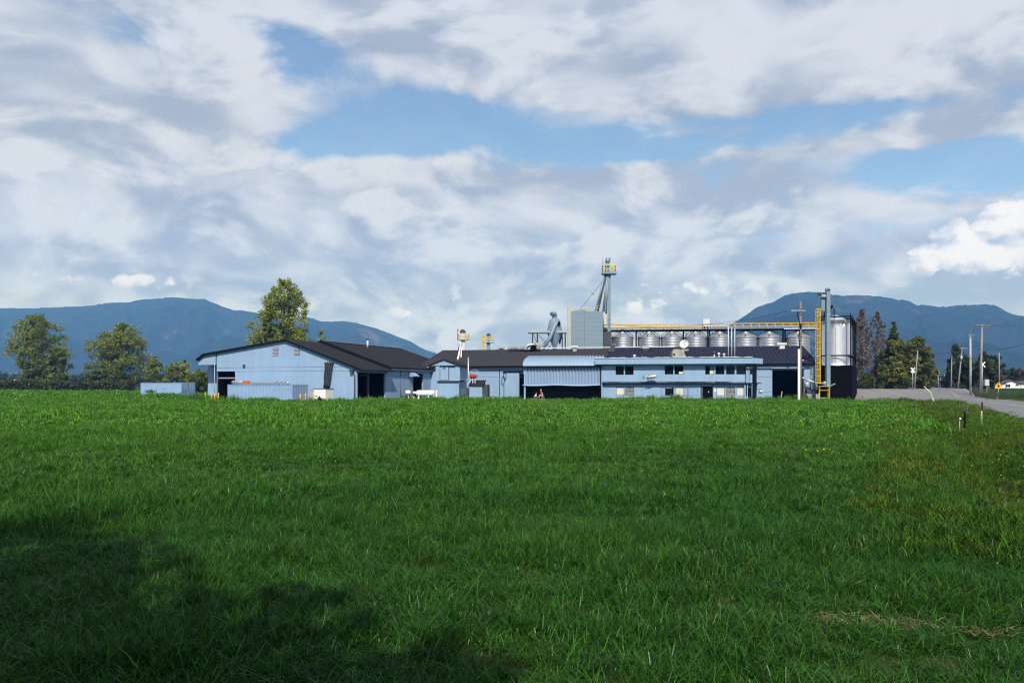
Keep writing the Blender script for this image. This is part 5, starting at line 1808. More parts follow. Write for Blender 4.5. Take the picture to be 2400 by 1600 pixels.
MB().box(WX(1949, Y), WX(1954, Y), Y + .2, Y + .8, ZZ(721, Y), ZZ(715, Y)).build('valve_box', M_BLACK, g)
MB().bar((WX(1947, Y), Y - .2, ZZ(903, Y)), (WX(1953, Y), Y - .6, ZZ(899, Y)), .07).build('boot_arm', M_WTRIM, g)
MB().lathe([(.2, 0), (.24, .1), (.2, .42), (.05, .5)], (WX(1931, Y), Y - .2, ZZ(902, Y)), 12).build('boot_motor', M_GALVD, g)
MB().tube([(WX(1934, Y), Y - .3, ZZ(898, Y)), (WX(1912, Y - .3), Y - .4, ZZ(897, Y)), (WX(1886, Y - .5), Y - .5, ZZ(889, Y))], .12, 10).build('auger', M_GALV, g)


def yellow_ladder():
    Y = 104.6
    root = thing('yellow_caged_ladder', 'tall bright yellow caged ladder with a stepped stand beside the silos', 'ladder', (WX(1917, Y), Y, 0))
    x0, x1 = WX(1912, Y), WX(1922.5, Y)
    zt, zl = ZZ(724.5, Y), ZZ(898, Y)
    for x in (x0 + .1, x1 - .1):
        MB().bar((x, Y + .3, zl), (x, Y + .3, zt), .045).build('stile', M_YEL, root)
    mesh = None
    z = zl + .1
    zb_ = z
    while z < zt:
        if mesh is None:
            mesh = MB().bar((x0 + .1, Y + .3, z), (x1 - .1, Y + .3, z), .022).build('rung', M_YEL, root).data
        else:
            shared('rung', mesh, root, ORG[root] + Vector((0, 0, z - zb_)))
        z += .32
    n = 12
    mesh = None
    for q in range(n):
        z = zl + (zt - zl) * q / (n - 1)
        if mesh is None:
            z00 = z
            mesh = MB().tube([(x0 + .1, Y + .3, z), (x0, Y, z), (x0 + .08, Y - .3, z), ((x0 + x1) / 2, Y - .42, z), (x1 - .08, Y - .3, z), (x1, Y, z), (x1 - .1, Y + .3, z)], .055, 5).build('hoop', M_YEL, root).data
        else:
            shared('hoop', mesh, root, ORG[root] + Vector((0, 0, z - z00)))
    for (x, y) in ((x0, Y), (x0 + .08, Y - .3), ((x0 + x1) / 2, Y - .42), (x1 - .08, Y - .3), (x1, Y)):
        MB().bar((x, y, zl), (x, y, zt), .035).build('cage_bar', M_YEL, root)
    # bottom scoop
    MB().tube([(x0, Y - .1, zl), (x0, Y - .1, ZZ(902, Y)), (WX(1913.5, Y), Y - .1, ZZ(904.5, Y)), (WX(1919, Y), Y - .1, ZZ(905.8, Y))], .04, 6).build('cage_foot', M_YEL, root)
    # stand
    s0_, s1_ = WX(1920, Y), WX(1943, Y)
    zp = ZZ(905.5, Y)
    for (x, y) in ((s0_, Y - .2), (s1_, Y - .2), (s0_ + .2, Y + .6), (s1_ + .12, Y + .6)):
        MB().bar((x, y, GZ), (x, y, zp), .05).build('stand_leg', M_YEL, root)
    MB().box(s0_ - .05, s1_ + .15, Y - .25, Y + .65, zp + .001, zp + .07).build('stand_deck', M_YEL, root)
    for py in (914.5, 932):
        z = ZZ(py, Y)
        MB().bar((s0_, Y - .2, z), (s1_, Y - .2, z), .04).build('stand_rail', M_YEL, root)


yellow_ladder()
# clutter between the warehouse and the ladder
Y = 106.5
g = thing('blower_unit', 'grey blower with a domed motor and hoses on a pallet, left of the yellow ladder', 'machine', (WX(1897, Y), Y, 0))
MB().lathe([(.25, 0), (.38, .1), (.38, .7), (.3, .9), (.12, 1.0)], (WX(1891.5, Y), Y, ZZ(911, Y)), 16).build('motor', M_GALVD, g)
MB().box(WX(1889, Y), WX(1908, Y), Y - .4, Y + .5, ZZ(923, Y), ZZ(911.3, Y)).build('housing', M_DGREY, g)
MB().tube([(WX(1899, Y), Y, ZZ(913, Y)), (WX(1899.5, Y), Y, ZZ(899, Y)), (WX(1903, Y), Y, ZZ(896, Y)), (WX(1904, Y), Y + .4, ZZ(860, Y))], .16, 10).build('duct', M_STEELB, g)
MB().tube([(WX(1908, Y), Y + .2, ZZ(935, Y)), (WX(1907, Y), Y + .2, ZZ(860, Y))], .14, 8).build('riser', M_STEELB, g)
MB().box(WX(1890, Y), WX(1907, Y), Y - .5, Y + .5, -.1, ZZ(927, Y)).build('skid', mat('skid', (.25, .21, .18), .8, var=.3), g)
g = thing('red_motor', 'small dark red motor on the ground right of the utility pole', 'machine', (WX(1884, 105.5), 105.5, 0))
MB().lathe([(.12, WX(1880, 105.5)), (.26, WX(1881, 105.5)), (.26, WX(1888, 105.5)), (.1, WX(1890, 105.5))], (0, 105.5, ZZ(925, 105.5)), 12, axis='a').build('drum', M_MAROON, g)
MB().box(WX(1880, 105.5), WX(1888, 105.5), 105.2, 105.8, -.1, ZZ(930, 105.5)).build('stand', M_BLACK, g)
g = thing('concrete_block', 'pale concrete block beside the foot of the yellow ladder', 'block', (WX(1915, 105.3), 105.3, 0))
MB().hexa([(WX(1911.5, 105.3), 105, -.1), (WX(1918, 105.3), 105, -.1), (WX(1918, 105.3), 105.6, -.1), (WX(1911.5, 105.3), 105.6, -.1)],
          [(WX(1911, 105.3), 105, ZZ(923, 105.3)), (WX(1918.5, 105.3), 105, ZZ(923, 105.3)), (WX(1918.5, 105.3), 105.6, ZZ(923, 105.3)), (WX(1911, 105.3), 105.6, ZZ(923, 105.3))]).build('block', mat('pale_conc', (.45, .42, .40), .85, var=.15), g)


# ------------------------------------------------------------------ poles, wires, signs
def pole(name, label, px, ytop, Y, r, lean_px=0, cross=None, m=None, arms=2, group='utility poles', braces=True):
    x = WX(px, Y)
    zt = ZZ(ytop, Y)
    z0 = float(terr(x, Y)) - .3
    xt = WX(px + lean_px, Y)
    root = thing(name, label, 'utility pole', (x, Y, z0 + .3), group)
    MB().tube([(x, Y, z0), ((x + xt) / 2, Y, (z0 + zt) / 2), (xt, Y, zt)], [r * 1.15, r, r * .8], 10).build('shaft', m or M_POLE, root)
    if cross:
        (c0, c1, cy) = cross
        z = ZZ(cy, Y)
        arm = MB().box(WX(c0, Y), WX(c1, Y), Y - r - .12, Y - r - .02, z - .06, z + .06).build('cross_arm', M_GALVD, root)
        if braces:
            for s_ in (-1, 1):
                MB().bar((xt + s_ * abs(WX(c1, Y) - WX(c0, Y)) * .22, Y - r - .02, z - .06), (xt, Y - r - .02, z - .55), .025).build('arm_brace', M_DGREY, root)
        for q in (.04, .32, .7, .96):
            xx = WX(c0 + (c1 - c0) * q, Y)
            MB().lathe([(.05, 0), (.07, .06), (.04, .12), (.06, .18), (.02, .24)], (xx, Y - r - .07, z + .062), 8).build('insulator', M_DGREY, arm)
    return root


pm = pole('utility_pole', 'brown wooden utility pole with crossarm in front of the warehouse, beside a white pipe', 1876, 706, 98.5, .155, 0.5, (1852, 1886, 728), M_WOOD)
Y = 98.3
MB().tube([(WX(1871.5, Y), Y - .12, -.1), (WX(1871.5, Y), Y - .12, .15), (WX(1871.8, Y), Y - .12, .6), (WX(1872, Y), Y - .12, ZZ(818, Y))], [.26, .22, .15, .14], 12).build('white_riser_pipe', M_WHITE, pm)
MB().box(WX(1874, Y), WX(1880, Y), Y - .2, Y + .15, ZZ(766, Y), ZZ(758, Y)).build('junction_box', M_DGREY, pm)
MB().tube([(WX(1873, Y), Y - .15, ZZ(818, Y)), (WX(1871, Y), Y - .2, ZZ(790, Y)), (WX(1875, Y), Y - .2, ZZ(764, Y)), (WX(1868, Y), Y - .2, ZZ(740, Y)), (WX(1868, Y), Y - .2, ZZ(730, Y))], .05, 6).build('cable', M_BLACK, pm)
pts = [(WX(1871, Y) + .9 * math.sin(t) - .5, Y - .1, ZZ(790, Y) + .75 * math.cos(t)) for t in np.linspace(0, 5.6, 12)]
MB().tube(pts, .022, 5).build('cable_loop', M_BLACK, pm)
MB().box(WX(1880.5, Y), WX(1883.5, Y), Y - .1, Y + .1, ZZ(845, Y), ZZ(843, Y)).build('marker', M_WHITE, pm)
MB().lathe([(.09, 0), (.1, .12), (.03, .2)], (WX(1881, Y), Y - .2, ZZ(887, Y)), 8).build('lamp', M_WHITE, pm)

poles = {}
poles['a'] = pole('utility_pole', 'tall pale utility pole with a dark top beside the road crest', 2275, 785, 152, .2, -.5, (2268, 2282, 784), mat('pale_pole', (.42, .41, .38), .8, var=.12))
poles['b'] = pole('utility_pole', 'tall weathered pole with a wide white crossarm, right of the road', 2297.5, 763, 146, .19, 4.5, (2283, 2321.5, 761.5), M_POLE)
poles['c'] = pole('utility_pole', 'leaning pole with a crossarm and a hanging white transformer, left of the pale pole', 2245, 814, 178, .16, 10.5, (2247, 2266, 816), M_POLE)
Y = 178
MB().lathe([(.1, 0), (.22, .05), (.26, .5), (.16, .62), (.06, .8)], (WX(2250.5, Y), Y - .5, ZZ(842, Y)), 12).build('transformer', mat('pale_green', (.45, .52, .48), .6), poles['c'])
poles['d'] = pole('utility_pole', 'slim plain pole on the crest, left of the leaning transformer pole', 2229, 838, 190, .13, 2, None, M_POLE)
poles['e'] = pole('utility_pole', 'thin leaning pole before the green trees, beside the far crossbuck', 2143, 821, 150, .12, 8, None, M_POLE)
poles['f'] = pole('utility_pole', 'thin dark pole between the trees and the yellow diamond sign', 2342.5, 826, 175, .13, -.5, None, M_POLE)
for (px, yt, Yp_, lab) in ((2214, 876, 330, 'far short pole beyond the crest, rightmost of the small ones'), (2204.5, 886, 360, 'far short pole beyond the crest, second from right of the small ones'),
                           (2199, 873, 300, 'far short pole with a white lamp beyond the crest'), (2189, 875, 380, 'far short pole beyond the crest, left of the lamp pole'), (2177, 885, 420, 'far short pole beyond the crest, leftmost of the small ones')):
    p = pole('far_pole', lab, px, yt, Yp_, .2, 0, None, M_POLE, group='far poles beyond the crest')
    if px == 2199:
        MB().lathe([(.35, 0), (.5, .2), (.4, .7), (.1, .9)], (WX(2198, Yp_), Yp_ - .3, ZZ(875.5, Yp_)), 10).build('lamp', M_WHITE, p)


def wire(label, p, q, sag, r=.022):
    pts = []
    for k in range(13):
        t = k / 12
        v = Vector(p).lerp(Vector(q), t)
        pts.append((v.x, v.y, v.z - sag * 4 * t * (1 - t)))
    MB().tube(pts, r, 5).build('overhead_wire', M_WIRE, loc=p, label=label, cat='wire', group='overhead wires')


wire('overhead wire running right from the weathered pole to the frame edge', P(2297, 818, 146), P(2420, 801, 120), .5, .035)
wire('overhead wire between the leaning pole and the weathered pole', P(2256, 822, 178), P(2297, 818, 146), .4, .035)
wire('overhead wire crossing the dark mountain towards the leaning pole', P(2150, 822, 150), P(2255, 822, 178), .5, .035)


wire('upper overhead wire running right from the wide white crossarm', P(2286, 761, 146), P(2430, 735, 110), .6)
wire('middle overhead wire running right from the wide white crossarm', P(2308, 761, 146), P(2430, 742, 116), .6)
wire('lower overhead wire running right from the wide white crossarm', P(2320, 761, 146), P(2430, 750, 122), .6)
wire('overhead wire from the pale pole back to the leaning transformer pole', P(2270, 784, 152), P(2248, 816, 178), .4)
wire('overhead wire from the wide crossarm back to the pale pole', P(2284, 762, 146), P(2280, 784, 152), .2)
wire('overhead wire from the brown pole crossarm off to the left behind the masts', P(1853, 728, 98.5), P(1426, 758, 139), 1.2)


def crossbuck(label, px, py, Y, s, lights, box):
    x = WX(px, Y)
    z = ZZ(py, Y)
    z0 = float(terr(x, Y)) - .2
    root = thing('railway_crossbuck', label, 'crossing sign', (x, Y, z0), 'railway crossbucks')
    MB().tube([(x, Y, z0), (x, Y, z + s * .75)], .06, 8).build('post', M_GALVD, root)
    for sg in (-1, 1):
        d = Vector((math.cos(R(45)) * sg, 0, math.sin(R(45)))); n = Vector((-d.z, 0, d.x))
        c = Vector((x, Y - .09 - (.02 if sg > 0 else 0), z))
        w = s * .16
        pts = [c + d * s * e + n * w * f for e, f in ((-1, -1), (1, -1), (1, 1), (-1, 1))]
        mb = MB()
        mb.hexa([tuple(p) for p in (pts[0], pts[1], pts[1] + Vector((0, .018, 0)), pts[0] + Vector((0, .018, 0)))],
                [tuple(p) for p in (pts[3], pts[2], pts[2] + Vector((0, .018, 0)), pts[3] + Vector((0, .018, 0)))])
        mb.build('board', M_WHITE, root)
    if lights:
        for sg in (-1, 1):
            MB().lathe([(.16, -.2), (.2, -.18), (.2, 0), (.1, .05)], (x + sg * .4, Y - .1, z - s * 1.5), 12, axis='b').build('signal_lamp', M_BLACK, root)
        MB().box(x - .45, x + .45, Y - .05, Y + .05, z - s * 1.5 - .04, z - s * 1.5 + .04).build('lamp_bar', M_GALVD, root)
    if box:
        MB().box(x + .25, x + 1.0, Y - .5, Y + .1, ZZ(906, Y) + .2, ZZ(889, Y)).build('control_box', mat('pale_box', (.5, .56, .56), .5), root)
        MB().bar((x + .75, Y - .2, z0 - .3), (x + .75, Y - .2, ZZ(904, Y)), .08).build('box_post', M_GALVD, root)
    return root


crossbuck('white railway crossbuck before the green trees left of the road', 2139, 866.5, 147, .57, False, False)
MB().box(WX(2136, 147), WX(2142, 147), 146.8, 146.86, ZZ(874, 147), ZZ(869, 147)).build('track_plate', M_WHITE, bpy.data.objects['railway_crossbuck'])
crossbuck('white railway crossbuck behind the weathered pole right of the road, with a control box', 2302.5, 854, 149, .68, True, True)


def diamond_sign():
    Y = 118.0
    c = P(2340.5, 904, Y)
    s = 8.6 * Y / FPX
    z0 = float(terr(c.x, Y)) - .3
    root = thing('warning_sign', 'yellow diamond road sign with a black cross symbol', 'road sign', (c.x, Y, z0))
    MB().box(c.x - .04, c.x + .04, Y + .01, Y + .07, z0, c.z).build('post', M_GALVD, root)
    MB().extr([(c.x, c.z - s), (c.x + s, c.z), (c.x, c.z + s), (c.x - s, c.z)], Y - .01, Y).build('plate', M_SIGNY, root)
    w = s * .09
    MB().box(c.x - w, c.x + w, Y - .016, Y - .012, c.z - s * .55, c.z + s * .58).build('symbol_upright', M_BLACK, root)
    MB().box(c.x - s * .42, c.x - w - .001, Y - .016, Y - .012, c.z - w, c.z + w).build('symbol_arm', M_BLACK, root)
    MB().box(c.x + w + .001, c.x + s * .42, Y - .016, Y - .012, c.z - w, c.z + w).build('symbol_arm', M_BLACK, root)
    MB().box(c.x - .3, c.x + .1, Y - .02, Y - .005, z0 + .3, z0 + .75).build('lower_plate', M_OFFW, root)


diamond_sign()


# roadside posts
def ground_z(x, y): return float(terr(x, y))


Y = 88.0
x = WX(2190, 88)
g = thing('leaning_post', 'broken white post leaning left at the edge of the gravel yard', 'post', (x, Y, 0))
mb = MB(); mb.tube([(x, Y, -.2), (WX(2181, Y), Y, ZZ(920, Y)), (WX(2166, Y), Y, ZZ(905.5, Y))], [.075, .06, .045], 8); mb.build('upper_shaft', M_OFFW, g)
mb = MB(); mb.tube([(x + .05, Y - .02, -.2), (WX(2184.5, Y), Y - .02, ZZ(930, Y))], [.16, .12], 8); mb.build('base_sleeve', M_CONC, g)
for (px, yb, yt, Yq, r, m_, lab, top) in ((2261, 995, 967, 39.5, .045, M_BLACK, 'stubby black marker post in the roadside grass', None), (2266.5, 975, 947, 50, .045, M_DGREY, 'thin grey stake behind the stubby black marker post', None),
                                          (2301, 1003, 942, 37, .028, M_GALVD, 'thin tall roadside stake with a dark upper plate', 'plate'), (2249.5, 1000, 981, 38.5, .013, M_GALVD, 'low stake with a small white reflector in the roadside grass', 'white'),
                                          (2249, 962, 945, 60, .05, M_DGREY, 'short grey stake at the road edge, farthest of the roadside stakes', None)):
    x = WX(px, Yq)
    z0 = ground_z(x, Yq) - .2
    zt = ZZ(yt, Yq)
    g = thing('marker_post', lab, 'post', (x, Yq, z0))
    MB().tube([(x, Yq, z0), (x, Yq, zt)], r, 8).build('shaft', m_, g)
    if top == 'plate':
        MB().box(x - .045, x + .045, Yq - .04, Yq - .028, ZZ(962, Yq), zt).build('plate', mat('maroon', (.05, .015, .02), .5), g)
    elif top == 'white':
        MB().lathe([(.02, -.02), (.05, -.015), (.05, .015), (.02, .02)], (x, Yq - .04, zt), 12, axis='b').build('reflector', M_WHITE, g)
    else:
        MB().lathe([(r * 1.1, 0), (r * .9, .03), (r * .3, .05)], (x, Yq, zt), 8).build('cap', m_, g)


# white house beyond the road
def house():
    Y = 225.0
    F = Fr(WX(2345, Y), Y, R(4))
    root = thing('white_house', 'small white gabled house with dark roof at the right edge', 'house', F.w(3, 0, 1))
    zg = 1.0
    a0, a1 = F.a(2346), F.a(2392)
    aP = F.a(2370)
    zE, zP = F.z(2370, 899), F.z(2370, 891.5)
    wins = [(F.a(2357.5), F.a(2368), F.z(2362, 907), F.z(2362, 900.5)), (F.a(2380.5), F.a(2388), F.z(2384, 904), F.z(2384, 899.5))]
    MB(F).wall(([(a0, zE), (aP, zP), (a1, zE)], zg - 1), wins, 0, .2).build('front_wall', M_WHITE, root)
    for w in wins:
        wd = MB(F).box(w[0] - .05, w[1] + .05, -.04, -.002, w[2] - .1, w[2]).build('window_sill', M_WTRIM, root)
        MB(F).box(w[0], w[1], .08, .1, w[2], w[3]).build('window_pane', M_GLASS, root)
        MB(F).box((w[0] + w[1]) / 2 - .05, (w[0] + w[1]) / 2 + .05, .03, .078, w[2], w[3]).build('window_bar', M_WTRIM, root)
    MB(F).box(a0 + .001, a1 - .001, .21, 9, zg - 1, zE).build('rear_body', M_WHITE, root)
    for (p, q) in (((a0 - .6, zE - .25), (aP, zP)), ((aP, zP), (a1 + .6, zE - .25))):
        MB(F).hexa([(p[0], -.4, p[1] + .02), (q[0], -.4, q[1] + .02), (q[0], 9.3, q[1] + .02), (p[0], 9.3, p[1] + .02)],
                   [(p[0], -.4, p[1] + .2), (q[0], -.4, q[1] + .2), (q[0], 9.3, q[1] + .2), (p[0], 9.3, p[1] + .2)]).build('roof_slope', M_ROOFH, root)
    MB(F).box(a1 + .01, a1 + 9, .6, 8, zg - 1, zE - .1).build('side_wing', M_WHITE, root)
    MB(F).hexa([(a1, .3, zE - .1), (a1 + 9.4, .3, zE - .1), (a1 + 9.4, 4.5, zP - .3), (a1, 4.5, zP - .3)], [(a1, .3, zE + .1), (a1 + 9.4, .3, zE + .1), (a1 + 9.4, 4.5, zP - .1), (a1, 4.5, zP - .1)]).build('wing_roof', M_ROOFH, root)
    g = thing('garden_shed', 'plain white box shed left of the white house, behind the diamond sign', 'shed', P(2330, 912, 215))
    F = Fr(WX(2330, 215), 215, 0)
    MB(F).box(F.a(2324), F.a(2337), 0, 3, -.5, ZZ(899.5, 215)).build('body', M_OFFW, g)
    MB(F).box(F.a(2323.5), F.a(2337.5), -.2, 3.2, ZZ(899.4, 215), ZZ(898.6, 215)).build('roof', M_WTRIM, g)


house()
# far farm buildings on the left, grey wall behind the trees on the right
Y = 420
for (p0, p1, y0, y1, lab) in ((-6, 15, 893.5, 899, 'low white farm shed far off at the left edge'), (24, 31, 890, 897, 'tiny pale farm shed far off behind the hedge, left')):
    x0, x1 = WX(p0, Y), WX(p1, Y)
    g = thing('far_shed', lab, 'shed', ((x0 + x1) / 2, Y, 0))
    MB().box(x0, x1, Y, Y + 6, -.5, ZZ(y0 + 1.5, Y)).build('body', M_WHITE, g)
    MB().hexa([(x0 - .3, Y - .3, ZZ(y0 + 1.5, Y) + .01), (x1 + .3, Y - .3, ZZ(y0 + 1.5, Y) + .01), (x1 + .3, Y + 6.3, ZZ(y0 + 1.5, Y) + .01), (x0 - .3, Y + 6.3, ZZ(y0 + 1.5, Y) + .01)],
              [(x0, Y + 2.9, ZZ(y0 - 1.5, Y)), (x1, Y + 2.9, ZZ(y0 - 1.5, Y)), (x1, Y + 3.1, ZZ(y0 - 1.5, Y)), (x0, Y + 3.1, ZZ(y0 - 1.5, Y))]).build('roof', M_WTRIM, g)
Y = 178
g = thing('grey_shed', 'low plain grey shed wall seen between the tree trunks behind the gravel yard', 'shed', (WX(2030, Y), Y, 1))
MB().box(WX(1990, Y), WX(2066, Y), Y, Y + 5, 0, ZZ(881, Y)).build('body', mat('grey_wall', (.20, .19, .18), .85, var=.15), g)
MB().box(WX(1988, Y), WX(2068, Y), Y - .3, Y + 5.3, ZZ(880.9, Y), ZZ(879, Y)).build('roof', M_DGREY, g)

# ------------------------------------------------------------------ two seated workers under the canopy
def skin_mesh(name, chain_v, chain_e, radii, material, root, parent, sub=1):
    me = bpy.data.meshes.new(name)
    org = ORG[parent] if parent else Vector((0, 0, 0))
    me.from_pydata([tuple(Vector(v) - org) for v in chain_v], chain_e, [])
    me.materials.append(material)
    o = bpy.data.objects.new(name, me)
    COL.objects.link(o)
    if parent: o.parent = parent
    ORG[o] = org
    md = o.modifiers.new('Skin', 'SKIN')
    md.use_smooth_shade = True
    lay = me.skin_vertices[0].data
    for i, r in enumerate(radii):
        rr = r if isinstance(r, tuple) else (r, r)
        lay[i].radius = rr
        lay[i].use_root = (i == root)
    sb = o.modifiers.new('Subdivision', 'SUBSURF')
    sb.levels = sub; sb.render_levels = sub
    return o


def seated_person(label, base, facing, top_m, leg_m, hat_m, lean=.0):
    """base: point on the ground under the seat; facing: +1 looks right, -1 looks left (mostly towards the camera)"""
    bx, by, bz = base
    f = facing
    root = thing('person', label, 'person', base)
    def q(x, y, z): return (bx + f * x, by + y, bz + z)
    seat = .36
    V = [q(0, 0, seat + .06), q(.03 + lean * .3, 0, seat + .24), q(.06 + lean * .7, 0, seat + .42), q(.09 + lean, 0, seat + .52), q(.11 + lean, 0, seat + .58), q(.13 + lean, -.01, seat + .70), q(.13 + lean, -.01, seat + .78)]
    E = [(i, i + 1) for i in range(6)]
    Rr = [.14, .13, .145, .075, .05, .088, .07]
    def limb(start, pts, rads):
        prev = start
        for p, r in zip(pts, rads):
            V.append(p); Rr.append(r); E.append((prev, len(V) - 1)); prev = len(V) - 1
        return prev
    for s in (-1, 1):
        w = limb(2, [q(.07 + lean * .8, s * .18, seat + .47), q(.14 + lean * .6, s * .22, seat + .24), q(.36, s * .12, seat + .16)], [.062, .048, .034])
        pal = limb(w, [q(.42, s * .11, seat + .145)], [.036])
        for k, (l, r) in enumerate(((.075, .010), (.085, .010), (.08, .010), (.065, .009))):
            limb(pal, [q(.455, s * (.085 + .018 * k), seat + .15), q(.43 + l, s * (.085 + .018 * k), seat + .125), q(.445 + l, s * (.085 + .018 * k), seat + .10)], [r, r, r * .8])
        limb(pal, [q(.42, s * .065, seat + .165), q(.455, s * .05, seat + .15)], [.011, .009])
        limb(0, [q(.05, s * .1, seat + .04), q(.42, s * .13, seat + .12), q(.46, s * .12, .12), q(.46, s * .12, .06), q(.58, s * .13, .045)], [.095, .07, .045, .042, .035])
    skin_mesh('body', V, E, Rr, M_SKIN, 0, root)
    # clothing: a slightly thicker skin of its own round trunk, arms and legs
    sv = [q(0, 0, seat + .1), q(.03 + lean * .3, 0, seat + .24), q(.06 + lean * .7, 0, seat + .42), q(.085 + lean, 0, seat + .50)]
    se = [(0, 1), (1, 2), (2, 3)]; sr = [.165, .155, .165, .085]
    for s in (-1, 1):
        i = len(sv)
        sv += [q(.07 + lean * .8, s * .18, seat + .47), q(.12 + lean * .65, s * .215, seat + .30)]
        se += [(2, i), (i, i + 1)]; sr += [.08, .07]
    skin_mesh('shirt', sv, se, sr, top_m, 0, root)
    tv = [q(0, 0, seat + .06)]; te = []; tr = [.165]
    for s in (-1, 1):
        i = len(tv)
        tv += [q(.05, s * .1, seat + .04), q(.42, s * .13, seat + .12), q(.46, s * .12, .13)]
        te += [(0, i), (i, i + 1), (i + 1, i + 2)]; tr += [.115, .088, .068]
    skin_mesh('trousers', tv, te, tr, leg_m, 0, root)
    hx, hy, hz_ = q(.13 + lean, -.01, seat + .76)
    MB().lathe([(.098, -.06), (.108, .0), (.10, .05), (.07, .09), (.02, .11)], (hx - f * .015, hy + .01, hz_), 14).build('hair' if hat_m is M_HAIR else 'cap', hat_m, root)
    # facial features
    for s in (-1, 1):
        MB().lathe([(.004, 0), (.012, .006), (.004, .012)], (hx + f * .08, hy + s * .035, hz_ - .045), 6).build('eye', M_BLACK, root)
        MB().lathe([(.008, 0), (.02, .02), (.015, .05), (.004, .06)], (hx - f * .005, hy + s * .098, hz_ - .08), 6).build('ear', M_SKIN, root)
    MB().lathe([(.014, 0), (.012, .03), (.004, .05)], (hx + f * .10, hy, hz_ - .085), 6).build('nose', M_SKIN, root)
    MB().box(hx + f * .078 - .006, hx + f * .078 + .006, hy - .025, hy + .025, hz_ - .112, hz_ - .104).build('mouth', M_RED, root)
    for s in (-1, 1):
        x, y, z = q(.52, s * .125, 0)
        MB().hexa([(x - .14, y - .055, z), (x + .14, y - .055, z), (x + .14, y + .055, z), (x - .14, y + .055, z)],
                  [(x - .10, y - .045, z + .11), (x + .09, y - .045, z + .07), (x + .09, y + .045, z + .07), (x - .10, y + .045, z + .11)]).build('shoe', M_DCLOTH, root)


Y = 101.6
pb = WX(1262, Y)
g = thing('timber_platform', 'low timber pallet deck in the grass under the canopy with two people on it', 'pallet', (pb, Y, 0))
for k in range(6):
    y = Y - .75 + k * .28
    MB().box(WX(1245, Y), WX(1278, Y), y, y + .22, .34, .385).build('board', M_WOODP, g)
for k in range(3):
    x = WX(1247 + k * 14.5, Y)
    MB().box(x, x + .1, Y - .74, Y + .86, 0.0, .338).build('bearer', M_WOOD, g)
for px in (1254, 1272):
    x = WX(px, Y) + (.0)
    c = thing('crate_seat', 'dark low crate the person in white sits on' if px == 1254 else 'dark low crate the person in orange sits on', 'crate', (x, Y, .387))
    MB().box(x - .2, x + .2, Y - .2, Y + .25, .388, .388 + .28).build('body', M_DGREY, c)
    MB().box(x - .22, x + .22, Y - .22, Y + .27, .388 + .281, .388 + .33).build('lid', M_WOOD, c)
seated_person('person in an orange vest and grey trousers sitting on a crate, leaning forward', (WX(1272, Y), Y, .39), -1, M_HIVIS, M_GCLOTH, mat('grey_cap', (.4, .38, .37), .7), .12)
seated_person('person in a white shirt with dark hair sitting low at the left under the canopy', (WX(1254, Y), Y + .1, .1), 1, M_WCLOTH, M_DCLOTH, M_HAIR, .05)


# ------------------------------------------------------------------ trees
def crown_quads(centres, radii, per, size, rg, squash=1.0, droop=0.0):
    C = np.repeat(np.asarray(centres), per, axis=0)
    Rr = np.repeat(np.asarray(radii), per)
    n = len(C)
    d = rg.normal(size=(n, 3)); d /= np.linalg.norm(d, axis=1)[:, None]
    rad = Rr * rg.random(n) ** .45
    pos = C + d * rad[:, None] * np.array([1, 1, squash])
    pos[:, 2] -= droop * rg.random(n) * Rr
    t = rg.normal(size=(n, 3)); t[:, 2] *= .6
    t /= np.linalg.norm(t, axis=1)[:, None]
    u = np.cross(t, rg.normal(size=(n, 3))); u /= np.linalg.norm(u, axis=1)[:, None]
    s = size * (.6 + .8 * rg.random(n))
    a = t * s[:, None]; b = u * (s * .55)[:, None]
    return np.stack([pos - a - b * .4, pos + b, pos + a - b * .2, pos - b], axis=1)


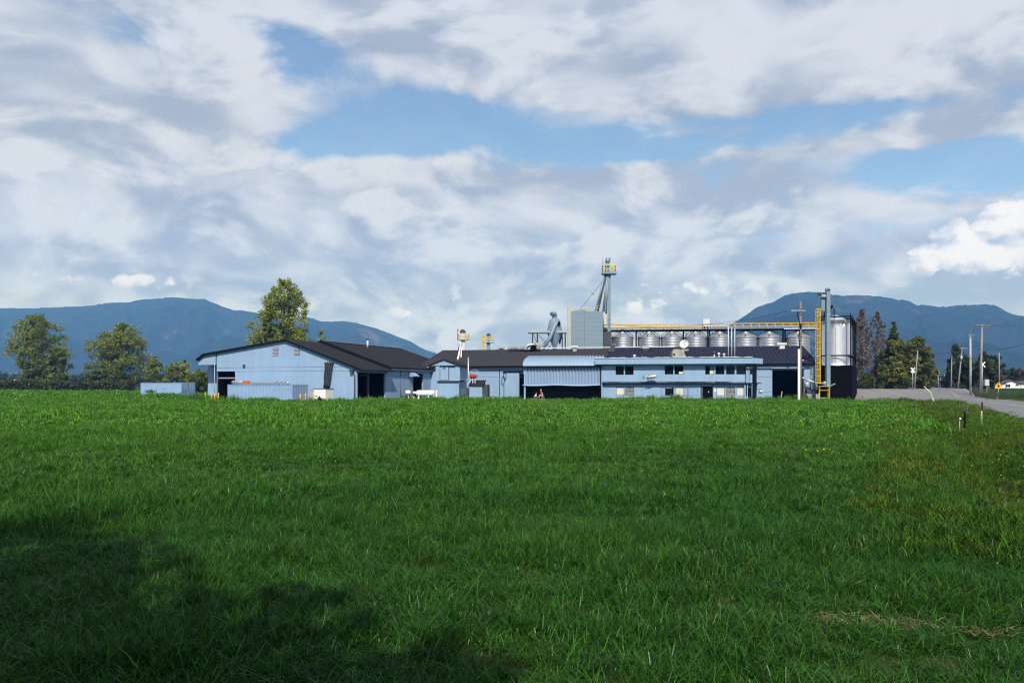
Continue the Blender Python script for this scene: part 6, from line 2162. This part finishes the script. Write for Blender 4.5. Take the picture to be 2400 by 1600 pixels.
def tree(name, label, x, y, H, W, env, leaf, bark, seed, n_cl=150, per=33, size=.34, z0=None, trunk_r=None, bare=0.12, upright=.55, group=None, ragged=.22, clump=.10, gap=.0):
    """crown built from leaf clumps that fill an uneven envelope; env(t) is the half width at relative height t"""
    rg = np.random.default_rng(seed)
    z0 = ground_z(x, y) - .2 if z0 is None else z0
    root = thing(name, label, 'tree', (x, y, z0), group)
    tr = trunk_r or H * .015
    mb = MB()
    pts = []
    for k in range(9):
        t = k / 8
        pts.append((x + .02 * H * math.sin(t * 3 + seed) * t, y + .015 * H * math.cos(t * 2.3 + seed) * t, z0 + H * .95 * t))
    mb.tube(pts, [tr * (1.3 if k == 0 else 1) * (1 - .92 * k / 8) for k in range(9)], 8)

    def axis(t):
        kk = min(int(t / .95 * 8), 7)
        return Vector(pts[kk]).lerp(Vector(pts[kk + 1]), min(1.0, t / .95 * 8 - kk))
    cents, rads = [], []
    i = 0
    tries = 0
    while i < n_cl and tries < n_cl * 6:
        tries += 1
        t = bare + (1 - bare) * rg.random()
        te = (t - bare) / (1 - bare)
        az = rg.random() * 2 * math.pi
        lobe = 1 + ragged * (mnoise.noise(Vector((math.cos(az) * 1.6 + seed, math.sin(az) * 1.6, te * 4.2))) * 1.9)
        w = W / 2 * env(te) * lobe
        if rg.random() > env(te) ** .8 + .12:
            continue
        if gap and mnoise.noise(Vector((math.cos(az) * 2.2, math.sin(az) * 2.2 + seed, te * 6))) > .34 - gap:
            continue
        fr = math.sqrt(rg.random()) * .92
        c = axis(min(t, .94)) + Vector((math.cos(az) * w * fr, math.sin(az) * w * fr, 0))
        c.z = z0 + H * min(t, .97)
        cents.append(tuple(c)); rads.append(W * clump * (.6 + .8 * rg.random()) * (.55 + .45 * env(te)))
        if i % 3 == 0:
            t0 = max(bare * .6, t - .10 - .30 * upright * fr * w / (H * .3 + .01))
            p0 = axis(min(t0, .9))
            mid = p0.lerp(c, .5) + Vector((0, 0, -.06 * w + .0))
            r0 = tr * (1 - .9 * t0) * .42
            mb.tube([tuple(p0), tuple(mid), tuple(c)], [r0, r0 * .6, r0 * .2], 5, cap=False)
        i += 1
    mb.build('trunk', bark, root)
    Q = crown_quads(cents, rads, per, size, rg, 1.25 if upright > .8 else 1.0)
    Q = Q - np.array([x, y, z0])
    me = quads_mesh('crown', Q, leaf)
    o = bpy.data.objects.new('crown', me)
    COL.objects.link(o)
    o.parent = root
    ORG[o] = ORG[root]
    return root


L_COT = leaf_mat('cottonwood_leaf', (0.18, 0.235, 0.032), (0.29, 0.32, 0.053), .22)
L_WIL = leaf_mat('willow_leaf', (0.135, 0.185, 0.04), (0.24, 0.27, 0.06), .18)
L_DARK = leaf_mat('dark_leaf', (0.038, 0.062, 0.018), (0.075, 0.1, 0.026), .25)
L_HEDGE = leaf_mat('hedge_leaf', (0.05, 0.062, 0.022), (0.085, 0.1, 0.03), .3)
L_SHRUB = leaf_mat('shrub_leaf', (0.085, 0.125, 0.024), (0.17, 0.2, 0.04), .25)
L_CON = leaf_mat('conifer_leaf', (0.016, 0.034, 0.014), (0.035, 0.06, 0.02), .3, .1)
L_BUD = leaf_mat('brown_bud', (0.11, 0.075, 0.05), (0.16, 0.115, 0.07), .3, .15)
L_MIX = leaf_mat('mixed_leaf', (0.068, 0.105, 0.02), (0.17, 0.165, 0.034), .22)
L_RED = leaf_mat('red_leaf', (0.05, 0.022, 0.018), (0.085, 0.04, 0.03), .2, .15)


def e_oval(t): return max(.05, math.sin(math.pi * min(1, max(0, (t * .94 + .05)))) ** .75)
def e_cot(t): return max(.06, (1 - ((t - .42) / .60) ** 2)) ** .9 if abs(t - .42) < .6 else .06
def e_cone(t): return max(.03, 1 - t) ** .85
def e_round(t): return max(.05, 1 - ((t - .5) / .53) ** 2) ** .5 if abs(t - .5) < .53 else .05


def tpx(name, label, p0, p1, ytop, Y, env, leaf, bark, seed, zlow=None, **kw):
    x = WX((p0 + p1) / 2, Y)
    z0 = ground_z(x, Y) - .2
    W = (p1 - p0) * Y / FPX
    H = ZZ(ytop, Y) - z0
    return tree(name, label, x, Y, H, W, env, leaf, bark, seed, **kw)


tpx('cottonwood_tree', 'tall bright green cottonwood rising behind the barn', 592, 732, 653, 205, e_cot, L_COT, M_BARKG, 11, n_cl=460, per=80, size=.25, upright=1.0, ragged=.36, bare=.05, clump=.075, gap=.08)
tpx('small_green_tree', 'small light green tree peeping over the barn ridge right of the cottonwood', 732, 768, 768, 190, e_cot, L_COT, M_BARKG, 12, n_cl=110, per=50, size=.26)
tpx('small_green_tree', 'yellowish young tree in front of the cottonwood foot, over the barn roof', 604, 655, 752, 180, e_round, L_SHRUB, M_BARKG, 13, n_cl=120, per=60, size=.26)
tpx('broadleaf_tree', 'large spreading olive green tree at the far left beyond the field', 18, 158, 738, 272, e_oval, L_WIL, M_BARK, 21, n_cl=300, per=90, size=.28, ragged=.42, bare=.1, clump=.085, gap=.1)
tpx('broadleaf_tree', 'rounded olive green tree behind the lone container', 218, 352, 758, 268, e_oval, L_WIL, M_BARK, 22, n_cl=300, per=90, size=.28, ragged=.42, bare=.1, clump=.085, gap=.1)
tpx('broadleaf_tree', 'smaller bushy tree just right of the leftmost large tree', 100, 158, 815, 262, e_round, L_SHRUB, M_BARK, 23, n_cl=80, per=49, size=.38)
tpx('broadleaf_tree', 'slim light tree behind the right end of the lone container', 336, 384, 832, 258, e_oval, L_WIL, M_BARK, 24, n_cl=80, per=38, size=.36)
tpx('broadleaf_tree', 'low dark bushy tree between the lone container and the barn', 386, 452, 846, 250, e_round, L_WIL, M_BARK, 25, n_cl=96, per=44, size=.36)
tpx('conifer_tree', 'small dark conifer left of the barn', 424, 446, 842, 256, e_cone, L_CON, M_BARK, 26, n_cl=88, per=27, size=.34)
tpx('shrub_tree', 'pale green rounded shrub directly left of the barn corner', 432, 500, 868, 215, e_round, L_SHRUB, M_BARK, 27, n_cl=88, per=55, size=.30, bare=.05)
tpx('shrub_tree', 'dark low shrub behind the doors end of the lone container', 440, 482, 893, 180, e_round, L_DARK, M_BARK, 28, n_cl=64, per=44, size=.26, bare=.05)
tpx('shrub_tree', 'yellow green bush between the two large left trees', 200, 262, 868, 258, e_round, L_SHRUB, M_BARK, 29, n_cl=80, per=49, size=.36, bare=.05)
tpx('shrub_tree', 'yellow green bush at the foot of the leftmost large tree', 108, 168, 876, 255, e_round, L_SHRUB, M_BARK, 30, n_cl=80, per=49, size=.36, bare=.05)
# right side
tpx('bare_tree', 'brown budding tree with open branches right behind the silos', 1994, 2046, 722, 160, e_oval, L_BUD, M_BARKG, 41, n_cl=160, per=14, size=.22, upright=1.1, ragged=.4)
tpx('bare_tree', 'brown budding tree leaning right beside the green trees', 2028, 2082, 728, 166, e_cot, L_BUD, M_BARKG, 42, n_cl=160, per=14, size=.22, upright=1.1, ragged=.4)
tpx('mixed_tree', 'pointed dark green tree right of the brown budding trees', 2062, 2122, 752, 172, e_cone, L_MIX, M_BARK, 43, n_cl=144, per=44, size=.30, ragged=.3, bare=.08)
tpx('mixed_tree', 'broad yellow and green tree before the pointed one', 2056, 2150, 800, 160, e_round, L_MIX, M_BARK, 44, n_cl=160, per=60, size=.30, ragged=.3, bare=.06)
tpx('mixed_tree', 'green tree beside the road left of the crest', 2116, 2186, 788, 168, e_oval, L_MIX, M_BARK, 45, n_cl=144, per=55, size=.30, ragged=.3, bare=.06)
tpx('mixed_tree', 'low bushy tree at the road edge behind the crossbuck', 2140, 2200, 845, 172, e_round, L_MIX, M_BARK, 46, n_cl=104, per=49, size=.30, ragged=.3, bare=.04)
tpx('mixed_tree', 'dark bushy undergrowth tree under the broad yellow green one', 2060, 2128, 852, 156, e_round, L_MIX, M_BARK, 47, n_cl=104, per=49, size=.28, bare=.03)
tpx('clipped_shrub', 'rounded dark green shrub before the grey wall right of the silos', 2009, 2049, 876, 150, e_round, L_DARK, M_BARK, 48, n_cl=96, per=71, size=.16, bare=.03, ragged=.08, clump=.18)
tpx('dark_tree', 'dark tree with a rounded top right of the road crest', 2222, 2262, 806, 205, e_oval, L_DARK, M_BARK, 51, n_cl=120, per=44, size=.32, ragged=.35)
tpx('dark_tree', 'dark green tree mass behind the pale pole', 2236, 2290, 838, 200, e_round, L_DARK, M_BARK, 52, n_cl=120, per=60, size=.32, bare=.04)
tpx('dark_tree', 'dark tree behind the weathered pole and crossbuck', 2284, 2330, 824, 196, e_oval, L_DARK, M_BARK, 53, n_cl=120, per=55, size=.32, ragged=.35, bare=.05)
tpx('dark_tree', 'dark tree with a limb reaching right, behind the diamond sign', 2304, 2352, 834, 200, e_round, L_DARK, M_BARK, 54, n_cl=112, per=49, size=.32, ragged=.4, bare=.05)
tpx('conifer_tree', 'small dark conifer on the crest left of the slim pole', 2214, 2232, 846, 220, e_cone, L_CON, M_BARK, 55, n_cl=80, per=27, size=.32)
tpx('bare_tree', 'purplish bare tree behind the white house', 2350, 2412, 868, 260, e_round, L_RED, M_BARKG, 56, n_cl=104, per=27, size=.34)
tpx('dark_tree', 'small dark tree top above the white house', 2364, 2386, 862, 255, e_round, L_DARK, M_BARK, 57, n_cl=72, per=33, size=.34)
tpx('red_shrub', 'dark reddish bush far down the road beyond the crest', 2206, 2226, 880, 300, e_round, L_RED, M_BARK, 58, n_cl=72, per=38, size=.4, bare=.03)
# the tree behind the camera whose shade falls on the grass at the lower left
tree('shade_tree', 'tree behind the camera casting dappled shade on the lower left grass', -6.3, -5.2, 13.0, 8.4, e_round, L_DARK, M_BARK, 61, n_cl=215, per=90, size=.20, ragged=.5, bare=.46, clump=.11, gap=.05)
tree('shade_tree', 'second tree behind the camera casting patches of shade on the near grass', -1.9, -6.6, 13.4, 4.6, e_oval, L_DARK, M_BARK, 62, n_cl=42, per=60, size=.20, ragged=.5, bare=.62, clump=.12, gap=.22)

for (sx, sy, sh, sw, sd, lab) in ((-12.5, -8.5, 14.0, 9.0, 63, 'unseen leafy tree added behind the camera to block sky light, at its far left'), (5.5, -17.0, 14.0, 9.5, 64, 'unseen leafy tree added behind the camera to block sky light, to its right'),
                                  (-4.0, -19.0, 15.5, 10.0, 65, 'unseen leafy tree added right behind the camera to block sky light, in the second row'), (14.5, -17.5, 14.0, 9.5, 66, 'unseen leafy tree added behind the camera to block sky light, at its far right')):
    tree('shade_tree', lab, sx, sy, sh, sw, e_round, L_DARK, M_BARK, sd, n_cl=170, per=60, size=.30, ragged=.3, bare=.12, clump=.13, group='added trees behind the camera')  # added out of view to cut sky light and deepen the foreground shade


def band(name, p0, p1, ytop, ybase, Y, leaf, seed, n, size, depth, kind='stuff', lump=18.0, label=None, cat=None):
    """hedge or far wood: leaf clumps over an uneven top line"""
    rg = np.random.default_rng(seed)
    x0, x1 = WX(p0, Y), WX(p1, Y)
    xs = x0 + (x1 - x0) * rg.random(n)
    k = Y / FPX
    top = np.array([(ZZ(ytop, Y)) * (0.72 + .5 * (mnoise.noise(Vector((x / lump, seed, 0))) * .6 + .5 + .35 * mnoise.noise(Vector((x / lump * 3.3, seed, 4))))) for x in xs])
    zb = ZZ(ybase, Y)
    zs = zb + (top - zb) * rg.random(n) ** .7
    ys = Y + depth * rg.random(n)
    C = np.stack([xs, ys, zs], -1)
    Q = crown_quads(C, np.full(n, size * 2.2), 6, size, rg)
    me = quads_mesh(name, Q, leaf)
    o = bpy.data.objects.new(name, me)
    COL.objects.link(o)
    return tag(o, label, cat, None, kind)


band('hedge_row', -40, 300, 893, 919, 245, L_HEDGE, 3, 3600, .34, 5, kind='thing', label='long dark hedge along the far left edge of the field', cat='hedge')
band('distant_woodland', -60, 560, 880, 904, 640, L_CON, 5, 3800, 1.1, 60, lump=22)
band('distant_woodland', 2100, 2460, 893, 908, 520, L_RED, 6, 2200, .8, 40, lump=16)
band('distant_woodland', 2040, 2460, 886, 906, 700, L_CON, 9, 2200, 1.1, 40, lump=22)


# bushes on the verges
def bush(label, px, py_top, Y, wpx, seed, leaf=None):
    x = WX(px, Y)
    z0 = ground_z(x, Y) - .1
    k = Y / FPX
    rg = np.random.default_rng(seed)
    H = max(.4, ZZ(py_top, Y) - z0); W = wpx * k
    root = thing('bush', label, 'bush', (x, Y, z0), 'low bushes on the verges')
    n = 26
    C = np.stack([(rg.random(n) - .5) * W * .8, (rg.random(n) - .5) * W * .5, H * (.15 + .6 * rg.random(n))], -1)
    C[:, 2] *= 1 - .5 * (np.abs(C[:, 0]) / (W * .5)) ** 2
    mb = MB()
    for c in C[:8]:
        mb.tube([(x, Y, z0), (x + c[0] * .5, Y + c[1] * .5, z0 + c[2] * .7), (x + c[0], Y + c[1], z0 + c[2])], [.03, .02, .01], 4)
    mb.build('stems', M_BARK, root)
    Q = crown_quads(C, np.full(n, W * .16), 70, .07, rg)
    me = quads_mesh('foliage', Q, leaf or L_DARK)
    o = bpy.data.objects.new('foliage', me); COL.objects.link(o); o.parent = root


bush('dark low bush on the grass bank before the gravel yard', 2118, 932, 92, 46, 1)
bush('small bush left of the dark one on the grass bank', 2080, 936, 96, 30, 2)
bush('leafy bush in the ditch beside the field', 2180, 975, 62, 44, 3, L_HEDGE)
bush('leafy bush further down the ditch nearer the camera', 2262, 1010, 46, 56, 4, L_HEDGE)
bush('low leafy clump on the ditch edge beside the stubby black post', 2236, 992, 42, 40, 11, L_HEDGE)
bush('leafy clump in the ditch just short of the gravel yard', 2150, 958, 72, 34, 12, L_HEDGE)
bush('leafy clump at the right frame edge beside the ditch', 2380, 1090, 24, 60, 13, L_SHRUB)
bush('dark bramble bush under the weathered pole right of the road', 2312, 915, 135, 60, 5)
bush('dark bramble bush below the diamond sign', 2352, 920, 112, 70, 6)
bush('dark bramble bush at the right edge beside the road', 2400, 922, 105, 60, 7)
bush('weedy green tuft before the white tank', 748, 922, 92, 14, 8, L_HEDGE)
bush('weedy bush at the foot of the office below the right-hand windows', 1700, 936, 97, 44, 9, L_HEDGE)
bush('weedy bush at the foot of the office left windows', 1455, 936, 99, 50, 10, L_HEDGE)

# ------------------------------------------------------------------ grass
def grass_mat(name, near, far, dry, gl):
    """near / far: two pairs of greens; the sward gets lighter and yellower towards the buildings"""
    m = bpy.data.materials.new(name)
    m.use_nodes = True
    B = NB(m.node_tree); B.n.clear()
    pos = B.node('ShaderNodeNewGeometry').outputs['Position']
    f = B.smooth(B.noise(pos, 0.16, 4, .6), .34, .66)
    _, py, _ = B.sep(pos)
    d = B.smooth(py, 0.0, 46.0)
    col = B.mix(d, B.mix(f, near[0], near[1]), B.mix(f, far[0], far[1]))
    rnd = B.node('ShaderNodeNewGeometry').outputs['Random Per Island']
    col = B.vm('SCALE', col, B.m('MULTIPLY_ADD', B.m('POWER', rnd, 2.2), 1.75, .46))
    r2 = B.m('FRACT', B.m('MULTIPLY', rnd, 53.0))
    col = B.mix(B.m('MULTIPLY', B.m('GREATER_THAN', r2, .8), .5), col, (0.050, 0.125, 0.016))
    col = B.mix(B.m('GREATER_THAN', r2, 1 - dry), col, (0.15, 0.125, 0.045))
    bs = B.node('ShaderNodeBsdfPrincipled')
    shiny = B.m('GREATER_THAN', B.m('FRACT', B.m('MULTIPLY', rnd, 37.0)), 1.0 - gl)
    B.l.new(B.m('MULTIPLY_ADD', shiny, -0.17, 0.55), bs.inputs['Roughness'])
    B.l.new(B.m('MULTIPLY_ADD', shiny, 0.34, 0.03), bs.inputs['Specular IOR Level'])
    B.l.new(col, bs.inputs['Base Color'])
    tr = B.node('ShaderNodeBsdfTranslucent'); B.l.new(col, tr.inputs['Color'])
    mx = B.node('ShaderNodeMixShader'); mx.inputs[0].default_value = .25
    B.l.new(bs.outputs[0], mx.inputs[1]); B.l.new(tr.outputs[0], mx.inputs[2])
    out = B.node('ShaderNodeOutputMaterial'); B.l.new(mx.outputs[0], out.inputs['Surface'])
    return m


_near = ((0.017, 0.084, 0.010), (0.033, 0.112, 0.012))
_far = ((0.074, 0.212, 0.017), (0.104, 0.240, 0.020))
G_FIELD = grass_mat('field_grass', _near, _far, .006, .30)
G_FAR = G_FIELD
G_VERGE = grass_mat('verge_grass', ((0.042, 0.104, 0.012), (0.080, 0.124, 0.016)), ((0.075, 0.165, 0.016), (0.125, 0.18, 0.022)), .015, .0)


def tuft_mesh(name, size, blades, hmin, hmax, width, seed, material, lean=.55):
    rg = np.random.default_rng(seed)
    V, Fc = [], []
    cen = (rg.random((11, 2)) - .5) * size
    chh = .55 + .75 * rg.random(11)
    for i in range(blades):
        ci = rg.integers(0, 11)
        if rg.random() < .72:
            bx, by = cen[ci] + rg.normal(size=2) * size * .055
        else:
            bx, by = (rg.random(2) - .5) * size
        h = (hmin + (hmax - hmin) * rg.random() ** .8) * chh[ci]
        az = rg.random() * 2 * math.pi
        ln = h * lean * (.25 + rg.random())
        dx, dy = math.cos(az) * ln, math.sin(az) * ln
        wa = az + math.pi / 2 + rg.normal() * .5
        wx, wy = math.cos(wa) * width / 2, math.sin(wa) * width / 2
        b = len(V)
        drop = .5 * rg.random() * h * (rg.random() < .6)
        for t, w in ((0, .8), (.4, 1.0), (.75, .75)):
            cx, cy, cz = bx + dx * t ** 2, by + dy * t ** 2, h * (t - .12 * t * t) - drop * t ** 3
            V += [(cx - wx * w, cy - wy * w, cz), (cx + wx * w, cy + wy * w, cz)]
        V.append((bx + dx, by + dy, h * .88 - drop))
        Fc += [(b, b + 1, b + 3, b + 2), (b + 2, b + 3, b + 5, b + 4), (b + 4, b + 5, b + 6)]
    me = bpy.data.meshes.new(name)
    me.from_pydata(V, [], Fc)
    me.materials.append(material)
    return me


def scatter(name, pts, rot, scl, meshes, label):
    """points that carry tufts of grass (one object of uncountable blades)"""
    col = bpy.data.collections.new(name + '_tufts')
    for i, me in enumerate(meshes):
        o = bpy.data.objects.new('%s_tuft' % name, me)
        col.objects.link(o)
    me = bpy.data.meshes.new(name)
    n = len(pts)
    me.vertices.add(n)
    me.vertices.foreach_set('co', np.asarray(pts, dtype=np.float32).ravel())
    at = me.attributes.new('rot', 'FLOAT_VECTOR', 'POINT'); at.data.foreach_set('vector', np.asarray(rot, dtype=np.float32).ravel())
    at = me.attributes.new('scl', 'FLOAT_VECTOR', 'POINT'); at.data.foreach_set('vector', np.asarray(scl, dtype=np.float32).ravel())
    at = me.attributes.new('idx', 'INT', 'POINT'); at.data.foreach_set('value', rng.integers(0, len(meshes), n).astype(np.int32))
    ob = bpy.data.objects.new(name, me)
    COL.objects.link(ob)
    ng = bpy.data.node_groups.new(name + '_nodes', 'GeometryNodeTree')
    ng.interface.new_socket('Geometry', in_out='INPUT', socket_type='NodeSocketGeometry')
    ng.interface.new_socket('Geometry', in_out='OUTPUT', socket_type='NodeSocketGeometry')
    N, L = ng.nodes, ng.links
    gi, go = N.new('NodeGroupInput'), N.new('NodeGroupOutput')
    ci = N.new('GeometryNodeCollectionInfo')
    ci.inputs['Collection'].default_value = col
    ci.inputs['Separate Children'].default_value = True
    ci.inputs['Reset Children'].default_value = True
    ip = N.new('GeometryNodeInstanceOnPoints')
    ip.inputs['Pick Instance'].default_value = True
    L.new(gi.outputs[0], ip.inputs['Points'])
    L.new(ci.outputs[0], ip.inputs['Instance'])

    def attr(nm, dt):
        a = N.new('GeometryNodeInputNamedAttribute'); a.data_type = dt
        a.inputs['Name'].default_value = nm
        return a.outputs['Attribute']
    L.new(attr('idx', 'INT'), ip.inputs['Instance Index'])
    L.new(attr('rot', 'FLOAT_VECTOR'), ip.inputs['Rotation'])
    L.new(attr('scl', 'FLOAT_VECTOR'), ip.inputs['Scale'])
    L.new(ip.outputs[0], go.inputs[0])
    md = ob.modifiers.new('Grass', 'NODES')
    md.node_group = ng
    return tag(ob, label, None, None, 'stuff')


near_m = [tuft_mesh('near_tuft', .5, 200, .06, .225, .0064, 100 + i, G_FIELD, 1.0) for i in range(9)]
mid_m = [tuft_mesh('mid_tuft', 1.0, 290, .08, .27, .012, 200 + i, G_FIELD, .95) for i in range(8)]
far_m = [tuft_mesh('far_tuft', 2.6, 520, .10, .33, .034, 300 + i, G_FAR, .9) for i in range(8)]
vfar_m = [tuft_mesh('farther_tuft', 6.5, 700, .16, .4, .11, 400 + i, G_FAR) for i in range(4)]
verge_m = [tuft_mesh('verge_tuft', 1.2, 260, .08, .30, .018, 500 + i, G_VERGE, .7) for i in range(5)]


def field_noise(x, y, s, o=0.0):
    return np.array([mnoise.noise(Vector((a * s, b * s, o))) for a, b in zip(x, y)])


def in_building(x, y):
    """inside the plant's footprint (no grass there)"""
    def fr(F, x, y):
        dx, dy = x - F.x, y - F.y
        return dx * F.c[0] + dy * F.c[1], dx * F.n[0] + dy * F.n[1]
    r = np.zeros(len(x), bool)
    a, b = fr(FB, x, y); r |= (a > 0) & (a < 21.3) & (b > .3) & (b < 34)
    a, b = fr(FL, x, y); r |= (a > -10) & (a < 49) & (b > .2) & (b < 19)
    a, b = fr(FO, x, y); r |= (a > -10) & (a < 20) & (b > .3) & (b < 12)
    a, b = fr(FSil, x, y); r |= (abs(a) < 2.3) & (b > -2.4) & (b < 15)
    r |= (y > 101.5) & (x > 37) & (x < 46) & (y < 112)
    u, v = uv_of(x, y)
    r |= (v > RV0 - .05) & (v < RV1 + .05)
    r |= (v > -9.6) & (v < RV0 + .3) & (u > 108.2) & (u < 206)
    return r


SOIL = ((2.75, 6.75, .36, .16), (3.35, 6.55, .40, .15), (3.85, 6.38, .26, .12), (4.9, 6.6, .2, .1))


def zone(name, y0, y1, dens, meshes, label, jit, smin, smax, xlim=None, vmax=1.2, grow=0.0):
    kx = 1280 / FPX + .03
    area = kx * (y1 ** 2 - y0 ** 2)
    n = int(area * dens)
    y = np.sqrt(y0 ** 2 + (y1 ** 2 - y0 ** 2) * rng.random(n))
    x = (rng.random(n) * 2 - 1) * kx * y
    u, v = uv_of(x, y)
    keep = ~in_building(x, y) & ((v < vmax) | (y < 9))
    if xlim is not None:
        keep &= (x < xlim(y))
    x, y = x[keep], y[keep]
    nz = field_noise(x, y, .55) * .6 + field_noise(x, y, 1.7, 3.0) * .4
    big = field_noise(x, y, .12, 8.0)
    hs = smin + (smax - smin) * np.clip(.5 + nz * .9 + big * .3, 0, 1)
    # thin, trodden spots where the soil shows near the camera
    bare = np.zeros(len(x), bool)
    for (cx, cy, rx, ry) in SOIL:
        bare |= ((x - cx) / rx) ** 2 + ((y - cy) / ry) ** 2 < (.75 + .5 * rng.random(len(x)))
    keep2 = ~bare | (rng.random(len(x)) < .30)
    hs = np.where(bare, hs * .6, hs)
    x, y, nz, big, hs = x[keep2], y[keep2], nz[keep2], big[keep2], hs[keep2]
    hs = hs * (1 + grow * np.clip((y - 88) / 10, 0, 1) * (.0 + 3.6 * np.clip(field_noise(x, y, .35, 40.0) + .1, 0, 1)))
    rows = np.clip(.5 + 1.1 * field_noise(x * .35, y, .23, 61.0), 0, 1)
    hs = hs * (.72 + .5 * rows)
    z = terr(x, y) - .01
    rot = np.stack([rng.normal(size=len(x)) * .10, rng.normal(size=len(x)) * .10, rng.random(len(x)) * 6.283], -1)
    scl = np.stack([np.full(len(x), 1.0), np.full(len(x), 1.0), hs], -1)
    return scatter(name, np.stack([x, y, z], -1), rot, scl, meshes, label)


zone('field_grass', 2.2, 17, 17.0, near_m, 'lush green grass crop filling the near field', 0, .35, 1.5)
low_m = [tuft_mesh('low_tuft', .55, 190, .02, .10, .008, 600 + i, G_FIELD, 1.0) for i in range(5)]
zone('field_undergrowth', 2.2, 15, 10.0, low_m, 'short undergrowth blades between the taller grass of the near field', 0, .6, 1.4)
zone('field_grass', 12, 48, 3.6, mid_m, 'lush green grass crop filling the middle field', 0, .4, 1.45)
zone('field_grass', 36, 112, .62, far_m, 'lush green grass crop reaching to the buildings', 0, .5, 1.35, grow=1.0)
zone('field_grass', 108, 250, .085, vfar_m, 'lush green grass crop at the far left', 0, .7, 1.2, xlim=lambda y: -y * .33)


def verge():
    n = 11000
    u = 5 + 163 * rng.random(n)
    v = np.where(rng.random(n) < .62, -.2 + 6.2 * rng.random(n), RV1 + .1 + 16 * rng.random(n))
    x, y = xy_of(u, v)
    keep = (y > 9) & ~in_building(x, y)
    x, y = x[keep], y[keep]
    nz = field_noise(x, y, .4, 5.0)
    u2, v2 = uv_of(x, y)
    hs = np.clip(.75 + nz * .8, .3, 1.5) * np.clip(np.where(v2 < 10, RV0 - v2, v2 - RV1) / 2.2, .25, 1)
    s = np.clip(y / 45, .8, 1.8)
    rot = np.stack([rng.normal(size=len(x)) * .12, rng.normal(size=len(x)) * .12, rng.random(len(x)) * 6.283], -1)
    scatter('verge_grass', np.stack([x, y, terr(x, y) - .01], -1), rot, np.stack([s, s, hs], -1), verge_m, 'rough yellowish grass on the road verges')
    # dandelions
    fl = bpy.data.meshes.new('dandelion_heads')
    V, Fc = [], []
    rg = np.random.default_rng(77)
    for i in range(420):
        u = 20 + 62 * rg.random(); v = -2.5 + 8.2 * rg.random()
        x, y = xy_of(u, v)
        cl_ = mnoise.noise(Vector((x * .35, y * .35, 2)))
        if cl_ < .05 or y < 8: continue
        z = ground_z(x, y) + .16 + .12 * rg.random()
        r = .022 + .018 * rg.random()
        b = len(V)
        for q in range(6):
            t = q * math.pi / 3
            V.append((x + r * math.cos(t), y + r * math.sin(t), z))
        V.append((x, y, z + r * .6)); V.append((x, y, z - r * .4))
        for q in range(6):
            Fc += [(b + q, b + (q + 1) % 6, b + 6), (b + (q + 1) % 6, b + q, b + 7)]
    fl.from_pydata(V, [], Fc)
    fl.materials.append(mat('dandelion', (.75, .50, .02), .7))
    o = bpy.data.objects.new('dandelion_heads', fl); COL.objects.link(o)
    tag(o, 'scattered yellow dandelion heads on the verge', None, None, 'stuff')


verge()


def straw():
    """dead straw lying on the thin spots near the camera"""
    rg = np.random.default_rng(91)
    V, Fc = [], []
    for (cx, cy, rx, ry) in SOIL:
        for i in range(85):
            t, q = rg.random() * 6.283, math.sqrt(rg.random()) * 1.15
            x, y = cx + rx * q * math.cos(t), cy + ry * q * math.sin(t)
            z = ground_z(x, y) + .005 + .04 * rg.random()
            az = rg.random() * 6.283
            l, w = .03 + .07 * rg.random(), .003 + .003 * rg.random()
            dx, dy = math.cos(az) * l, math.sin(az) * l
            nx, ny = -math.sin(az) * w, math.cos(az) * w
            up = .03 * rg.random()
            b = len(V)
            V += [(x - dx - nx, y - dy - ny, z), (x - dx + nx, y - dy + ny, z), (x + nx, y + ny, z + up * .7), (x - nx, y - ny, z + up * .7), (x + dx, y + dy, z + up)]
            Fc += [(b, b + 1, b + 2, b + 3), (b + 3, b + 2, b + 4)]
    me = bpy.data.meshes.new('dead_straw')
    me.from_pydata(V, [], Fc)
    me.materials.append(mat('straw', (.22, .165, .085), .8, var=.3, vscale=12))
    o = bpy.data.objects.new('dead_straw', me); COL.objects.link(o)
    tag(o, 'pale dead straw lying on thin spots of the near field', None, None, 'stuff')


straw()

# ------------------------------------------------------------------ haze in the air
hz = MB().box(-9400, 9400, -60, 7000, -8, 800)
m = bpy.data.materials.new('haze_air')
m.use_nodes = True
B = NB(m.node_tree); B.n.clear()
pv = B.node('ShaderNodeVolumePrincipled')
pv.inputs['Color'].default_value = (0.13, 0.385, 1.0, 1)
pv.inputs['Density'].default_value = 0.00016
pv.inputs['Absorption Color'].default_value = (1, 1, 1, 1)
pv.inputs['Anisotropy'].default_value = 0.0
out = B.node('ShaderNodeOutputMaterial')
B.l.new(pv.outputs[0], out.inputs['Volume'])
hz.build('haze', m, kind='stuff')
